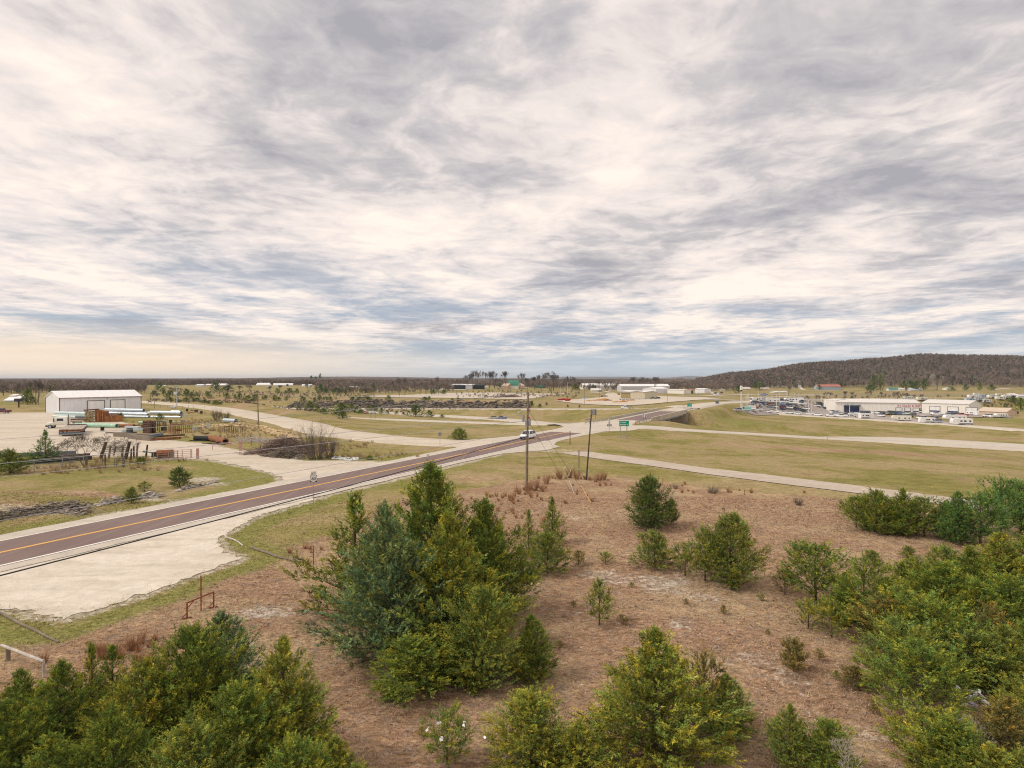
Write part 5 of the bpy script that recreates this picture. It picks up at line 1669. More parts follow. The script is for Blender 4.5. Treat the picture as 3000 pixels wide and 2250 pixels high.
# ------------------------------------------------------------------ buildings
def gable(name, A, B, wdt, eave, ridge, mw, mr, label, doors=(), windows=(), trim=None, back=True, cat='building', group=None, over=.35, flat=False, base=-.6, hip=0.0, gdoors=()):
    """A -> B is the foot of the wall that faces us; the building lies behind it"""
    A, B = Vector(A), Vector(B)
    zb = min(A.z, B.z)
    d = Vector((B.x - A.x, B.y - A.y))
    L = d.length
    rz = math.atan2(d.y, d.x)
    e = empty(name, (A.x, A.y, zb), rz)
    tag(e, label, cat, group)
    hw = wdt / 2
    # walls with gable ends; ridge runs along local x
    m = MB()
    m.add([(0, 0, base), (L, 0, base), (L, wdt, base), (0, wdt, base), (0, 0, eave), (L, 0, eave), (L, wdt, eave), (0, wdt, eave), (0 + hip, hw, ridge - .03), (L - hip, hw, ridge - .03)],
          [(0, 1, 5, 4), (1, 2, 6, 5), (2, 3, 7, 6), (3, 0, 4, 7), (4, 8, 7), (5, 6, 9)])
    m.build('wall', mw, e)
    t = .14
    for sy in (0, 1):
        m = MB()
        y0, y1 = (-over, hw) if sy == 0 else (wdt + over, hw)
        dz = (ridge - eave) * over / hw
        p = [(-over, y0, eave - dz + .02), (L + over, y0, eave - dz + .02), (L + over - hip, y1, ridge + .02), (-over + hip, y1, ridge + .02)]
        m.add(p + [(a_, b_, c_ + t) for a_, b_, c_ in p], [(0, 1, 2, 3), (4, 5, 6, 7), (0, 1, 5, 4), (1, 2, 6, 5), (2, 3, 7, 6), (3, 0, 4, 7)])
        m.build('roof', mr, e)
    if hip:
        m = MB()
        m.add([(-over, -over, eave), (-over, wdt + over, eave), (hip, hw, ridge)], [(0, 1, 2)])
        m.add([(L + over, -over, eave), (L + over, wdt + over, eave), (L - hip, hw, ridge)], [(0, 1, 2)])
        m.build('roof', mr, e)
    if trim:
        m = MB()
        for x, y in ((0, 0), (L, 0), (0, wdt), (L, wdt)):
            m.box((x, y, eave / 2), (.22, .22, eave - .1))
        m.b2(-over, L + over, -over - .14, -over - .02, eave - .22, eave - .04)
        m.build('trim', trim, e)
    for dd in doors:
        x0, x1, z0, z1, md = dd[:5]
        dr = MB().b2(x0, x1, -.06, .02, z0, z1).build('door', md, e)
        fr = MB().b2(x0 - .22, x0 - .004, -.10, .03, z0, z1 + .22).b2(x1 + .004, x1 + .22, -.10, .03, z0, z1 + .22).b2(x0, x1, -.10, .03, z1 + .004, z1 + .22)
        fr.build('frame', dd[5] if len(dd) > 5 else m_trim_dark, dr)
        if len(dd) > 6:
            MB().b2(x0 + .1, x1 - .1, -.10, -.062, z0 + (z1 - z0) * .30, z0 + (z1 - z0) * .48).build('pane', dd[6], dr)
    for (x0, x1, z0, z1) in windows:
        wn = MB().b2(x0, x1, -.05, .02, z0, z1).build('window', m_glass, e)
        MB().b2(x0 - .08, x1 + .08, -.09, -.052, z1, z1 + .1).b2(x0 - .08, x1 + .08, -.12, -.052, z0 - .1, z0 - .002).build('frame', m_white, wn)
    return e


# big white shed on the left
A_, B_ = (-169, 223, 0), (-153.3, 246.8, 0)
gable('metal_building', A_, B_, 12.7, 5.9, 8.3, m_white_wall, m_white_roof, 'big white steel shed with maroon corner trim and two overhead doors behind the pipe stacks',
      doors=[(9.2, 14.9, 0, 4.4, m_door_w, m_trim_dark), (17.2, 22.3, 0, 4.5, m_door_w, m_trim_dark), (24.3, 25.3, 0, 2.1, m_signw, m_signw)], windows=[(15.9, 16.3, 5.0, 5.25)], trim=m_trim_red)


def gab_px(name, pl, pr, dep, eave_px, ridge_px, mw, mr, label, **kw):
    """pl, pr: sightings of the two feet of the near wall; eave/ridge heights in sighting units"""
    A_, B_ = G(*pl), G(*pr)
    s_ = A_.y / FPX
    return gable(name, A_, B_, dep, eave_px * s_, ridge_px * s_, mw, mr, label, **kw)


# sales and service building, in three masses
wd_ = (m_door_w, m_trim_dark, m_blueglass)
e = gab_px('dealer_building', (2449, 1208), (2694, 1211), 26, 30, 38, m_cream_wall, m_cream_roof, 'long cream sales and service building with a row of overhead doors behind the car lot',
           doors=[(5.0, 12.5, 0, 4.0, m_blueglass, m_trim_dark), (25.5, 28, 0, 2.6, m_white, m_white)] + [(x, x + 3.0, 0, 3.3, *wd_) for x in (32, 36.4, 40.8, 45.4)], over=.5)
ex = e
L_ = (G(2694, 1211) - G(2449, 1208)).length
text_obj('RV SALES & SERVICE', 1.7, m_red, ex, (40.2, -.08, 4.55), (R(90), 0, 0), .02, bold=.02)
MB().b2(31.6, 48.2, -.055, -.005, 3.75, 5.35).build('sign_board', m_white, ex)
MB().b2(4.4, 13.2, -1.6, -.02, 4.1, 4.9).build('awning', m_bluegrey, ex)
for i, x in enumerate((21.4, 22.9, 24.4, 26.0)):
    MB().b2(x, x + .9, 9, 10, 5.6, 6.9).build('roof_vent', m_trim_dark, ex)
gab_px('service_wing', (2701, 1211.5), (2838, 1215.5), 22, 31, 40, m_cream_wall, m_cream_roof, 'cream service wing with three tall white doors at the right end of the sales building',
       doors=[(x, x + 5, 0, 4.4, *wd_) for x in (4, 12.8, 21.6)])
e = gab_px('showroom_front', (2413, 1196), (2448, 1207), 14, 33, 36, m_cream_wall, m_cream_roof, 'tall plain showroom entrance block at the left end of the sales building',
           doors=[(9, 15.5, 0, 4.2, m_blueglass, m_trim_dark)], over=.1)
gab_px('tan_shed', (2866, 1217), (2948, 1220), 11, 13, 23, m_tan_wall, m_tan_roof, 'small tan steel shed on the bright grass, far right')
gab_px('barn', (2396, 1142), (2463, 1142), 14, 10, 15.5, m_blue_wall, m_red_roof, 'long blue-grey barn with a red roof at the foot of the wooded hill', over=.8)
# hardware yard building
e = gab_px('hardware_store', (1817, 1167), (1888, 1169.5), 15, 21, 23, m_olive_wall, m_white_roof, 'flat white-roofed beige store with an open front standing in the gravel lot', over=1.2)
Lh = (G(1888, 1169.5) - G(1817, 1167)).length
MB().b2(1.2, Lh - 1.5, -.10, -.02, .4, 4.9).build('open_bay', m_olive_m, e)
MB().b2(1.0, Lh - 1.2, -.25, -.12, 4.95, 5.3).build('bay_header', m_trim_dark, e)
gab_px('store_side_wing', (1889, 1169.5), (1922, 1166.5), 14, 21.5, 23.5, m_olive_wall, m_white_roof, 'narrow beige side wing with pale panels on the right of the store', over=.8,
       doors=[(x, x + 1.1, .5, 3.6, m_cream_roof, m_trim_dark) for x in (2.5, 4.4, 6.3, 8.2)])
# sheds in the centre distance
gab_px('warehouse', (1708, 1141), (1800, 1142), 14, 13, 19, m_cream_wall, m_white_roof, 'long low white warehouse left of the bare oaks in the centre distance')
gab_px('warehouse', (1801, 1142), (1814, 1140.5), 22, 13, 20, m_white_wall, m_white_roof, 'white gable end with a dark doorway at the right of the long warehouse', doors=[(2, 4.2, 0, 5, m_glass)])
gab_px('warehouse', (1820, 1147), (1962, 1147), 16, 16, 22, m_grey_wall, m_white_roof, 'grey warehouse partly hidden by bare oaks behind the store')
gab_px('warehouse', (1922, 1153), (1957, 1152), 20, 14, 19, m_white_wall, m_white_roof, 'pale blue-white shed just right of the bare oaks', )
gab_px('warehouse', (1955, 1152.5), (2004, 1154), 12, 10.5, 12.5, m_cream_wall, m_cream_roof, 'low cream shed with an overhanging white eave behind the gravel lot')
gab_px('warehouse', (2006, 1153), (2030, 1153), 14, 9, 13, m_dark_wall, m_red_roof, 'small dark shed with a faded red roof beside the cream shed')
gab_px('warehouse', (2036, 1150.5), (2064, 1151.5), 10, 11, 13, m_white_wall, m_white_roof, 'pale grey box shed at the right end of the row of sheds')
gab_px('shed', (1732, 1147), (1760, 1147.5), 8, 6, 9, m_cream_wall, m_white_roof, 'tiny white house in front of the long warehouse')
gab_px('machine_shed', (1316, 1140.5), (1384, 1140.5), 30, 12.5, 15, m_grey_wall, m_white_roof, 'blue-grey machine shed with a bright white roof edge on the hill in the centre')
gab_px('black_building', (1330, 1141), (1420, 1140), 14, 12, 14, m_dark_wall, m_dark_wall, 'long black building behind the tall bare trees')
gab_px('portable_hut', (1258, 1141), (1290, 1140.5), 8, 6, 8, m_cream_wall, m_cream_roof, 'pale trailer-like hut left of the machine shed')
gab_px('portable_hut', (1420, 1138), (1429, 1138), 6, 6, 7, m_white_wall, m_white_roof, 'small white hut at the right end of the black building')
gab_px('church', (1488, 1139), (1518, 1139.5), 22, 10, 25, m_cream_wall, m_green_roof, 'building with a steep green roof and white front among bare trees')
gab_px('church_annex', (1470, 1139), (1487, 1139.5), 14, 9, 16, m_tan_wall, m_tan_roof, 'tan annex on the left of the green-roofed building')
gab_px('church_annex', (1520, 1139), (1538, 1137), 14, 9, 16, m_tan_wall, m_tan_roof, 'tan annex on the right of the green-roofed building')
gab_px('shed', (1580, 1137), (1600, 1137), 10, 5, 10, m_green_roof, m_green_roof, 'little green-roofed shed behind the bare trees')
# farm buildings on the pale rise, left
for a_, b_, y, h1, h2, mw, lab in ((573, 593, 1132.5, 4, 6.5, m_grey_wall, 'rounded grey farm shed, leftmost of the farm buildings on the pale rise'), (601, 619, 1131, 3.5, 6, m_tan_wall, 'small brown farmhouse on the pale rise'), (623, 632, 1132, 2.5, 4, m_white_wall, 'tiny white shed on the pale rise'),
                                (634, 659, 1131.5, 4, 7.5, m_white_wall, 'white farmhouse with grey roof on the pale rise'), (750, 792, 1130.5, 3.5, 8.5, m_cream_wall, 'wide pale barn, left of the two big barns on the pale rise'),
                                (801, 858, 1131, 4, 8, m_white_wall, 'long white barn with a blue door on the pale rise'), (886, 915, 1133, 4, 7, m_white_wall, 'white shed standing on the edge of the pale rise'), (955, 975, 1133, 4, 6, m_grey_wall, 'grey house right of the pine group on the far rise'),
                                (1020, 1044, 1140, 5, 8, m_cream_wall, 'pale ribbed shed behind the brown woods'), (1098, 1124, 1142, 4.5, 7, m_tan_wall, 'low house with a red roof between dark cedars'), (457, 481, 1132.5, 2, 3.5, m_grey_wall, 'low grey poultry house at the left of the far field'), (511, 525, 1157, 4, 6, m_white_wall, 'small white hut behind the utility pole in the far scrub')):
    gab_px('farm_building', (a_, y), (b_, y), 11, h1, h2, mw, m_red_roof if 'red roof' in lab else m_white_roof, lab, cat='farm building', hip=2.0 if 'barn,' in lab else 0,
           doors=[(hp(G(a_, y), 36), hp(G(a_, y), 41), 0, 3.5, m_signblue)] if 'blue door' in lab else ())
for a_, b_, y, h1, h2, mw, mr, lab in ((2605, 2632, 1145.5, 5, 10, m_white_wall, m_green_roof, 'white mobile home with a green awning below the wooded hill'), (2636, 2652, 1145, 5, 8, m_cream_wall, m_cream_roof, 'cream trailer beside the white mobile home'), (2668, 2704, 1145.5, 4, 9, m_grey_wall, m_grey_wall, 'grey-roofed house under the dark firs'),
                                       (2773, 2793, 1143, 5, 7, m_cream_wall, m_cream_roof, 'small beige camper house at the wood edge, far right'), (2175, 2200, 1143, 4.5, 8, m_tan_wall, m_cream_roof, 'low house with a pale roof behind the tall sign pole'), (2226, 2255, 1143, 5, 7, m_tan_wall, m_cream_roof, 'low beige house behind the bare thicket'),
                                       (2278, 2287, 1131, 4, 7, m_white_wall, m_cream_roof, 'tiny white cottage on the hill foot'), (2446, 2452, 1104, 2.5, 4, m_cream_wall, m_cream_roof, 'speck of a pale house high on the wooded hill'), (2117, 2126, 1145, 3.5, 6, m_cream_wall, m_cream_roof, 'tiny cream hut at the bend of the far road'),
                                       (2269, 2308, 1150.5, 3, 4.5, m_white_wall, m_white_roof, 'long low white canopy roof beyond the car lot'), (2960, 2982, 1162, 6, 8.5, m_white_wall, m_white_roof, 'white garage at the far right'), (2984, 3010, 1166, 6, 9, m_white_wall, m_grey_wall, 'white house at the right picture edge')):
    gab_px('house', (a_, y), (b_, y), 9, h1, h2, mw, mr, lab, cat='house')
for i, (a_, b_, y, h1, h2, mw) in enumerate(((12, 48, 1178, 5, 14, m_grey_wall), (28, 44, 1163, 4, 7, m_cream_wall), (50, 66, 1166, 3.5, 6, m_white_wall))):
    gab_px('house', (a_, y), (b_, y), 12, h1, h2, mw, m_white_roof, ['grey hipped shed at the far left behind the dark tree', 'small white trailer at the far left', 'second white trailer at the far left'][i], cat='house')


# ------------------------------------------------------------------ vehicles
def paintm(name, col, rough=.28):
    m, n, b = newmat(name)
    b.inputs['Base Color'].default_value = (*col, 1)
    b.inputs['Roughness'].default_value = rough
    b.inputs['Coat Weight'].default_value = .5
    b.inputs['Coat Roughness'].default_value = .08
    tcn = n.n('ShaderNodeTexCoord').outputs['Object']
    n.set(b.inputs['Base Color'], n.vmath('MULTIPLY', (*col,), n.maprange(n.noise(tcn, 1.2, 4, .6), .3, .7, .93, 1.04)))
    return m


PAINT = {'white': paintm('white_paint', (.88, .88, .87)), 'silver': paintm('silver_paint', (.42, .43, .44)), 'grey': paintm('grey_paint', (.16, .17, .18)), 'black': paintm('black_paint', (.014, .015, .018)),
         'navy': paintm('navy_paint', (.012, .022, .10)), 'blue': paintm('blue_paint', (.06, .13, .30)), 'red': paintm('red_paint', (.42, .015, .02)), 'maroon': paintm('maroon_paint', (.14, .014, .03)),
         'green': paintm('dark_green_paint', (.025, .06, .045)), 'tan': paintm('tan_paint', (.40, .33, .22)), 'lightblue': paintm('light_blue_paint', (.30, .42, .55)), 'orange': paintm('orange_paint', (.60, .22, .06)),
         'cream': paintm('cream_paint', (.70, .62, .48)), 'purple': paintm('purple_paint', (.10, .03, .16)), 'lime': paintm('pale_green_paint', (.55, .68, .38)), 'aqua': paintm('aqua_paint', (.35, .68, .66)), 'gold': paintm('gold_paint', (.48, .42, .28))}


def wheel_mesh(r, w_):
    m = MB()
    m.rod((0, -w_ / 2, 0), (0, w_ / 2, 0), r, 16)
    return m.mesh('wheel', m_black, True)


def rim_mesh(r, w_):
    m = MB()
    m.rod((0, -w_ / 2 - .012, 0), (0, w_ / 2 + .012, 0), r * .6, 10)
    return m.mesh('rim', m_galv, True)


WH = wheel_mesh(.36, .24)
RM = rim_mesh(.36, .24)


def ring(x, hw, z0, z1, cr=.12):
    """a car-body cross section"""
    return [(x, -hw + cr, z0), (x, hw - cr, z0), (x, hw, z0 + cr), (x, hw, z1 - cr * 1.2), (x, hw - cr, z1), (x, -hw + cr, z1), (x, -hw, z1 - cr * 1.2), (x, -hw, z0 + cr)]


def car_proto(kind):
    """built along +x = front"""
    L, Wd, H = {'sedan': (4.7, 1.8, 1.42), 'suv': (4.7, 1.88, 1.74), 'pickup': (5.8, 1.98, 1.86), 'van': (5.6, 2.0, 2.2), 'flatbed': (6.2, 2.0, 1.86)}[kind]
    e = empty(kind)
    hl, hw = L / 2, Wd / 2
    hood = {'sedan': .92, 'suv': 1.06, 'pickup': 1.16, 'van': 1.1, 'flatbed': 1.16}[kind]
    belt = {'sedan': .95, 'suv': 1.10, 'pickup': 1.20, 'van': 1.25, 'flatbed': 1.2}[kind]
    g0 = {'sedan': .22, 'suv': .28, 'pickup': .38, 'van': .32, 'flatbed': .38}[kind]
    cab = {'sedan': (-1.55, -1.0, .35, 1.15), 'suv': (-2.22, -1.95, .45, 1.15), 'pickup': (-.75, -.55, .95, 1.55), 'van': (-2.7, -2.62, 1.3, 2.0), 'flatbed': (-.35, -.15, 1.1, 1.7)}[kind]
    rear = {'sedan': belt, 'suv': belt, 'pickup': belt, 'van': belt, 'flatbed': .75}[kind]
    st = [(-hl, hw * .93, g0 + .12, rear - .12), (-hl + .12, hw, g0, rear), (cab[0], hw, g0, rear if kind != 'flatbed' else .75), (cab[0] + .02, hw, g0, belt), (cab[3], hw, g0, hood), (hl - .35, hw * .97, g0, hood - .08), (hl - .05, hw * .9, g0 + .05, hood - .28), (hl, hw * .82, g0 + .15, hood - .4)]
    MB().loft([ring(*s_) for s_ in st]).build('body', PAINT['white'], e, smooth=True)
    # glass house and roof
    rw = hw * .80
    b0, t0, t1, b1 = cab
    MB().loft([[(b0, -hw * .96, belt - .02), (b0, hw * .96, belt - .02), (t0, rw, H - .07), (t0, -rw, H - .07)],
               [(b1, -hw * .94, hood - .02), (b1, hw * .94, hood - .02), (t1, rw, H - .07), (t1, -rw, H - .07)]]).build('windows', m_glass, e)
    MB().loft([ring(t0 - .06, rw * .97, H - .08, H - .02, .02), ring((t0 + t1) / 2, rw * 1.02, H - .08, H + .02, .02), ring(t1 + .04, rw * .96, H - .08, H - .03, .02)]).build('roof', PAINT['white'], e, smooth=True)
    pil = MB()
    for s_ in (-1, 1):
        for (xa, xb) in ((b0, t0), (b1, t1)):
            za = belt if xa == b0 else hood
            pil.rod((xa, s_ * hw * .95, za - .05), (xb, s_ * rw, H - .06), .045, 5)
        xm = (b0 + b1) / 2 - .1
        pil.rod((xm, s_ * hw * .965, belt - .05), (xm, s_ * rw * 1.01, H - .06), .045, 5)
        if kind == 'van':
            pil.b2(b0, t1 - .5, min(s_ * rw * 1.0, s_ * hw * 1.0), max(s_ * rw, s_ * hw), belt - .02, H - .06)
    pil.build('pillar', PAINT['white'], e)
    xs = (hl - .95, -hl + {'sedan': 1.0, 'suv': .95, 'pickup': 1.25, 'van': 1.2, 'flatbed': 1.3}[kind])
    for x in xs:
        for y in (-hw + .13, hw - .13):
            w_ = mobj('wheel', WH, e, (x, y, .36))
            mobj('rim', RM, w_)
    for s_ in (-1, 1):
        MB().box((hl - .10, s_ * hw * .68, hood - .33), (.16, .34, .16)).build('headlight', m_galv, e)
        MB().box((-hl + .02, s_ * hw * .84, belt - .25 if kind != 'flatbed' else .6), (.07, .14, .24)).build('taillight', m_red, e)
    MB().b2(hl - .12, hl + .05, -hw * .8, hw * .8, g0 + .02, g0 + .28).build('bumper', m_dark_steel, e)
    MB().b2(hl - .03, hl + .02, -hw * .45, hw * .45, g0 + .36, hood - .36).build('grille', m_dark_steel, e)
    if kind == 'pickup':
        MB().b2(-hl + .12, cab[0] - .12, -hw * .82, hw * .82, belt - .03, belt + .012).build('bed', m_dark_steel, e)
    if kind == 'flatbed':
        MB().b2(-hl - .2, cab[0] - .05, -1.1, 1.1, .9, 1.05).build('deck', m_dark_steel, e)
        MB().b2(cab[0] - .14, cab[0] - .06, -1.0, 1.0, 1.05, 1.75).build('headboard', m_dark_steel, e)
    return e


PROTO = {k: car_proto(k) for k in ('sedan', 'suv', 'pickup', 'van', 'flatbed')}
for k in PROTO:
    PROTO[k].hide_render = False
used = set()


def put_car(kind, P_, rz, col, label, name='parked_car', cat='car', group=None, sc=1.0):
    pr = PROTO[kind]
    if kind in used:
        e = copy_tree(pr)
        e.name = name
    else:
        used.add(kind)
        e = pr
        e.name = name
    e.location = P_
    e.rotation_euler = (0, 0, rz)
    e.scale = (sc, sc, sc)
    for k in ('label', 'category', 'group'):
        if k in e: del e[k]
    tag(e, label, cat, group)
    for ch in e.children:
        b_ = ch.name.split('.')[0]
        if b_ in ('body', 'roof', 'pillar'):
            slot_mat(ch, PAINT[col])
    return e


def rv_proto(L, H, front):
    """travel trailer / fifth wheel along +x"""
    e = empty('rv')
    hw = 1.22
    hl = L / 2
    if front == 'fifth':
        prof = [(-hl, .55), (hl - 2.4, .55), (hl - 2.1, 1.45), (hl - .1, 1.65), (hl, 2.1), (hl - .5, H - .15), (hl - 1.0, H), (-hl, H)]
    elif front == 'motor':
        prof = [(-hl, .5), (hl, .5), (hl + .05, 1.4), (hl - .35, H - .2), (hl - .7, H), (-hl, H)]
    else:
        prof = [(-hl, .55), (hl - .3, .55), (hl, 1.1), (hl - .05, H - .9), (hl - .5, H), (-hl + .2, H), (-hl, H - .3)]
    MB().prism(prof, -hw, hw).build('body', m_white, e)
    for s_ in (-1, 1):
        for x0, x1, z0 in ((-hl + .8, -hl + 1.5, 1.6), (-hl + 2.6, -hl + 3.6, 1.6), (hl - 3.8, hl - 3.0, 1.6)):
            MB().b2(x0, x1, min(s_ * hw, s_ * (hw + .03)), max(s_ * hw, s_ * (hw + .03)), z0, z0 + .6).build('window', m_glass, e)
        MB().b2(hl - 2.6, hl - 1.9, min(s_ * hw, s_ * (hw + .03)), max(s_ * hw, s_ * (hw + .03)), .8 if front != 'fifth' else 1.6, 2.6).build('door', m_cream_paint, e)
        MB().b2(-hl + .05, hl - 2.5, min(s_ * (hw + .001), s_ * (hw + .02)), max(s_ * (hw + .001), s_ * (hw + .02)), .62, .95).build('stripe', m_dark_steel, e)
    for x in (-.6, .35):
        for y in (-hw + .14, hw - .14):
            mobj('wheel', WH, e, (x, y, .36))
    if front == 'travel':
        MB().rod((hl - .1, -.5, .6), (hl + 1.1, 0, .55), .05).rod((hl - .1, .5, .6), (hl + 1.1, 0, .55), .05).build('hitch', m_dark_steel, e)
    return e


RV = {'travel': rv_proto(8.0, 2.95, 'travel'), 'fifth': rv_proto(9.5, 3.3, 'fifth'), 'motor': rv_proto(7.5, 3.0, 'motor')}
used_rv = set()


def put_rv(kind, px, py, head, label, col=None, sc=1.0, group='campers parked along the sales lot'):
    e = RV[kind]
    if kind in used_rv:
        e = copy_tree(e)
    used_rv.add(kind)
    e.name = 'camper_trailer' if kind != 'motor' else 'motorhome'
    e.location = G(px, py)
    e.rotation_euler = (0, 0, head)
    e.scale = (sc,) * 3
    tag(e, label, 'camper', group)
    if col:
        for ch in e.children:
            if ch.name.startswith('body'): slot_mat(ch, col)
    return e


hd_road = math.atan2(124 - 197, 2.4 - 38.5)
P_ = G(1541, 1287)
lane = np.array((math.cos(hd_road), math.sin(hd_road)))
put_car('suv', (P_.x + .35, P_.y + .5, .085), hd_road, 'white', 'white SUV driving towards us on the road, behind the tall utility pole', 'white_suv')
put_car('suv', G(1443, 1227.5), R(172), 'gold', 'gold SUV travelling left on the sunken highway', 'gold_suv')
put_car('flatbed', G(1835, 1198.6) + Vector((0, 0, .22)), R(178), 'white', 'white pickup truck with a flat black bed on the far ramp', 'flatbed_truck', 'truck')
put_car('sedan', Vector(W(2101, 1182.5, .1)), hd_road + R(8), 'navy', 'dark car on the road between the bridge and the car lot', 'dark_car')
put_car('suv', G(2159, 1206.3) + Vector((0, 0, .2)), R(186), 'silver', 'silver SUV on the lane at the left corner of the car lot', 'silver_suv')
put_car('pickup', G(1470, 1228), R(170), 'blue', 'small blue vehicle on the highway below the red signs', 'blue_pickup', 'truck')

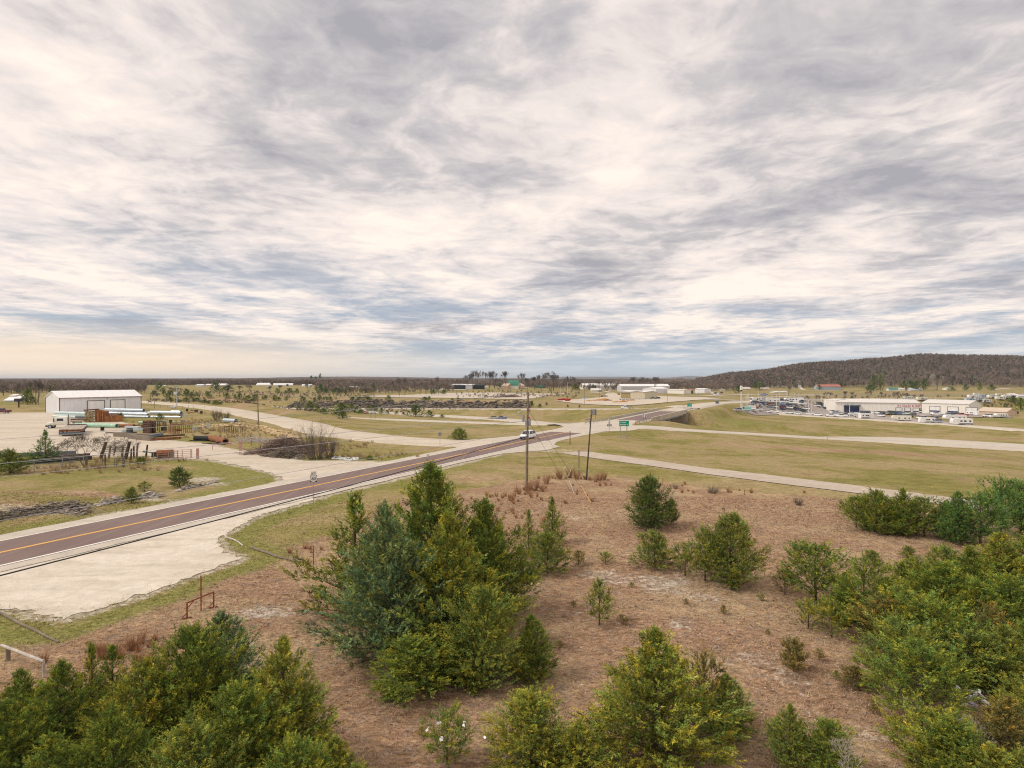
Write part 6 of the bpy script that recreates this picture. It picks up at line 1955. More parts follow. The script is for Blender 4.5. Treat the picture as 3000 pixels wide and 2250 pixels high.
gl = 'vehicles standing on the sales lot'
CARS = [
 ('van', 2184, 1204.5, 175, 'aqua', 'pale aqua van at the front left corner of the lot'), ('pickup', 2206, 1206.5, 178, 'white', 'white pickup in the front row at the left corner'), ('pickup', 2209, 1197, 20, 'orange', 'white and orange pickup in the left row'),
 ('suv', 2211, 1191.5, 20, 'white', 'white SUV halfway along the left row'), ('suv', 2210, 1188, 20, 'silver', 'silver SUV in the left row'), ('suv', 2214, 1183.5, 20, 'black', 'black SUV in the left row'), ('van', 2211, 1178.5, 20, 'white', 'white van at the back of the left row'),
 ('suv', 2238, 1187, -60, 'navy', 'dark SUV under the blue oval sign'), ('suv', 2258, 1200.5, 10, 'silver', 'silver-green SUV, nearest of the second row'), ('sedan', 2258, 1195, 10, 'lightblue', 'light blue car in the second row'), ('sedan', 2260, 1190.5, 10, 'orange', 'orange car in the second row'),
 ('sedan', 2254, 1186.5, 10, 'maroon', 'dark red car at the back of the second row'), ('pickup', 2283, 1181.5, 170, 'white', 'white pickup behind the centre lamp pole'), ('pickup', 2291, 1178, 170, 'navy', 'dark blue pickup at the back of the lot'),
 ('sedan', 2288, 1203.5, 170, 'navy', 'navy car, nearest of the third row'), ('suv', 2290, 1197.5, 170, 'maroon', 'maroon SUV in the third row'), ('sedan', 2295, 1192.5, 170, 'grey', 'grey car in the third row'), ('sedan', 2290, 1187.5, 170, 'lightblue', 'pale blue car at the back of the third row'),
 ('suv', 2307, 1191, 165, 'navy', 'dark blue SUV at the left of the middle cluster'), ('suv', 2316, 1193.5, 165, 'silver', 'silver SUV in the middle cluster'), ('suv', 2325, 1195, 165, 'grey', 'grey SUV in the middle cluster'), ('sedan', 2334, 1198, 165, 'tan', 'tan car in the middle cluster'),
 ('sedan', 2343, 1199.5, 165, 'white', 'white car at the right of the middle cluster'), ('suv', 2350, 1207.5, 165, 'green', 'dark green SUV near the front of the lot'), ('sedan', 2346, 1203.5, 165, 'silver', 'silver car behind the dark green SUV'),
 ('van', 2342, 1176, 165, 'white', 'white van at the back of the lot beside the graphic trailer'), ('pickup', 2349, 1187.5, 175, 'white', 'white pickup behind the pair of lamp poles'), ('suv', 2348, 1180.5, 175, 'green', 'green SUV at the back, right of the van'),
 ('suv', 2394, 1192, 12, 'white', 'white SUV standing apart in the middle of the asphalt'), ('suv', 2402, 1186.5, 12, 'green', 'dark green SUV behind the lone white SUV'), ('sedan', 2415, 1198.5, 170, 'blue', 'slate blue car by the showroom'),
 ('pickup', 2431, 1200.5, 170, 'white', 'white pickup by the showroom door'), ('suv', 2441, 1210, 20, 'white', 'white SUV at the back of the right-hand front block'), ('pickup', 2447, 1214.5, 20, 'white', 'white pickup in the right-hand front block'), ('pickup', 2436, 1222, 172, 'white', 'white pickup at the front edge, left of the next one'),
 ('pickup', 2466, 1223.5, 172, 'white', 'white pickup with dark windows at the front edge by the kerb'), ('sedan', 2464, 1207.5, 80, 'navy', 'navy car beside the awning'), ('van', 2481, 1203, -92, 'white', 'white box van under the awning'), ('suv', 2496, 1205, -92, 'white', 'white SUV under the awning'),
 ('suv', 2482, 1214, 10, 'black', 'black SUV in front of the awning'), ('pickup', 2495, 1218, -85, 'white', 'white pickup facing us on the grass edge'), ('suv', 2528, 1213, -100, 'navy', 'dark blue SUV facing us, left of its pair'), ('suv', 2544, 1213, -95, 'black', 'black SUV facing us, right of its pair'),
 ('sedan', 2523, 1207.5, 175, 'white', 'white car close to the cream wall'), ('sedan', 2563, 1213.5, 20, 'white', 'white car left of the dark stacked pair'), ('suv', 2580, 1207.5, -90, 'grey', 'grey SUV against the cream wall by the small door'), ('suv', 2582, 1214.5, -90, 'black', 'black SUV in front of the small white door'),
 ('sedan', 2582, 1221.5, -92, 'white', 'white sedan facing us on the grass strip'), ('suv', 2597, 1209, -90, 'purple', 'purple SUV near the first overhead door'), ('suv', 2597, 1215, -90, 'tan', 'tan SUV facing us in the service row'), ('van', 2614, 1215.5, -88, 'green', 'dark green van in the service row'),
 ('suv', 2631, 1215.5, -90, 'blue', 'blue SUV in the service row'), ('suv', 2645, 1215.5, -90, 'silver', 'silver SUV in the service row'), ('sedan', 2659, 1216, -130, 'lime', 'pale green car in the service row'), ('sedan', 2675, 1216.8, -150, 'black', 'black car at the right end of the service row'),
 ('pickup', 2656, 1225.5, 172, 'black', 'black pickup on the grass strip'), ('suv', 2700, 1229.5, 176, 'white', 'large white SUV side-on at the front of the lot'), ('suv', 2741, 1231.5, -95, 'black', 'black SUV facing us near the front'), ('pickup', 2697, 1210.5, -120, 'white', 'white truck at the corner of the service wing'),
 ('sedan', 2713, 1210.5, 160, 'black', 'black car against the service wing'), ('pickup', 2744, 1218, 172, 'white', 'white pickup in front of the first tall door'), ('suv', 2777, 1218.5, 172, 'silver', 'silver SUV behind the long fifth wheel'), ('suv', 2797, 1218.5, 172, 'green', 'dark green SUV behind the long fifth wheel'),
 ('pickup', 2818, 1220.5, 172, 'red', 'red and white pickup at the end of the service wing'), ('suv', 2893, 1222.5, 178, 'white', 'white SUV hitched near the tan shed'), ('sedan', 2249, 1209, -75, 'white', 'white hood on the front display line, first from the left'), ('sedan', 2270, 1210.2, -75, 'white', 'white hood on the front display line, second from the left'),
 ('sedan', 2292, 1211.8, -75, 'white', 'white hood on the front display line, third from the left'), ('sedan', 2313, 1213.3, -75, 'white', 'white hood on the front display line, fourth from the left'), ('sedan', 2338, 1214.8, -75, 'white', 'white hood on the front display line, fifth from the left'),
 ('sedan', 2373, 1217, -75, 'white', 'white hood on the front display line, sixth from the left'), ('sedan', 2397, 1219, -75, 'white', 'white hood on the front display line, seventh from the left'), ('van', 2198, 1202, 176, 'white', 'white van just behind the front left corner pickup'), ('suv', 2221, 1203, 176, 'white', 'white SUV right of the front left corner pickup'), ('suv', 2203, 1194, 20, 'white', 'white SUV on the outer side of the left row'), ('sedan', 2219, 1194, 20, 'navy', 'navy car on the inner side of the left row'),
 ('suv', 2220, 1188, 20, 'silver', 'silver SUV on the inner side of the left row'), ('pickup', 2272, 1184, 172, 'white', 'white pickup left of the centre lamp pole'), ('suv', 2300, 1182, 172, 'white', 'white SUV just before the dark blue pickup'), ('van', 2325, 1184.5, 172, 'white', 'white van below the graphic trailer'),
 ('suv', 2268, 1195.5, 10, 'white', 'white SUV at the right end of the second row'), ('sedan', 2300, 1197, 170, 'white', 'white car at the right end of the third row'), ('suv', 2311, 1198.5, 165, 'white', 'white SUV below the middle cluster'), ('sedan', 2329, 1203, 165, 'navy', 'navy car below the middle cluster'),
 ('suv', 2360, 1201, 165, 'white', 'white SUV right of the middle cluster'), ('suv', 2455, 1211.5, 20, 'white', 'white SUV in the middle of the right-hand front block'), ('pickup', 2458, 1218, 172, 'white', 'white pickup in the second line of the right-hand front block'), ('suv', 2441, 1218, 172, 'white', 'white SUV in the second line of the right-hand front block'),
 ('pickup', 2478, 1220, 172, 'silver', 'silver pickup at the end of the right-hand front block'), ('suv', 2508, 1207, -90, 'silver', 'silver SUV right of the awning'), ('suv', 2552, 1207, -90, 'white', 'white SUV behind the black and navy pair'), ('suv', 2570, 1214, -90, 'white', 'white SUV left of the black SUV by the small door'),
 ('suv', 2743, 1240, 175, 'silver', 'silver SUV beside the white camper at the kerb')]
for k, px, py, hdg, col, lab in CARS:
    put_car(k, G(px, py) + Vector((0, 0, .22)), R(hdg), col, lab, 'parked_' + {'sedan': 'car', 'suv': 'suv', 'pickup': 'pickup', 'van': 'van'}[k], {'sedan': 'car', 'suv': 'car', 'pickup': 'truck', 'van': 'van'}[k], gl)
put_rv('travel', 2816, 1246, R(172), 'white travel trailer with dark windows at the right front of the lot', sc=1.0)
put_rv('fifth', 2796, 1236, R(174), 'long white fifth-wheel camper behind the travel trailer')
put_rv('fifth', 2640, 1234.5, R(165), 'cream fifth-wheel camper at the kerb', m_cream_paint, .85)
put_rv('motor', 2715, 1239.5, R(170), 'white camper at the kerb between the cream one and the silver SUV', sc=.85)
put_rv('motor', 2538, 1227.5, R(5), 'white motorhome at the kerb right of the grey box trailer', sc=.95)
put_rv('travel', 2511, 1223, R(70), 'grey box trailer standing end-on by the motorhome', m_grey_wall, .85)
put_rv('fifth', 2261, 1182.5, R(175), 'white camper with a black window at the back of the lot', sc=.9)
put_rv('travel', 2317, 1180, R(176), 'white trailer with blue and purple graphics at the back right', sc=1.0)
put_rv('motor', 2850, 1217.5, R(-70), 'white camper parked against the end wall of the service wing', sc=.8)
put_rv('travel', 2932, 1224, R(178), 'white camper on the grass before the tan shed', sc=.75)
put_rv('travel', 2911, 1224.3, R(178), 'small white box trailer between the SUV and the camper', sc=.5)
put_rv('travel', 2964, 1214.8, R(176), 'dark green trailer right of the tan shed', PAINT['green'], .75)
put_rv('travel', 2219, 1176.5, R(178), 'pale box trailer behind the left row', m_cream_paint, .9)
for i, (px, py, c_) in enumerate(((2850, 1167, m_white), (2875, 1166, m_blue_wall), (2905, 1167, m_cream_paint), (2930, 1172, m_cream_paint), (2868, 1175, m_galv), (2890, 1180, m_white), (2950, 1168, m_white), (2840, 1178, m_blue_wall), (2660, 1173, m_white), (2700, 1174, m_cream_paint), (2860, 1158, m_white), (2925, 1160, m_white))):
    put_rv(('travel', 'motor')[i % 2], px, py, R(175 + 8 * (i % 3)), 'camper or trailer in the storage yard far right, %s of that yard' % ords[i], c_, .9, 'trailers in the far storage yard')
for i, (px, py, k, c_) in enumerate(((1913, 1169.5, 'pickup', 'green'), (1926, 1169, 'suv', 'green'), (2045, 1156.5, 'pickup', 'white'), (2100, 1158.5, 'van', 'white'), (2094, 1154, 'suv', 'black'), (2112, 1153, 'suv', 'maroon'), (1322, 1141, 'pickup', 'red'), (1465, 1138.5, 'pickup', 'white'), (1543, 1137, 'pickup', 'white'), (2073, 1143.5, 'van', 'white'), (2096, 1143.5, 'pickup', 'lightblue'), (1758, 1148, 'pickup', 'blue'), (2293, 1131, 'suv', 'silver'), (5, 1212, 'pickup', 'maroon'))):
    put_car(k, G(px, py) + Vector((0, 0, .2)), R(175 + 11 * (i % 4)), c_, ['green pickup beside the store wing', 'dark green SUV right of the store wing', 'white pickup in front of the sheds', 'white van at the road junction beyond the bridge', 'black SUV at the road junction beyond the bridge', 'maroon SUV at the road junction beyond the bridge', 'red pickup in front of the machine shed', 'white pickup left of the green-roofed building', 'white pickup right of the green-roofed building', 'white van on the far hill road', 'pale blue pickup on the far hill road', 'blue pickup near the tiny white house', 'silver SUV at the white cottage', 'maroon pickup at the left edge of the gravel yard'][i], 'distant_' + k, 'truck' if k == 'pickup' else 'car', 'vehicles far beyond the bridge')


# lamp poles of the lot, flag poles, signs ---------------------------------
def lamp_pole(px, pt, pb, i):
    p = G(px, pb)
    d = ray(px, pt)
    h = CAMZ + d[2] * (p.y / d[1]) - p.z
    e = empty('lamp_post', p)
    tag(e, 'white lamp post on the sales lot, %s from the left' % ords[i], 'lamp post', 'white lamp posts of the sales lot')
    MB().rod((0, 0, -.2), (0, 0, h), .17, 8, .11).build('pole', m_lamp_pole, e, smooth=True)
    MB().b2(-1.0, 1.0, -.05, .05, h - .2, h - .06).build('arm', m_lamp_pole, e)
    for s_ in (-1, 1):
        MB().box((s_ * 1.0, 0, h - .12), (.7, .4, .18)).build('lamp_head', m_trim_dark, e)


for i, (px, pt, pb) in enumerate(sorted(((2221, 1145, 1176), (2261.5, 1146, 1170), (2275, 1157, 1210), (2284, 1146, 1171), (2305, 1146, 1169), (2327, 1146, 1166), (2340, 1153, 1186), (2356, 1162, 1196), (2361, 1165, 1203), (2368.5, 1172, 1213), (2377, 1178, 1216),
                                 (2406, 1165, 1178), (2426, 1153, 1172), (2460, 1185, 1213), (2471, 1186, 1219), (2489, 1183, 1224)))):
    lamp_pole(px, pt, pb, i)
for i, (px, pt, pb) in enumerate(((2175.5, 1168, 1204), (2179.5, 1166, 1195), (2183, 1159, 1192), (2186.5, 1157, 1190), (2190, 1154, 1188), (2193.5, 1152, 1183))):
    p = G(px, pb)
    h = hp(p, pb - pt)
    e = empty('flag_pole', p)
    tag(e, 'thin white flag pole beside the tall sign, %s from the left' % ords[i], 'flag pole', 'flag poles at the corner of the lot')
    MB().rod((0, 0, -.2), (0, 0, h), .12, 8, .07).build('pole', m_lamp_pole, e, smooth=True)
    MB().rod((0, 0, h), (0, 0, h + .25), .13, 8, .05).build('finial', m_galv, e)
p = G(2171.5, 1200)
e = empty('sign_tower', p)
tag(e, 'tall white sign tower with a lamp-like white box on top at the lot corner', 'sign')
h = hp(p, 74)
MB().rod((0, 0, -.2), (0, 0, h - 3.6), .34, 10, .28).build('pole', m_lamp_pole, e, smooth=True)
MB().box((0, 0, h - 1.8), (1.1, 1.1, 2.2), taper=.8).build('sign_box', m_white, e)
MB().box((0, 0, h - 3.3), (.7, .7, .6)).build('collar', m_trim_dark, e)
MB().rod((0, 0, -.2), (0, 0, .8), .55, 10).build('base', m_conc, e)
p = G(2238.5, 1183)
e = empty('oval_sign', p)
tag(e, 'blue oval dealer sign raised on a wide grey pylon', 'sign')
h = hp(p, 30)
MB().b2(-.75, .75, -.3, .3, -.3, h - 1.6).build('pylon', m_galv, e)
ov = MB()
ov.add([(math.cos(t) * 2.35, y, h - .6 + math.sin(t) * .85) for y in (-.25, .25) for t in np.linspace(0, 6.283, 28, endpoint=False)],
       [tuple(range(28)), tuple(range(55, 27, -1))] + [(k + 28, (k + 1) % 28 + 28, (k + 1) % 28, k) for k in range(28)])
ov.build('sign_face', m_signblue, e)
rn = MB()
for k in range(28):
    t0, t1 = 6.283 * k / 28, 6.283 * (k + 1) / 28
    rn.add([(math.cos(t0) * 2.4, -.27, h - .6 + math.sin(t0) * .9), (math.cos(t1) * 2.4, -.27, h - .6 + math.sin(t1) * .9), (math.cos(t1) * 2.15, -.27, h - .6 + math.sin(t1) * .72), (math.cos(t0) * 2.15, -.27, h - .6 + math.sin(t0) * .72)], [(0, 1, 2, 3)])
rn.build('rim', m_signw, e)
text_obj('Ford', 1.35, m_signw, e, (0, -.3, h - .62), bold=.02, sx=1.2)


# road signs ------------------------------------------------------------
def sign_post(px, pb, name, label, cat='sign', rz=0.0):
    p = G(px, pb)
    e = empty(name, p, rz)
    tag(e, label, cat)
    return e, p


face = math.atan2(919 - 1500, 1750)
e, p = sign_post(919, 1487, 'route_sign', 'white JCT plate over a black-edged route 60 shield on a steel post beside the road', rz=R(16))
k = p.y / FPX
MB().rod((0, 0, -.3), (0, 0, 106 * k), .04, 6).build('post', m_galvpost, e)
MB().box((0, -.05, 100.5 * k), (.56, .025, .42)).build('jct_plate', m_signw, e)
text_obj('JCT', .26, m_signb, e, (0, -.075, 100 * k), depth=.004)
sz = 19.5 * k / 2
MB().box((0, -.05, 85 * k), (2 * sz, .02, 2 * sz)).build('shield_back', m_signb, e)
pts = [(-.60, .97), (-.88, .80), (-.97, .35), (-.92, .05), (-.97, -.3), (-.85, -.66), (-.4, -.90), (0, -.98), (.4, -.90), (.85, -.66), (.97, -.3), (.92, .05), (.97, .35), (.88, .80), (.60, .97), (0, .93)]
MB().prism([(x * sz * .97, 85 * k + y * sz * .97) for x, y in pts], -.075, -.062).build('shield', m_signw, e)
text_obj('60', sz * 1.25, m_signb, e, (0, -.082, 85 * k - .03 * sz), depth=.004, bold=.004)

e, p = sign_post(1827, 1284, 'guide_sign', 'large green guide sign on two posts at the road junction', rz=R(6))
k = p.y / FPX
for x in (-11.5, 8.5):
    MB().rod((x * k + 1.5 * k, .04, -.4), (x * k + 1.5 * k, .04, 49 * k), .09, 6).build('post', m_rust_d if 0 else m_galvpost, e)
W_, H_ = 30 * k, 16 * k
cz = 43.5 * k
MB().box((1 * k, -.06, cz), (W_, .04, H_)).build('panel', m_signw, e)
MB().box((1 * k, -.09, cz), (W_ * .975, .02, H_ * .95)).build('green_face', m_signg, e)
text_obj('Cabool', 4.6 * k, m_signw, e, (-.5 * k, -.115, cz + 3.0 * k), depth=.004, bold=.02)
text_obj('Springfield', 4.4 * k, m_signw, e, (-2.6 * k, -.115, cz - 3.4 * k), depth=.004, bold=.02)
ar = MB()
ar.prism([(-11.8 * k, cz + 1.0 * k), (-10.6 * k, cz + 1.0 * k), (-10.6 * k, cz + 3.0 * k), (-9.6 * k, cz + 3.0 * k), (-11.2 * k, cz + 5.4 * k), (-12.8 * k, cz + 3.0 * k), (-11.8 * k, cz + 3.0 * k)], -.115, -.105)
ar.prism([(9.0 * k, cz - 4.0 * k), (11.2 * k, cz - 4.0 * k), (11.2 * k, cz - 5.1 * k), (13.2 * k, cz - 3.4 * k), (11.2 * k, cz - 1.8 * k), (11.2 * k, cz - 2.8 * k), (9.0 * k, cz - 2.8 * k)], -.115, -.105)
ar.build('arrow', m_signw, e)
e, p = sign_post(1785, 1266, 'route_assembly', 'stack of small white route plates over a dark one-way arrow plate', rz=R(6))
k = p.y / FPX
MB().rod((0, .02, -.3), (0, .02, 40 * k), .05, 6).build('post', m_pink, e)
for i, z in enumerate((37, 33, 29, 25)):
    MB().box((0, -.05, z * k), (6 * k, .03, 3.4 * k)).build('plate', m_signw, e)
    MB().box((0, -.07, z * k - .3 * k), (4.4 * k, .01, .8 * k)).build('lettering', m_signb, e)
MB().box((0, -.05, 20 * k), (14 * k, .03, 5.2 * k)).build('arrow_plate', m_signb, e)
MB().prism([(-5.4 * k, 19.1 * k), (2.4 * k, 19.1 * k), (2.4 * k, 18.0 * k), (5.6 * k, 20 * k), (2.4 * k, 22.0 * k), (2.4 * k, 20.9 * k), (-5.4 * k, 20.9 * k)], -.075, -.067).build('arrow', m_signw, e)
e = empty('guide_sign', W(2020, 1197, 0), R(0))
tag(e, 'small green guide sign standing past the far end of the bridge', 'sign')
k = 262 / FPX
for x in (-5, 5):
    MB().rod((x * k, .04, -.4), (x * k, .04, 13 * k), .07, 6).build('post', m_galvpost, e)
MB().box((0, -.06, 11 * k), (13 * k, .04, 10.6 * k)).build('green_face', m_signg, e)
MB().box((3 * k, -.09, 14 * k), (2.6 * k, .02, 2.6 * k)).build('route_shield', m_signw, e)
text_obj('60', 2.2 * k, m_signb, e, (3 * k, -.105, 14 * k), depth=.002)
text_obj('JCT', 2.6 * k, m_signw, e, (-3 * k, -.085, 14 * k), depth=.002)
text_obj('1 MILE', 2.6 * k, m_signw, e, (0, -.085, 10 * k), depth=.002)
e, p = sign_post(1289, 1306, 'stop_sign', 'grey back of a stop sign on a thin post at the side road', rz=R(200))
k = p.y / FPX
MB().rod((0, .0, -.3), (0, 0, 38 * k), .04, 6).build('post', m_galvpost, e)
r8 = .42
MB().prism([(r8 * math.cos(R(22.5 + 45 * i)), 34 * k + r8 * math.sin(R(22.5 + 45 * i))) for i in range(8)], -.07, -.045).build('plate', m_galvpost, e)
for i, (px, pb, hh, lab) in enumerate(((1075, 1220, 17, 'red and white wrong-way sign among the cedars, the left one'), (1144, 1212, 15, 'red and white wrong-way sign by the highway, the right one'), (1466, 1228.5, 17, 'red and white sign board beside the blue vehicle on the highway'), (1551, 1216, 18, 'red and white sign just right of the tall pole, across the highway'))):
    e, p = sign_post(px, pb, 'warning_sign', lab)
    k = p.y / FPX
    MB().rod((0, 0, -.3), (0, 0, hh * k), .05, 6).build('post', m_galvpost, e)
    MB().box((0, -.05, (hh - 2.5) * k), (5.5 * k, .04, 5.5 * k)).build('plate', m_red, e)
    MB().box((0, -.08, (hh - 2.5) * k), (4.4 * k, .02, 1.4 * k)).build('bar', m_signw, e)
e, p = sign_post(1441, 1219, 'route_marker', 'small white and blue marker sign beyond the gold SUV')
k = p.y / FPX
MB().rod((0, 0, -.3), (0, 0, 11 * k), .05, 6).build('post', m_galvpost, e)
MB().box((0, -.05, 10 * k), (3.6 * k, .04, 4 * k)).build('plate', m_signw, e)
for (px, pb, w_, h_, top, lab, mm) in ((1739, 1229, 18, 17, 30, 'large blank sign seen from behind, grey, on two posts by the guardrail', m_galvpost), (1093, 1228, 19, 5, 20, 'wide low sign seen from behind beside the ramp', m_galvpost), (1416, 1170, 8, 11, 20, 'white board sign on two posts at the edge of the gravel clearing', m_signw), (1888, 1229, 12, 11, 17, 'pair of white route plates seen from behind at the near end of the bridge', m_signw)):
    if px == 1888:
        p = Vector(W(1888, 1229, 0)); e = empty('sign_board', p); tag(e, lab, 'sign')
    else:
        e, p = sign_post(px, pb, 'sign_board', lab)
    k = p.y / FPX
    for s_ in (-1, 1):
        MB().rod((s_ * w_ * .32 * k, -.12, -.4), (s_ * w_ * .32 * k, -.12, top * k), .08, 6).build('post', m_trim_dark if px != 1416 else m_timber, e)
    MB().box((0, 0, (top - h_ / 2) * k), (w_ * k, .05, h_ * k)).build('panel', mm, e)
# delineator and rusty marker post
for px, pb, pt, mm, lab, r_ in ((1670, 1302, 1263, m_rustpost, 'rusty red-brown marker post at the mouth of the frontage road', .09), (589, 1790, 1686, m_rustpost, 'tall thin rusty rod standing by the bent pipe frame', .035), (451, 1905, 1882, m_rustpost, 'short rusty stake at the edge of the left thicket', .03), (918, 1655, 1598, m_rustpost, 'rusty steel fence post beside the fallen rail', .035), (1942, 1420, 1400, m_rustpost, 'thin steel fence post in the field edge, left one', .03), (2181, 1450, 1434, m_rustpost, 'thin steel fence post in the field edge, right one', .03), (2424, 1290, 1274, m_galvpost, 'thin white delineator post beside the right-hand ramp', .05)):
    p = G(px, pb)
    d = ray(px, pt)
    h = CAMZ + d[2] * (p.y / d[1]) - p.z
    tag(MB().rod((p.x, p.y, p.z - .2), (p.x, p.y, p.z + h), r_, 6).build('post', mm), lab, 'post')
# bent pipe frame
a_, c_ = G(548, 1812), G(626, 1780)
o = MB()
za, zc_ = hp(a_, 46), hp(c_, 46)
e = empty('bent_pipe_stand', a_)
tag(e, 'rusty bent pipe frame with two legs and a sloping bar beside the left thicket', 'frame')
dv = c_ - a_
MB().rod((0, 0, -.1), (0, 0, za), .04).build('leg', m_rustpost, e)
MB().rod((dv.x, dv.y, dv.z - .1), (dv.x, dv.y, dv.z + zc_), .04).build('leg', m_rustpost, e)
MB().rod((0, 0, za), (dv.x, dv.y, dv.z + zc_), .04).build('bar', m_rustpost, e)
for q_ in (Vector((0, 0, 0)), dv):
    MB().box((q_.x, q_.y, q_.z + .02), (.45, .08, .06), .5).rod((q_.x - .25, q_.y - .1, q_.z), (q_.x, q_.y, q_.z + .35), .025).build('foot', m_rustpost, e)
MB().rod((0, 0, za - .3), (.28 * dv.x, .28 * dv.y, .28 * dv.z + za * .72 + zc_ * .28), .025).build('brace', m_rustpost, e)


# fallen logs and old boards
def log(pa, pb_, r_, mm, label, cat='log', name='fallen_log', kink=.12):
    a_, b_ = G(*pa), G(*pb_)
    n_ = 7
    P_ = []
    for i in range(n_):
        t = i / (n_ - 1)
        v = a_.lerp(b_, t)
        P_.append((v.x + random.uniform(-kink, kink), v.y + random.uniform(-kink, kink), gz(v.x, v.y) + r_ * .8))
    m = MB()
    for i in range(n_ - 1):
        m.rod(P_[i], P_[i + 1], r_ * (1 - .06 * i), 8, r_ * (1 - .06 * (i + 1)))
    return tag(m.build(name, mm, smooth=True), label, cat)


log((660, 1572), (714, 1601), .075, m_bleached, 'thin pale fallen branch at the tip of the gravel apron')
log((734, 1606), (902, 1660), .10, m_timber, 'long fallen grey log beside the middle clump of cedars')
log((860, 1632), (905, 1652), .08, m_postd, 'short dark log lying across the end of the long grey log')
log((-20, 1790), (172, 1884), .075, m_timber, 'pale timber lying in the grass at the left edge', kink=.03)
log((1667, 1410), (1682, 1445), .06, m_bleached, 'short pale stick on the brown field', kink=.03)
log((1703, 1426), (1731, 1474), .045, m_lumber, 'orange-yellow guy-wire guard lying on the brown field', 'pipe', 'guy_guard', kink=.01)
a_ = G(5, 1935)
e = empty('pipe_rail', a_)
tag(e, 'bleached grey wooden rail on posts at the left edge above the thicket', 'rail')
b_ = G(128, 1985) - a_
h1 = hp(a_, 45)
MB().rod((0, 0, h1), (b_.x, b_.y, b_.z + h1), .065, 8).build('rail', m_bleached, e, smooth=True)
MB().rod((.3, 0, -.2), (.3, 0, h1), .09, 8).build('post', m_timber, e)
MB().rod((b_.x, b_.y, b_.z - .2), (b_.x, b_.y, b_.z + h1), .05, 8).build('post', m_bleached, e)
# white scraps
for i, (px, pb, z, lab) in enumerate(((1286, 2118, 1.0, 'white scrap caught high in the thin cedar, left one'), (1358, 2122, 1.0, 'white scrap caught high in the thin cedar, right one'), (1250, 2140, .8, 'white scrap low on the thin cedar'), (1290, 2165, .9, 'white scrap in the middle of the thin cedar'), (1419, 2165, .7, 'white scrap between the thin cedar and the yellow one'))):
    p = Vector(W(px, pb, z + 1.2))
    m = MB()
    for j in range(3):
        m.box((p.x + random.uniform(-.06, .06), p.y + random.uniform(-.06, .06), p.z + random.uniform(-.05, .05)), (.085, .015, .06), random.uniform(0, 3), random.uniform(-1, 1), random.uniform(-1, 1))
    tag(m.build('paper_scrap', m_paper), lab, 'scrap', 'white scraps caught in the thin cedar')
p = Vector(W(2843, 2030, 1.2))
m = MB()
for j in range(26):
    m.box((p.x + random.uniform(-.4, .4), p.y + random.uniform(-.3, .3), p.z - .3 + random.uniform(-.3, .35)), (.30, .12, .03), random.uniform(0, 3), random.uniform(-.8, .8), random.uniform(-.8, .8))
tag(m.build('junk_pile', m_paper), 'crumpled white sheeting piled among the cedars of the right-hand thicket', 'junk pile')


# ------------------------------------------------------------------ utility poles and cables
def util_pole(px, pb, ptop, pxt, label, r_=.16, arm=None, mm=None):
    p = G(px, pb)
    d = ray(pxt, ptop)
    h = CAMZ + d[2] * (p.y / d[1]) - p.z
    xt = d[0] * (p.y / d[1]) - p.x
    e = empty('utility_pole', p)
    tag(e, label, 'utility pole')
    MB().rod((0, 0, -.5), (xt, 0, h), r_, 10, r_ * .72).build('pole', mm or m_post, e, smooth=True)
    if arm:
        MB().b2(xt - arm, xt + arm, -.2, -.08, h - .42, h - .28).build('crossarm', m_post, e)
        for s_ in (-1, 0, 1):
            MB().rod((xt + s_ * arm * .9, -.14, h - .28), (xt + s_ * arm * .9, -.14, h - .08), .05, 6).build('insulator', m_galv, e)
    return e, p, h, xt


e, p1, h1, xt1 = util_pole(1543, 1438, 1149, 1547, 'tall grey utility pole with transformers in the centre, overlapping the white SUV', .15)
k = p1.y / FPX
zz = lambda py: p1.z + (h1 * (1438 - py) / (1438 - 1149))
MB().rod((xt1, -.02, h1 - .15), (xt1 - .75, .1, h1 - .35), .035).rod((xt1, -.02, h1 - .15), (xt1 + .8, .1, h1 - .42), .035).build('bracket', m_post, e)
for i, (dx_, py) in enumerate(((-.42, 1225), (.30, 1236), (-.05, 1240))):
    z = h1 * (1438 - py) / 289
    MB().rod((dx_ + .02, -.3, z - .42), (dx_ + .02, -.3, z + .38), .15, 12).build('transformer', m_galvpost, e, smooth=True)
MB().rod((0, 0, h1 * (1438 - 1202) / 289), (-.85, -.15, h1 * (1438 - 1206) / 289), .03).rod((-.85, -.15, h1 * (1438 - 1206) / 289), (-1.0, -.15, h1 * (1438 - 1210) / 289), .09).build('street_lamp', m_galv, e)
MB().b2(.12, .35, -.1, 0, h1 * (1438 - 1232) / 289, h1 * (1438 - 1222) / 289).build('red_tag', m_red, e)
MB().rod((-.11, -.08, 0), (-.11, -.08, h1 * .62), .025).build('conduit', m_galvpost, e)
e2, p2, h2, xt2 = util_pole(1717, 1406, 1215, 1732, 'leaning dark pole right of the tall one at the corner of the brown field', .105, mm=m_postd)
MB().b2(-.1, .75, -.05, .05, h2 * .92, h2 * .94).build('step_bracket', m_galvpost, e2)
for i, (xa, ya, xb, yb) in enumerate(((1716, 1404, 1694, 1372), (1717, 1404, 1728, 1372), (1640, 1395, 1662, 1358), (1660, 1404, 1680, 1362))):
    a_ = G(xa, ya)
    b_ = (W(xb, yb, 0)[0] * a_.y / W(xb, yb, 0)[1], a_.y + .2, a_.z + hp(a_, ya - yb))
    tag(MB().rod(a_, b_, .05).build('brace_board', m_bleached), ['grey board propped against the foot of the leaning pole, left side', 'grey board propped against the foot of the leaning pole, right side', 'pale stick leaning among the rusty grass left of the leaning pole', 'grey slanting board among the rusty grass'][i], 'board')
p = G(1696, 1396)
e = empty('brace_post', p)
tag(e, 'short grey post with a thin horizontal bar left of the leaning pole', 'post')
h = hp(p, 77)
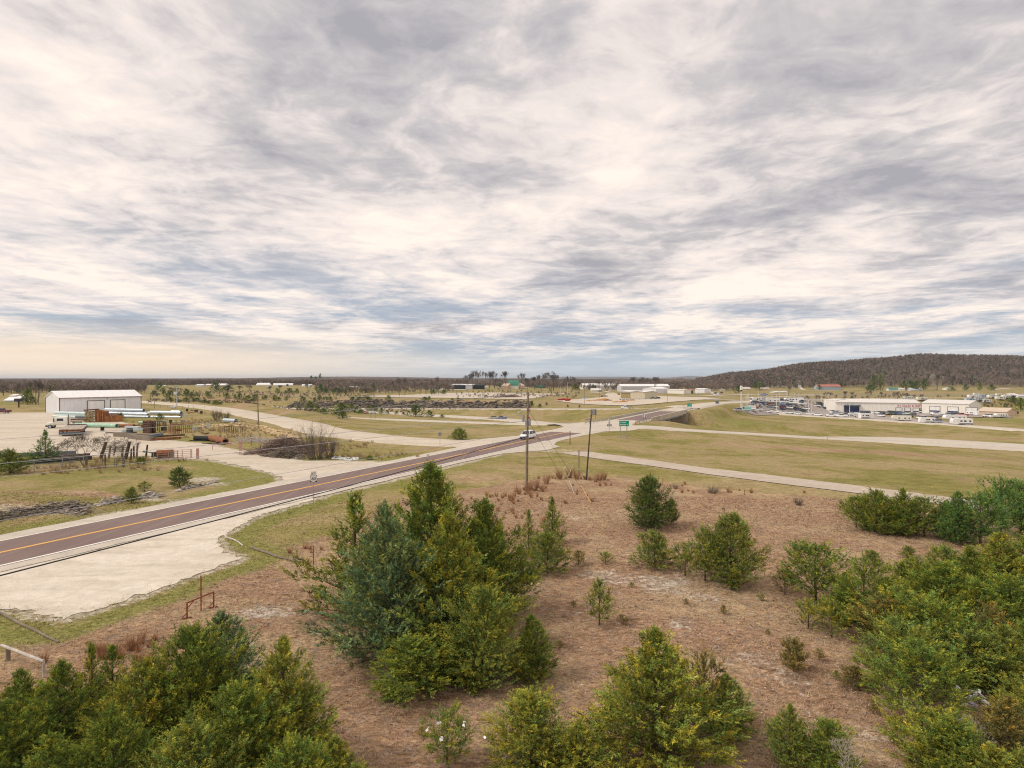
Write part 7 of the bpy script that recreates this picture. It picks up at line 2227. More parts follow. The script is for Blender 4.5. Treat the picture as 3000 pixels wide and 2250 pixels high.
MB().rod((0, 0, -.3), (0, 0, h), .07, 8).build('post', m_post, e)
MB().rod((-.35, 0, h - .12), (1.5, 0, h - .12), .03).build('bar', m_post, e)
p3e, p3, h3, xt3 = util_pole(758, 1253, 1152, 754, 'slim utility pole with a crossarm beside the side road', .17, 1.3, m_post)
p4e, p4, h4, xt4 = util_pole(518, 1190, 1130, 518, 'pale utility pole beyond the white shed', .2, 1.2, m_galv)
for i, (px, pb, pt) in enumerate(((622, 1153, 1143), (453, 1196, 1170), (1649, 1153, 1102), (1663, 1152, 1120), (1712, 1187, 1122), (1756, 1168, 1122), (1855, 1190, 1168), (2009, 1160, 1134), (1955, 1178, 1153), (1642, 1150, 1130), (1678, 1150, 1130), (2096, 1141, 1124), (2107, 1141, 1123), (2112, 1142, 1123), (2141, 1152, 1127), (2740, 1173, 1162), (2634, 1145, 1120), (2960, 1133, 1112), (808, 1152, 1137))):
    util_pole(px, pb, pt, px, 'distant slim utility pole beyond the highway, %s of the far poles' % ords[i], .16 if i > 1 else .12, None if i % 2 else .8, m_post if i % 3 else m_lamp_pole)


def cable(a_, b_, sag, r_, mm, label, n_=28):
    P_ = []
    for i in range(n_ + 1):
        t = i / n_
        P_.append((a_[0] + (b_[0] - a_[0]) * t, a_[1] + (b_[1] - a_[1]) * t, a_[2] + (b_[2] - a_[2]) * t - sag * 4 * t * (1 - t)))
    V, F = tubes([(P_[i], r_, P_[i + 1], r_) for i in range(n_)], 5)
    o = mobj('power_cable', np_mesh('cable', V, F, mm, smooth=True))
    return tag(o, label, 'cable', 'overhead cables from the tall pole')


def at_depth(px, py, D):
    d = ray(px, py)
    t = D / d[1]
    return (d[0] * t, D, CAMZ + d[2] * t)


def pole1(py):
    return (p1.x + xt1 * (1438 - py) / 289, p1.y, p1.z + h1 * (1438 - py) / 289)


cable(pole1(1215), at_depth(-400, 1393, 52), .1, .022, m_wire, 'upper pale cable running left over the gravel yard')
cable(pole1(1232), at_depth(-400, 1439, 50), .1, .022, m_wire, 'lower pale cable running left along the fence line')
cable(pole1(1150), at_depth(-400, 1315, 58), .35, .02, m_wire, 'thin top cable sweeping left over the gravel yard')
cable(pole1(1262), at_depth(-400, 1591, 46), .12, .02, m_wire, 'cable running left just above the rock ledge')
cable(pole1(1278), at_depth(-160, 1727, 24), .18, .036, m_wired, 'thick dark cable sagging along the near edge of the road')
cable(pole1(1150), (p3.x + xt3, p3.y, p3.z + h3 - .1), .6, .02, m_wire, 'thin cable between the tall pole and the side road pole')
cable(pole1(1156), (W(2500, 1090, 20)[0] if 0 else 60, 260, 9), .8, .015, m_wire, 'faint cable leaving the tall pole to the right')
cable(pole1(1200), (p1.x + 6.5, p1.y - 1, .1), 0, .015, m_wired, 'steep guy wire right of the tall pole, upper one')
cable(pole1(1230), (p1.x + 5.0, p1.y - 1, .1), 0, .015, m_wired, 'steep guy wire right of the tall pole, lower one')


# ------------------------------------------------------------------ the gravel yard and its steel
def pipe(A_, B_, r_, mm, label, thick=.06, z=None, cat='pipe', name='steel_pipe', group=None):
    A_, B_ = Vector(A_), Vector(B_)
    za = (gz(A_.x, A_.y) if z is None else z) + r_
    zb = (gz(B_.x, B_.y) if z is None else z) + r_
    c_ = (A_ + B_) / 2
    e = MB().tube((A_.x - c_.x, A_.y - c_.y, za - c_.z), (B_.x - c_.x, B_.y - c_.y, zb - c_.z), r_, thick, 22).build(name, mm, smooth=True)
    e.location = c_
    return tag(e, label, cat, group)


gp = 'large steel pipes laid out in the gravel yard'


def pxpipe(pa, pb_, D, dia_px, mm, label, z=0.0):
    """a pipe whose ends are at two sightings' bearings, lying level at distance D"""
    dA, dB = D if isinstance(D, tuple) else (D, D)
    r_ = dia_px * dA / FPX / 2
    xa, xb = (pa - 1500) / FPX * dA, (pb_ - 1500) / FPX * dB
    return pipe((xa, dA, 0), (xb, dB, 0), r_, mm, label, z=z, group=gp)


pxpipe(161, 252, (205, 200), 8, m_aqua, 'upper aqua pipe in the left stack before the white shed', z=.95)
pxpipe(154, 222, (202, 199), 6, m_aqua, 'lower left aqua pipe in front of the white shed', z=.03)
pxpipe(222, 266, (198, 196.5), 7, m_bluegrey, 'short grey-blue pipe end to end with the lower aqua one', z=.03)
pxpipe(170, 262, (207.5, 204), 8, m_aqua, 'aqua pipe hidden under the upper one of the left stack', z=.03)
pxpipe(309, 421, (215, 210), 10, m_galv, 'topmost galvanised pipe of the right stack', z=1.28)
pxpipe(318, 434, (213, 208), 10, m_galv, 'long galvanised pipe under the topmost one, front side', z=.03)
pxpipe(312, 430, (217, 212), 10, m_galv, 'long galvanised pipe at the back of the right stack', z=.03)
pxpipe(442, 531, (206, 203), 11.5, m_galv, 'galvanised pipe with an open dark end right of the stack', z=.7)
pxpipe(355, 436, (200, 197.5), 7, m_galv, 'thin pale pipe lying in front of the right stack', z=.03)
pxpipe(443, 530, (197, 194.5), 7.5, m_galv, 'pale pipe below the one with the open end', z=.03)
pxpipe(434, 444, (207, 206.6), 8, m_aqua, 'short aqua collar pipe between the two galvanised runs', z=.7)
pxpipe(222, 342, (160.5, 157), 13, m_mint, 'fat mint-green pipe in front of the rusty machine', z=.03)
pxpipe(343, 392, (158.5, 157.5), 11, m_rust, 'rust-brown pipe end to end with the fat mint-green one', z=.03)
pxpipe(408, 478, (172, 170), 8.5, m_mint, 'mint-green pipe behind the rusty rack, left length', z=.03)
pxpipe(476, 539, (176, 174), 6, m_mint, 'slimmer mint-green pipe behind the thin-legged racks', z=.03)
pxpipe(503, 527, (232, 231), 6, m_galv, 'small pale pipe beside the short side track', z=.03)
pxpipe(500, 515, (262, 262), 5.5, m_galv, 'pale tank-like pipe at the foot of the pale utility pole', z=.03)
# culvert with its mouth to us
a_ = G(692, 1240)
pipe((a_.x - 4.6, a_.y + 2.6, 0), (a_.x + .1, a_.y - .3, 0), .62, m_galv, 'short corrugated culvert pipe with a dark open mouth near the side road', .04)
# black half pipes
b_ = G(655, 1301)
pipe((b_.x - 5.6, b_.y + 6.0, 0), (b_.x + .6, b_.y - .4, 0), .60, m_rust, 'rusty pipe with a black mouth by the yard gate, the nearer one', .12)
b_ = G(622, 1293)
pipe((b_.x - 4.4, b_.y + 1.6, 0), (b_.x + .2, b_.y, 0), .50, m_black, 'black pipe with an open mouth by the yard gate, left of the rusty one', .12)
for xa, ya, xb, yb, r_, lab in ((555, 1291.5, 618, 1293, .09, 'thin black pipe lying left of the rusty pipes'), (592, 1300, 660, 1303, .10, 'thin black pipe lying in front of the rusty pipes')):
    A1, B1 = G(xa, ya), G(xb, yb)
    pipe(A1, B1, r_, m_black, lab, .02)
# roller drum behind the gate
A1, B1 = G(453, 1343), G(514, 1341)
e = empty('roller_drum', A1)
tag(e, 'rusty roller drum with a dark green frame behind the pipe gate', 'roller')
dv = B1 - A1
MB().rod((.3, 0, .72), (dv.x - .3, dv.y, .72), .62, 22).build('drum', m_rust, e, smooth=True)
MB().b2(-.1, .2, -.7, .7, .25, 1.1).b2(dv.x - .2, dv.x + .1, -.7, .7, .25, 1.1).b2(-.1, dv.x + .1, -.78, -.66, .30, .55).build('frame', PAINT['green'], e)
MB().rod((-.1, 0, .9), (-1.9, 0, 1.15), .08).build('drawbar', PAINT['green'], e)


# rusty machine of plates and frames in the middle
c0 = G(318, 1236)
s_ = c0.y / FPX
e = empty('scrap_machine', c0, R(8))
tag(e, 'tall heap of rusty orange and olive steel forms in the middle of the yard', 'scrap steel')
r = np.random.default_rng(5)
for i in range(7):
    MB().b2(-60 * s_ + r.uniform(-.3, .3), -38 * s_ + r.uniform(-.3, 1.5), -1.2 + r.uniform(-.5, .5), 1.4, (i * 4.9) * s_, (i * 4.9 + 2.2) * s_).build('beam', m_olive_m, e)
for x in (-56, -48, -40):
    MB().b2(x * s_, (x + 3.5) * s_, -1.3, -.9, 0, 33 * s_).build('upright', m_olive_m, e)
for i, x in enumerate((-32, -27, -21, -15, -9)):
    MB().b2(x * s_, (x + 4.6) * s_, -1.0 + .1 * i, 1.2, 0, (36 - 1.2 * i) * s_).build('plate', m_orange if i % 2 else m_rust, e)
for i in range(9):
    x = -2 + i * 4.0
    MB().b2(x * s_, (x + 3.3) * s_, -1.6, 1.4, 0, (17 + r.uniform(-1, 1.2)) * s_).build('plate', m_orange if i % 3 else m_rust, e)
for i in range(7):
    x = -3 + i * 5
    MB().b2(x * s_, (x + 2.0) * s_, -1.4, -1.1, 18 * s_, 25 * s_).build('stub', m_rust, e)
MB().b2(-4 * s_, 32 * s_, -1.5, -1.25, 24.5 * s_, 26 * s_).build('rail', m_rust_d, e)
MB().box((-46 * s_, 0, 36 * s_), (34 * s_, 1.6, .35), 0, -.06).build('top_beam', m_rust_d, e)
for i, (xa, xb, y, w_) in enumerate(((205, 262, 1231, .5), (200, 255, 1236, .35), (212, 240, 1241, .4))):
    A1, B1 = G(xa, y), G(xb, y - 1)
    dv = B1 - A1
    tag(MB().box(((A1.x + B1.x) / 2, (A1.y + B1.y) / 2, w_ / 2 + .03), (dv.length, w_, w_), math.atan2(dv.y, dv.x)).build('steel_beam', m_rust_d), ['rusty beam behind the white truck, the farthest', 'rusty beam behind the white truck, the middle one', 'rusty beam behind the white truck, the nearest'][i], 'beam')
shrub(352, 1232, 26, 22, 'green-brown bush growing at the right end of the rusty heap', SH, 0, 3.0, 4.6, mat=CEDAR['dark'] if 0 else m_strawstem)
cedar_px(352, 1233, 1214, 20, 'far', 'dark', 'dark little cedar at the right end of the rusty heap')
cedar_px(470, 1231, 1214, 22, 'far', 'green', 'small round cedar standing between the galvanised and mint pipes', vi=1)

# white cab truck
tp = G(182, 1254)
e = empty('cab_truck', tp, R(196))
tag(e, 'white cab-over truck facing left beside the flatbed trailer', 'truck')
k = tp.y / FPX
MB().loft([ring(-1.5, 1.15, .95, 3.0, .12), ring(.8, 1.15, .95, 3.05, .12), ring(1.5, 1.12, .95, 2.4, .12), ring(1.62, 1.1, .95, 1.9, .1)]).build('cab', m_cream_paint, e, smooth=True)
MB().loft([ring(1.6, 1.05, .7, 1.75, .14), ring(3.0, 1.0, .7, 1.55, .16), ring(3.2, .9, .75, 1.3, .14)]).build('hood', m_cream_paint, e, smooth=True)
for s2 in (-1, 1):
    MB().b2(-.7, .75, min(s2 * 1.15, s2 * 1.18), max(s2 * 1.15, s2 * 1.18), 1.95, 2.6).build('side_window', m_glass, e)
    MB().rod((1.2, s2 * 1.2, 1.9), (1.3, s2 * 1.6, 2.2), .03).b2(1.2, 1.35, min(s2 * 1.5, s2 * 1.72), max(s2 * 1.5, s2 * 1.72), 1.8, 2.7).build('mirror', m_dark_steel, e)
MB().loft([[(1.22, -.98, 2.75), (1.22, .98, 2.75), (1.56, .98, 2.0), (1.56, -.98, 2.0)], [(1.27, -.98, 2.75), (1.27, .98, 2.75), (1.61, .98, 2.0), (1.61, -.98, 2.0)]]).build('windscreen', m_glass, e)
MB().rod((-1.75, .8, .9), (-1.75, .8, 3.6), .09).build('exhaust_stack', m_rust_d, e)
MB().b2(-6.5, -1.3, -.5, .5, .65, .95).build('chassis', m_dark_steel, e)
MB().b2(3.1, 3.35, -1.1, 1.1, .45, .85).build('bumper', m_dark_steel, e)
for x in (2.3, -4.2, -5.5):
    for y in (-1.0, 1.0):
        w_ = mobj('wheel', WH, e, (x, y, .5))
        w_.scale = (1.4, 1.3, 1.4)
        mobj('rim', RM, w_)
# flatbed trailer, planked deck, rear end towards us
f0 = G(208, 1278)
e = empty('flatbed_trailer', f0, R(32))
tag(e, 'old flatbed trailer with weathered plank deck, its tail towards us', 'trailer')
Wt, Lt = 4.4, 14.0
# deck runs back from the tail; local x across, y along
for i in range(11):
    w_ = Wt / 11
    MB().b2(-Wt / 2 + i * w_ + .02, -Wt / 2 + (i + 1) * w_ - .02, 0, Lt, 1.52 + .012 * (i % 2), 1.60 + .012 * (i % 3)).build('plank', m_plank, e)
MB().b2(-Wt / 2, Wt / 2, -.16, -.02, 1.05, 1.50).build('tail_board', m_rust, e)
MB().b2(-Wt / 2, Wt / 2, -.14, -.04, .35, .95).build('tail_skirt', m_bluegrey, e)
MB().b2(-Wt / 2, -Wt / 2 + .2, -.02, Lt, .9, 1.5).b2(Wt / 2 - .2, Wt / 2, -.02, Lt, .9, 1.5).build('side_rail', m_dark_steel, e)
for i in range(4):
    MB().b2(-Wt / 2 + .3 + i * .98, -Wt / 2 + .9 + i * .98, -.22, -.162, 1.12, 1.42).build('tail_light_box', m_rust_d, e)
for y in (2.2, 3.5, 11.2):
    for x in (-Wt / 2 + .5, Wt / 2 - .5):
        w_ = mobj('wheel', WH, e, (x, y, .5), R(90))
        w_.scale = (1.4, 1.4, 1.4)

# long beams -------------------------------------------------------------
def beam(pa, pb_, hgt, wdt, mm, label, z=.02, name='steel_beam', dz=0.0):
    A1, B1 = G(*pa), G(*pb_)
    dv = B1 - A1
    c_ = (A1 + B1) / 2
    o = MB().box((0, 0, 0), (dv.length, wdt, hgt), math.atan2(dv.y, dv.x)).build(name, mm)
    o.location = (c_.x, c_.y, max(gz(c_.x, c_.y), min(A1.z, B1.z)) + hgt / 2 + z + dz)
    return tag(o, label, 'beam', 'beams and girders lying in the yard')


beam((-60, 1343), (222, 1334), .62, .5, m_bluegrey, 'long dark blue-grey girder behind the pipe fence')
beam((55, 1362), (268, 1347), .55, .8, m_dark_steel, 'black steel girder nearest the pipe fence, lower of two', z=.02)
beam((60, 1357), (262, 1342), .4, .6, m_rust_d, 'rusty girder resting behind the lower black one', z=.3)
beam((336, 1279), (452, 1286), .95, .7, m_timber, 'grey timber bundle at the left of the beam pile')
beam((380, 1285), (445, 1292), .9, .8, m_timber, 'grey timber bundle in front of the beam pile')
beam((440, 1292), (474, 1286), .55, .7, m_bluegrey, 'blue-grey block beam on top of the pile', z=.75)
beam((440, 1292), (530, 1286), .5, .5, m_rust, 'red rusty girder running right from the pile')
beam((455, 1288), (541, 1281), .35, .5, m_rust_d, 'dark girder running right above the red one', z=.42)
beam((310, 1270), (400, 1268), .22, .5, m_dark_steel, 'thin black plate behind the beam pile')
beam((355, 1266), (418, 1262), .5, .9, m_aqua, 'pale tarp-covered bundle behind the beam pile')
beam((370, 1256), (410, 1258), .7, .9, m_galv, 'grey sheet stack behind the tarp-covered bundle')
beam((228, 1251), (420, 1247), .22, .6, m_rust_d, 'long dark beam lying in front of the fat mint pipe')
# rusty racks ---------------------------------------------------------------
def rack(pl, pr_, hpx2, nleg, nbar, mm, label, r_=.05, dep=1.2, plate=False):
    A1, B1 = G(*pl), G(*pr_)
    dv = B1 - A1
    L = dv.length
    e = empty('steel_rack', A1, math.atan2(dv.y, dv.x))
    tag(e, label, 'rack')
    h = hp(A1, hpx2)
    for i in range(nleg):
        x = L * i / (nleg - 1)
        for y in (0, dep):
            MB().box((x, y, h / 2), (r_ * 2, r_ * 2, h)).build('leg', mm, e)
    for j in range(nbar):
        z = h * (j + 1) / nbar - r_
        for y in (-.02, dep + .02):
            MB().b2(-.05, L + .05, y - r_, y + r_, z - r_, z + r_).build('bar', mm, e)
    if plate:
        for i in range(3):
            MB().b2(-L * .45, -.1, .1 + .3 * i, .2 + .3 * i, h * (.4 + .18 * i), h * (.55 + .18 * i)).build('plate', mm, e)
    return e


rack((421, 1268), (441, 1270), 36, 4, 6, m_rust_d, 'dense rusty slotted rack left of the thin-legged racks', .16, 1.0, True)
rack((447, 1264), (486, 1266), 30, 3, 1, m_rust_d, 'tall open goalpost-like rusty frame', .08)
rack((489, 1272), (513, 1272), 28, 7, 2, m_rust, 'rusty cage rack, left one of the pair', .035)
rack((514, 1271), (563, 1268), 27, 9, 2, m_rust, 'rusty cage rack with many thin legs, right one of the pair', .035)
rack((658, 1268), (697, 1271), 20, 7, 1, m_rust_d, 'rusty cage rack standing by the yellow rock heap', .035)


# pipe fence along the yard and its gates ----------------------------------
def pipe_fence(pts, hpx2, nr, mm, label, name='pipe_fence', cat='fence', r_=.03, post=.05, every=1):
    P_ = [G(*q_) for q_ in pts]
    e = empty(name, P_[0])
    tag(e, label, cat)
    o = P_[0]
    for i, p in enumerate(P_):
        h = hp(p, hpx2)
        MB().rod((p.x - o.x, p.y - o.y, p.z - o.z - .2), (p.x - o.x, p.y - o.y, p.z - o.z + h), post, 6).build('post', mm, e)
    for j in range(nr):
        for a_, b_ in zip(P_[:-1], P_[1:]):
            za, zb = hp(a_, hpx2) * (j + 1) / nr, hp(b_, hpx2) * (j + 1) / nr
            MB().rod((a_.x - o.x, a_.y - o.y, a_.z - o.z + za - .03), (b_.x - o.x, b_.y - o.y, b_.z - o.z + zb - .03), r_, 5).build('rail', mm, e)
    return e


pipe_fence([(-60, 1392), (30, 1386), (100, 1382), (183, 1374), (245, 1368)], 36, 5, m_galvpost, 'long pale pipe fence below the black girders')
pipe_fence([(255, 1368), (308, 1366), (335, 1366), (380, 1362), (420, 1358)], 22, 4, m_timber, 'old pipe fence through the bare trees')
pipe_fence([(450, 1350), (461, 1350), (494, 1348), (520, 1346)], 24, 4, m_pink, 'faded pink pipe fence in front of the rusty drum')
pipe_fence([(510, 1346), (521, 1345), (534, 1344), (559, 1343), (562, 1343)], 27, 5, m_pink, 'faded pink pipe gate left of the yard entrance', 'pipe_gate', 'gate')
p = G(579, 1345)
tag(MB().b2(p.x - .16, p.x + .16, p.y - .16, p.y + .16, -.3, hp(p, 31)).build('gate_post', m_pink), 'thick pink gate post at the right end of the pink gate', 'gate post')
pipe_fence([(623, 1319), (648, 1306), (676, 1306), (704, 1319)], 20, 2, m_pink, 'low pink and tan pipe gate in front of the rusty pipes', 'pipe_gate', 'gate')
p = G(704, 1321)
tag(MB().b2(p.x - .16, p.x + .16, p.y - .16, p.y + .16, -.3, hp(p, 34)).build('gate_post', m_pink), 'thick pink gate post right of the rusty pipes', 'gate post')
pipe_fence([(705, 1318), (736, 1306), (791, 1326)], 22, 1, m_rustpost, 'single rusty rail from the right gate post towards the brush', 'pipe_fence', 'fence')
pipe_fence([(470, 1196), (490, 1196), (505, 1197), (535, 1197), (552, 1196), (567, 1197), (600, 1198)], 9, 2, m_timber, 'low wire fence between the white shed and the side road', r_=.015)
# leaning wooden posts with rails
e = empty('leaning_rack', G(290, 1345))
tag(e, 'rack of thick leaning wooden posts with iron rails across', 'rack')
o = e.location
for i, (xb, yb, xt_, yt_, r_) in enumerate(((293, 1345, 311, 1295, .28), (318, 1343, 324, 1306, .18), (332, 1335, 340, 1306, .18), (356, 1345, 360, 1308, .20), (366, 1345, 380, 1294, .30))):
    a_ = G(xb, yb)
    d = ray(xt_, yt_)
    q_ = Vector((d[0] * a_.y / d[1], a_.y, CAMZ + d[2] * a_.y / d[1]))
    MB().rod(a_ - o - Vector((0, 0, .2)), q_ - o, r_, 8, r_ * .8).build('post', m_postd if i in (0, 4) else m_post, e)
for j, y in enumerate((1296, 1301, 1307, 1312, 1317, 1323, 1328, 1334)):
    D = 101.5
    a_, b_ = Vector(at_depth(300, y, D)), Vector(at_depth(378, y - 1, D))
    MB().rod(a_ - o, b_ - o, .04, 5).build('rail', m_rust_d, e)
for i, (xb, yb, xt_, yt_, r_, mm) in enumerate(((383, 1354, 385, 1314, .13, m_postd), (392, 1342, 392, 1307, .14, m_postd), (400, 1342, 403, 1298, .16, m_post), (427, 1340, 432, 1303, .15, m_postd), (308, 1370, 308, 1330, .10, m_postd), (252, 1370, 253, 1334, .20, m_post), (361, 1368, 362, 1340, .22, m_post))):
    a_ = G(xb, yb)
    d = ray(xt_, yt_)
    q_ = Vector((d[0] * a_.y / d[1], a_.y, CAMZ + d[2] * a_.y / d[1]))
    tag(MB().rod(a_ - Vector((0, 0, .2)), q_, r_, 8, r_ * .9).build('wooden_post', mm), 'wooden post by the leaning rack, %s' % ['slim and dark, first right of the rack', 'second right of the rack', 'tallest, third right of the rack', 'reddish, farthest right of the rack', 'thin dark one left in the fence line', 'thick cut stump at the left bare tree', 'thick stump below the leaning rack'][i], 'post', 'wooden posts near the leaning rack')


# rocks ---------------------------------------------------------------------
m_rock_dd = simple('dark_cut_limestone', (0.13, 0.108, 0.09), .95, var=.5, scale=.35, dirt=(0.32, 0.27, 0.20), dscale=.16)  # dark brown rock of the cutting wall, with paler patches


def rock_mesh(seed):
    q_ = np.random.default_rng(seed)
    bm = bmesh.new()
    bmesh.ops.create_icosphere(bm, subdivisions=1, radius=.5)
    for v in bm.verts:
        v.co *= q_.uniform(.72, 1.2)
        v.co.z *= .7
    me = bpy.data.meshes.new('rock')
    bm.to_mesh(me); bm.free()
    return me


_rk = [rock_mesh(i) for i in range(5)]
_rkV = [np.array([v.co[:] for v in m.vertices]) for m in _rk]
_rkF = [np.array([p.vertices[:] for p in m.polygons]) for m in _rk]


def rocks(name, pts, sizes, flat, mm, label, cat='rocks', yaw=None):
    VV, FF, b_ = [], [], 0
    for i, (p, s_) in enumerate(zip(pts, sizes)):
        V, F = _rkV[i % 5], _rkF[i % 5]
        th = random.uniform(0, 6.28) if yaw is None else yaw + random.uniform(-.4, .4)
        c_, sn = math.cos(th), math.sin(th)
        V2 = V * np.array([s_ * 1.3, s_ * .85, s_ * flat])
        VV.append(np.stack([V2[:, 0] * c_ - V2[:, 1] * sn + p[0], V2[:, 0] * sn + V2[:, 1] * c_ + p[1], V2[:, 2] + p[2]], 1))
        FF.append(F + b_)
        b_ += len(V)
    o = mobj(name, np_mesh(name, np.concatenate(VV), np.concatenate(FF), mm))
    return tag(o, label, cat, kind='stuff')


def ledge(pts, hgt, n_, size, mm, name, label, flat=.45, thick=1.2):
    L_ = smooth_line([tuple(G(*q_)) for q_ in pts], 1.0)
    P_, S_ = [], []
    for _ in range(n_):
        k = random.randrange(len(L_) - 1)
        t = random.random()
        a_ = L_[k] + (L_[k + 1] - L_[k]) * t
        u_ = random.random()
        x, y = a_[0] + random.uniform(-.3, .3), a_[1] - thick / 2 + thick * u_
        z = gz(x, y) + hgt * u_ * random.uniform(.4, 1.05)
        P_.append((x, y, z))
        S_.append(size * random.uniform(.45, 1.5))
    return rocks(name, P_, S_, flat, mm, label, 'rock ledge', yaw=.3)


ledge([(-60, 1535), (60, 1512), (140, 1500), (200, 1497), (255, 1506)], .9, 900, .34, m_rock_d, 'rock_ledge', 'broken grey limestone ledge on the roadside bank at the left edge', thick=2.0)
ledge([(290, 1480), (350, 1470), (400, 1462), (470, 1455)], .6, 260, .40, m_rock, 'rock_ledge', 'low broken limestone ledge around the small cedar on the bank', thick=1.2)
ledge([(520, 1440), (570, 1425), (640, 1412)], .35, 150, .35, m_rock, 'rock_scatter', 'scattered pale stones on the bank below the round cedar', thick=1.5)
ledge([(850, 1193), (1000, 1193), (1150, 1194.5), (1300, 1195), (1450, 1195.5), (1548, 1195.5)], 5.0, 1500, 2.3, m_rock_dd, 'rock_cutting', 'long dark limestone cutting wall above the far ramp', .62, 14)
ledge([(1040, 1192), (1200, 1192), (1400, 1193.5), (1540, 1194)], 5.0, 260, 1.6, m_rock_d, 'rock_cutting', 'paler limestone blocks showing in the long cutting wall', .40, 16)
ledge([(900, 1190), (1000, 1200), (1080, 1212)], 1.5, 220, 1.5, m_rock_d, 'rock_scatter', 'dark boulders under the cedars beside the highway', .6, 8)
ledge([(575, 1252), (640, 1250), (700, 1250), (760, 1256), (815, 1272), (850, 1284), (872, 1296)], .9, 420, .8, m_rock_y, 'rock_heap', 'heap of yellow broken limestone curving beside the side road', .6, 3.5)
ledge([(820, 1330), (850, 1334), (880, 1340)], .6, 60, 1.0, m_rock, 'rock_heap', 'grey boulders at the foot of the brush pile', .7, 2)
ledge([(970, 1342), (1020, 1346), (1050, 1345)], .25, 110, .35, m_paper, 'rock_scatter', 'white stones in the grass right of the big shrub', .5, 1.5)
ledge([(1430, 1164), (1475, 1161), (1520, 1160)], 1.2, 60, 3.2, m_rock_d, 'rock_heap', 'dark heap of spoil in the middle of the gravel clearing', .3, 12)
# brush pile: many of crossed sticks
def brush(pa, pb_, hgt, wdt, n_, label, mm=m_brush, r_=.03, ln=(1.2, 3.5)):
    A1, B1 = G(*pa), G(*pb_)
    segs = []
    for _ in range(n_):
        t = random.gauss(.5, .24)
        c_ = A1.lerp(B1, t)
        hh = hgt * math.exp(-((t - .6) / .38) ** 2)
        z = gz(c_.x, c_.y) + random.random() * hh
        c_ = Vector((c_.x, c_.y + random.uniform(-.5, .5) * wdt * (1.1 - (z - c_.z) / (hgt + .1)), z))
        d = Vector((random.gauss(1, .6), random.gauss(.3, .8), random.gauss(0, .28))).normalized() * random.uniform(*ln)
        rr = r_ * random.uniform(.5, 2.0)
        segs.append((c_ - d / 2, rr, c_ + d / 2 + Vector((0, 0, random.uniform(-.2, .2))), rr * .5))
    V, F = tubes(segs, 3)
    return tag(mobj('brush_pile', np_mesh('brush', V, F, mm)), label, 'brush pile', kind='stuff')


brush((745, 1326), (905, 1330), 2.7, 5.5, 1500, 'big brown pile of cut brush and roots beside the bare shrub')
brush((790, 1336), (880, 1342), 1.3, 2.0, 300, 'lower edge of the brush pile with grey branches', m_timber, .05)
brush((700, 1285), (800, 1300), .5, 5, 260, 'loose pale dead sticks on the slope behind the yard gate', m_bleached, .03)
brush((1440, 1166), (1530, 1164), 2.2, 12, 200, 'dark brush heap on the gravel clearing', m_brush, .12, (3, 7))

# lumber and implements in the far gravel lot --------------------------------
for i, (x0, y0, x1, y1, mm) in enumerate(((1716, 1176, 1735, 1176, m_lumber), (1740, 1175, 1765, 1174, m_lumber2), (1750, 1172, 1782, 1172, m_lumber), (1775, 1175, 1785, 1174, m_rust), (1796, 1180, 1815, 1179, m_lumber), (1818, 1179, 1835, 1178, m_lumber2), (1838, 1175, 1858, 1174, m_lumber2), (1765, 1170, 1780, 1170, m_lumber), (1822, 1174, 1832, 1174, m_olive_m))):
    A1, B1 = G(x0, y0), G(x1, y1)
    c_ = (A1 + B1) / 2
    e = empty('lumber_stack', c_, random.uniform(-.2, .2))
    tag(e, 'stack of %s in the far gravel lot, %s of the stacks' % ({'new_yellow_lumber': 'pale yellow lumber', 'orange_wrapped_lumber': 'orange lumber', 'rusty_steel': 'rusty steel', 'olive_rusted_plate': 'olive lumber'}[mm.name], ords[i]), 'lumber stack', 'lumber stacks in the far gravel lot')
    L = (B1 - A1).length
    for j in range(3):
        MB().b2(-L / 2 + j * L / 3 + .1, -L / 2 + (j + 1) * L / 3 - .1, -1.5, 1.5, .25, 1.0 + .35 * (j % 2)).build('bundle', mm, e)
for i, (px, py) in enumerate(((1641, 1174), (1651, 1173), (1662, 1175.5), (1665, 1173.5))):
    p = G(px, py)
    e = empty('red_implement', p, random.uniform(-.3, .3))
    tag(e, 'red hay implement at the left end of the far gravel lot, %s of four' % ords[i], 'farm implement', 'red farm implements')
    MB().box((0, 0, 1.3), (3.0, 1.2, .35)).build('frame', m_red, e)
    for x in (-1.4, -.5, .5, 1.4):
        MB().rod((x, -.3, .9), (x, .1, .9), .85, 12).build('reel', m_red, e)
for px, py, w_, h_, mm, lab, nm in ((1712, 1169, 14, 6, m_blue_wall, 'blue dumpster in the far gravel lot', 'dumpster'), (1768, 1160.5, 8, 6, m_tan_wall, 'yellow-tan machine cab behind the lumber', 'machine_cab'), (1813, 1158, 6, 4, m_orange, 'orange machine left of the store', 'machine_cab'), (1770, 1162.5, 20, 3, m_dark_steel, 'dark low loader behind the lumber', 'low_loader')):
    p = G(px, py)
    k = p.y / FPX
    e = empty(nm, p)
    tag(e, lab, 'machine')
    MB().box((0, 0, h_ * k / 2), (w_ * k, 2.2, h_ * k), taper=.9).build('body', mm, e)
    MB().box((0, 0, h_ * k + .1), (w_ * k * .96, 2.1, .2)).build('lid', m_dark_steel, e)
e = empty('goods_display', G(1850, 1171.5))
tag(e, 'row of pale garden goods and troughs along the open front of the store', 'display')
for i in range(14):
    MB().box((-10 + i * 1.9, 0, .5), (1.3, .8, .9 + .5 * (i % 3))).build('trough', m_galv if i % 3 else m_bluegrey, e)

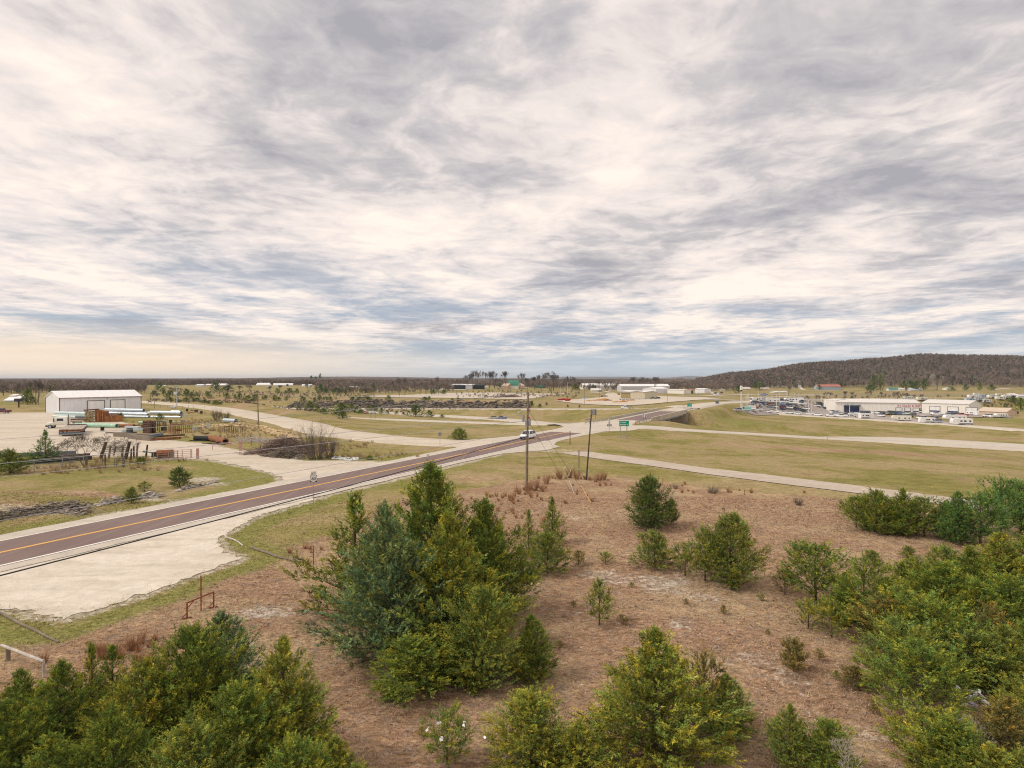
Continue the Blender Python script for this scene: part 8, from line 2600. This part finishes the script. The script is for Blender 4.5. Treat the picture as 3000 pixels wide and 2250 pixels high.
# tower-like blind on a post at far left
p = G(55, 1194)
e = empty('box_blind', p)
k = p.y / FPX
tag(e, 'dark box on a brown post standing in the grass at the far left', 'box')
MB().rod((0, 0, -.2), (0, 0, 18 * k), .3, 8).build('post', m_rust_d, e)
MB().box((0, 0, 22 * k), (17 * k, 2.0, 9 * k)).build('box', m_trim_dark, e)

# ------------------------------------------------------------------ ground cover close by
def zone_at(x, y):
    i = np.clip(np.searchsorted(gys, y), 0, len(gys) - 1)
    j = np.clip(np.searchsorted(gxs, x), 0, len(gxs) - 1)
    return fieldw[i, j], green[i, j]


q = np.random.default_rng(99)
N = 95000
yy = 15 + 50 * q.random(N) ** 1.15
xx = (q.random(N) * 2 - 1) * (yy * .90 + 3)
rdx, _ = near_line(road_c, xx, yy)
ok = (rdx > 6.3) & (poly_sdf(polys['apron'], xx, yy) > -1.3 * q.random(N) ** 4) & (poly_sdf(polys['yard'], xx, yy) > -1.2 * q.random(N) ** 4) & (poly_sdf(polys['conc'], xx, yy) > .1)
ffd, _ = near_line(front_f, xx, yy)
ok &= (ffd > 2.9)
# bare stone patches carry little
xx, yy = xx[ok], yy[ok]
fw, gw = zone_at(xx, yy)
zz_ = ground_z(xx, yy)
nn = len(xx)
hgt = q.uniform(.03, .10, nn) * (1 + .8 * (q.random(nn) < .08)) * (1 + yy / 120)
th = q.uniform(0, 6.28, (nn, 3))
ln_ = q.uniform(1.0, 2.6, (nn, 3)) * hgt[:, None]
wv = .008 + .00030 * yy
V = np.empty((nn, 9, 3), np.float32)
for b_ in range(3):
    c_, s_ = np.cos(th[:, b_]), np.sin(th[:, b_])
    V[:, b_ * 3 + 0] = np.stack([xx - s_ * wv, yy + c_ * wv, zz_ - .02], 1)
    V[:, b_ * 3 + 1] = np.stack([xx + s_ * wv, yy - c_ * wv, zz_ - .02], 1)
    V[:, b_ * 3 + 2] = np.stack([xx + c_ * ln_[:, b_], yy + s_ * ln_[:, b_], zz_ + hgt * q.uniform(.6, 1.2, nn)], 1)
F = np.arange(nn * 9).reshape(-1, 3)
dv_ = q.uniform(.70, 1.35, nn)
deadc = np.stack([.40 * dv_, .272 * dv_ * q.uniform(.94, 1.08, nn), .195 * dv_ * q.uniform(.9, 1.12, nn)], 1)
reds = q.random(nn) < .10
deadc[reds] *= np.array([.82, .66, .60])
grc = np.stack([.38 * dv_, .315 * dv_ * q.uniform(.94, 1.06, nn), .145 * dv_], 1)
lus = np.stack([.27 * dv_, .275 * dv_, .075 * dv_], 1)
gg = (gw + q.normal(size=nn) * .15)[:, None] > .45
cc = np.where((fw + q.normal(size=nn) * .15)[:, None] > .5, deadc, grc)
cc = np.where(gg, lus, cc)
m_tuft = tinted('dry_grass_blades', (1, 1, 1), .95)
o = mobj('dry_grass', np_mesh('dry_grass', V.reshape(-1, 3), F, m_tuft, attr={'tint': np.repeat(cc, 9, 0)}))
tag(o, 'short dead grass and stubble covering the brown field and verges', 'grass', kind='stuff')
# loose white limestone chips
xx, yy = [], []
for (px, py, rx, ry, k) in ((1920, 1705, 4, 2.2, 260), (2060, 1760, 3, 1.8, 160), (2200, 1930, 2, 1.2, 110), (1990, 1830, 2, 1.6, 90), (760, 1790, 2.5, 1.6, 120), (1100, 1800, 12, 6, 260), (2000, 1900, 14, 8, 500), (2400, 2050, 5, 3, 140), (900, 1950, 4, 3, 160), (1600, 1850, 8, 5, 220), (2600, 2000, 4, 4, 90)):
    c_ = G(px, py)
    xx += list(c_.x + q.normal(size=k) * rx * .6)
    yy += list(np.maximum(16, c_.y + q.normal(size=k) * ry * .6))
xx, yy = np.array(xx), np.array(yy)
zz_ = ground_z(xx, yy)
rocks('stone_chips', list(zip(xx, yy, zz_)), list(q.uniform(.03, .11, len(xx))), .5, m_rock, 'pale limestone chips strewn over the brown field', 'stones')
# twigs and dark weeds
for i, (px, pb, h_, wd, lab) in enumerate(((2090, 1445, 22, 60, 'patch of dark weeds along the far edge of the brown field, centre'), (2340, 1480, 24, 50, 'patch of grey weeds along the far edge of the brown field, right'), (1980, 1432, 14, 30, 'dark weeds at the far edge of the brown field, left'), (2120, 1495, 10, 16, 'low dark weed in the upper brown field'), (1180, 1830, 12, 26, 'small dead twigs in the field left of the middle clump'))):
    shrub(px, pb, h_, wd, lab, SG, 1, .9, 1.5, mat=m_twig, name='weed_patch', cat='weeds')

# tall rusty bluestem standing in loose drifts
def light_tuft(seed, n_):
    q_ = np.random.default_rng(seed)
    V, F = [], []
    for i in range(n_):
        a_, l_ = q_.uniform(0, 6.28), q_.uniform(.1, .5)
        b0 = np.array([math.cos(a_) * .12, math.sin(a_) * .12, 0])
        tp_ = np.array([math.cos(a_) * l_, math.sin(a_) * l_, q_.uniform(.5, .95)])
        s_ = np.array([-math.sin(a_ + 1), math.cos(a_ + 1), 0]) * .022
        V += [b0 - s_, b0 + s_, tp_]
        F.append([3 * i, 3 * i + 1, 3 * i + 2])
    return np.array(V), np.array(F)


tv, tf = light_tuft(1, 60)
VV, FF, b_ = [], [], 0
for (px, py, rx, ry, k_) in ((1560, 1432, 1.8, 1.2, 12), (1640, 1402, 3.5, 1.0, 16), (1740, 1406, 1.6, .8, 6), (1480, 1460, 4, 2.5, 20), (1500, 1520, 4, 3, 16), (1450, 1560, 3, 2, 12), (330, 1920, 2, .8, 12), (400, 1890, 1.4, .8, 8), (930, 1610, 1.2, .8, 5), (1380, 1520, 2, 2, 6), (1620, 1450, 4, 3, 10), (2100, 1442, 8, .8, 10), (1850, 1425, 8, .8, 8)):
    c_ = G(px, py)
    for _ in range(k_):
        x, y = c_.x + random.gauss(0, rx * .6), c_.y + random.gauss(0, ry * .6)
        s2, th_ = random.uniform(.35, .85), random.uniform(0, 6.28)
        cs, sn = math.cos(th_) * s2, math.sin(th_) * s2
        VV.append(np.stack([tv[:, 0] * cs - tv[:, 1] * sn + x, tv[:, 0] * sn + tv[:, 1] * cs + y, tv[:, 2] * s2 * .9 + gz(x, y)], 1))
        FF.append(tf + b_)
        b_ += len(tv)
tag(mobj('tall_dead_grass', np_mesh('tall_dead_grass', np.concatenate(VV), np.concatenate(FF), m_rusty_grass)), 'loose drifts of rusty bluestem grass around the poles and field edge', 'grass', kind='stuff')

# straw-coloured weeds standing in the rough ground behind the yard
tv, tf = light_tuft(2, 40)
VV, FF, b_ = [], [], 0
for (px, py, rx, ry, k_) in ((560, 1240, 8, 8, 60), (620, 1238, 8, 8, 60), (640, 1262, 8, 7, 60), (700, 1280, 8, 6, 60), (730, 1262, 7, 6, 40), (960, 1310, 7, 7, 60), (900, 1300, 6, 6, 40), (1040, 1340, 6, 3, 30), (1150, 1335, 6, 3, 20), (470, 1240, 8, 8, 30), (350, 1350, 9, 1.5, 40), (250, 1372, 8, 1.5, 40), (100, 1385, 8, 1.5, 30), (600, 1212, 14, 6, 30), (30, 1235, 3, 3, 4)):
    c_ = G(px, py)
    for _ in range(k_):
        x, y = c_.x + random.gauss(0, rx * .6), c_.y + random.gauss(0, ry * .6)
        if poly_sdf(polys['yard'], np.array([x]), np.array([y]))[0] < .3 or near_line(side_e, np.array([x]), np.array([y]))[0][0] < 6.2: continue
        s2, th_ = random.uniform(.5, 1.5), random.uniform(0, 6.28)
        cs, sn = math.cos(th_) * s2, math.sin(th_) * s2
        VV.append(np.stack([tv[:, 0] * cs - tv[:, 1] * sn + x, tv[:, 0] * sn + tv[:, 1] * cs + y, tv[:, 2] * s2 * .8 + gz(x, y)], 1))
        FF.append(tf + b_)
        b_ += len(tv)
tag(mobj('tall_weeds', np_mesh('tall_weeds', np.concatenate(VV), np.concatenate(FF), m_strawstem)), 'straw-coloured dead weeds standing in the rough ground around the gravel yard', 'weeds', kind='stuff')
# odds and ends lying about the yard
JK = ['dark tyre-like drum', 'rusty plate', 'pale crate', 'grey drum', 'rusty angle iron', 'black box']
for i, (px, py) in enumerate(((548, 1205), (556, 1210), (530, 1219), (545, 1222), (560, 1203), (575, 1208), (590, 1212), (520, 1262), (535, 1240), (570, 1262), (600, 1272), (480, 1262), (500, 1240), (640, 1298), (585, 1262), (610, 1252), (395, 1262), (380, 1266), (300, 1262), (470, 1247))):
    p = G(px, py)
    kd = i % 6
    m = MB()
    rz = random.uniform(0, 3)
    if kd in (0, 3):
        m.rod((0, 0, 0), (0, 0, .9), .42, 12)
        m.rod((0, 0, .9), (0, 0, .96), .36, 12)
    elif kd in (1, 4):
        m.box((0, 0, .25), (2.6, .9 if kd == 1 else .25, .12), rz, .1)
        m.box((.3, .1, .12), (1.8, .3, .2), rz + .5)
    else:
        m.box((0, 0, .45), (1.1, .9, .9), rz, taper=.92)
        m.box((0, 0, .93), (1.2, 1.0, .07), rz)
    o = m.build('scrap_item', [m_black, m_rust, m_plank, m_galv, m_rust_d, m_dark_steel][kd])
    o.location = p
    tag(o, '%s lying among the yard scrap, %s of the odds and ends' % (JK[kd], ords[i]), 'scrap', 'odds and ends in the yard')

# ------------------------------------------------------------------ the air
hz_m = bpy.data.materials.new('pale_haze')
hz_m.use_nodes = True
t_ = hz_m.node_tree
for n_ in list(t_.nodes):
    t_.nodes.remove(n_)
o_ = t_.nodes.new('ShaderNodeOutputMaterial')
v_ = t_.nodes.new('ShaderNodeVolumePrincipled')
v_.inputs['Color'].default_value = (0.78, 0.87, 1.0, 1)
v_.inputs['Density'].default_value = 6.5e-5
v_.inputs['Anisotropy'].default_value = 0.2
t_.links.new(v_.outputs[0], o_.inputs['Volume'])
zmin = float(GZ.min()) - 1.0
hb = MB().b2(-17000, 17000, -200, 16500, zmin, 95).build('haze', hz_m)
hb['kind'] = 'stuff'
tag(hb, 'thin pale haze lying over the whole countryside', 'haze')
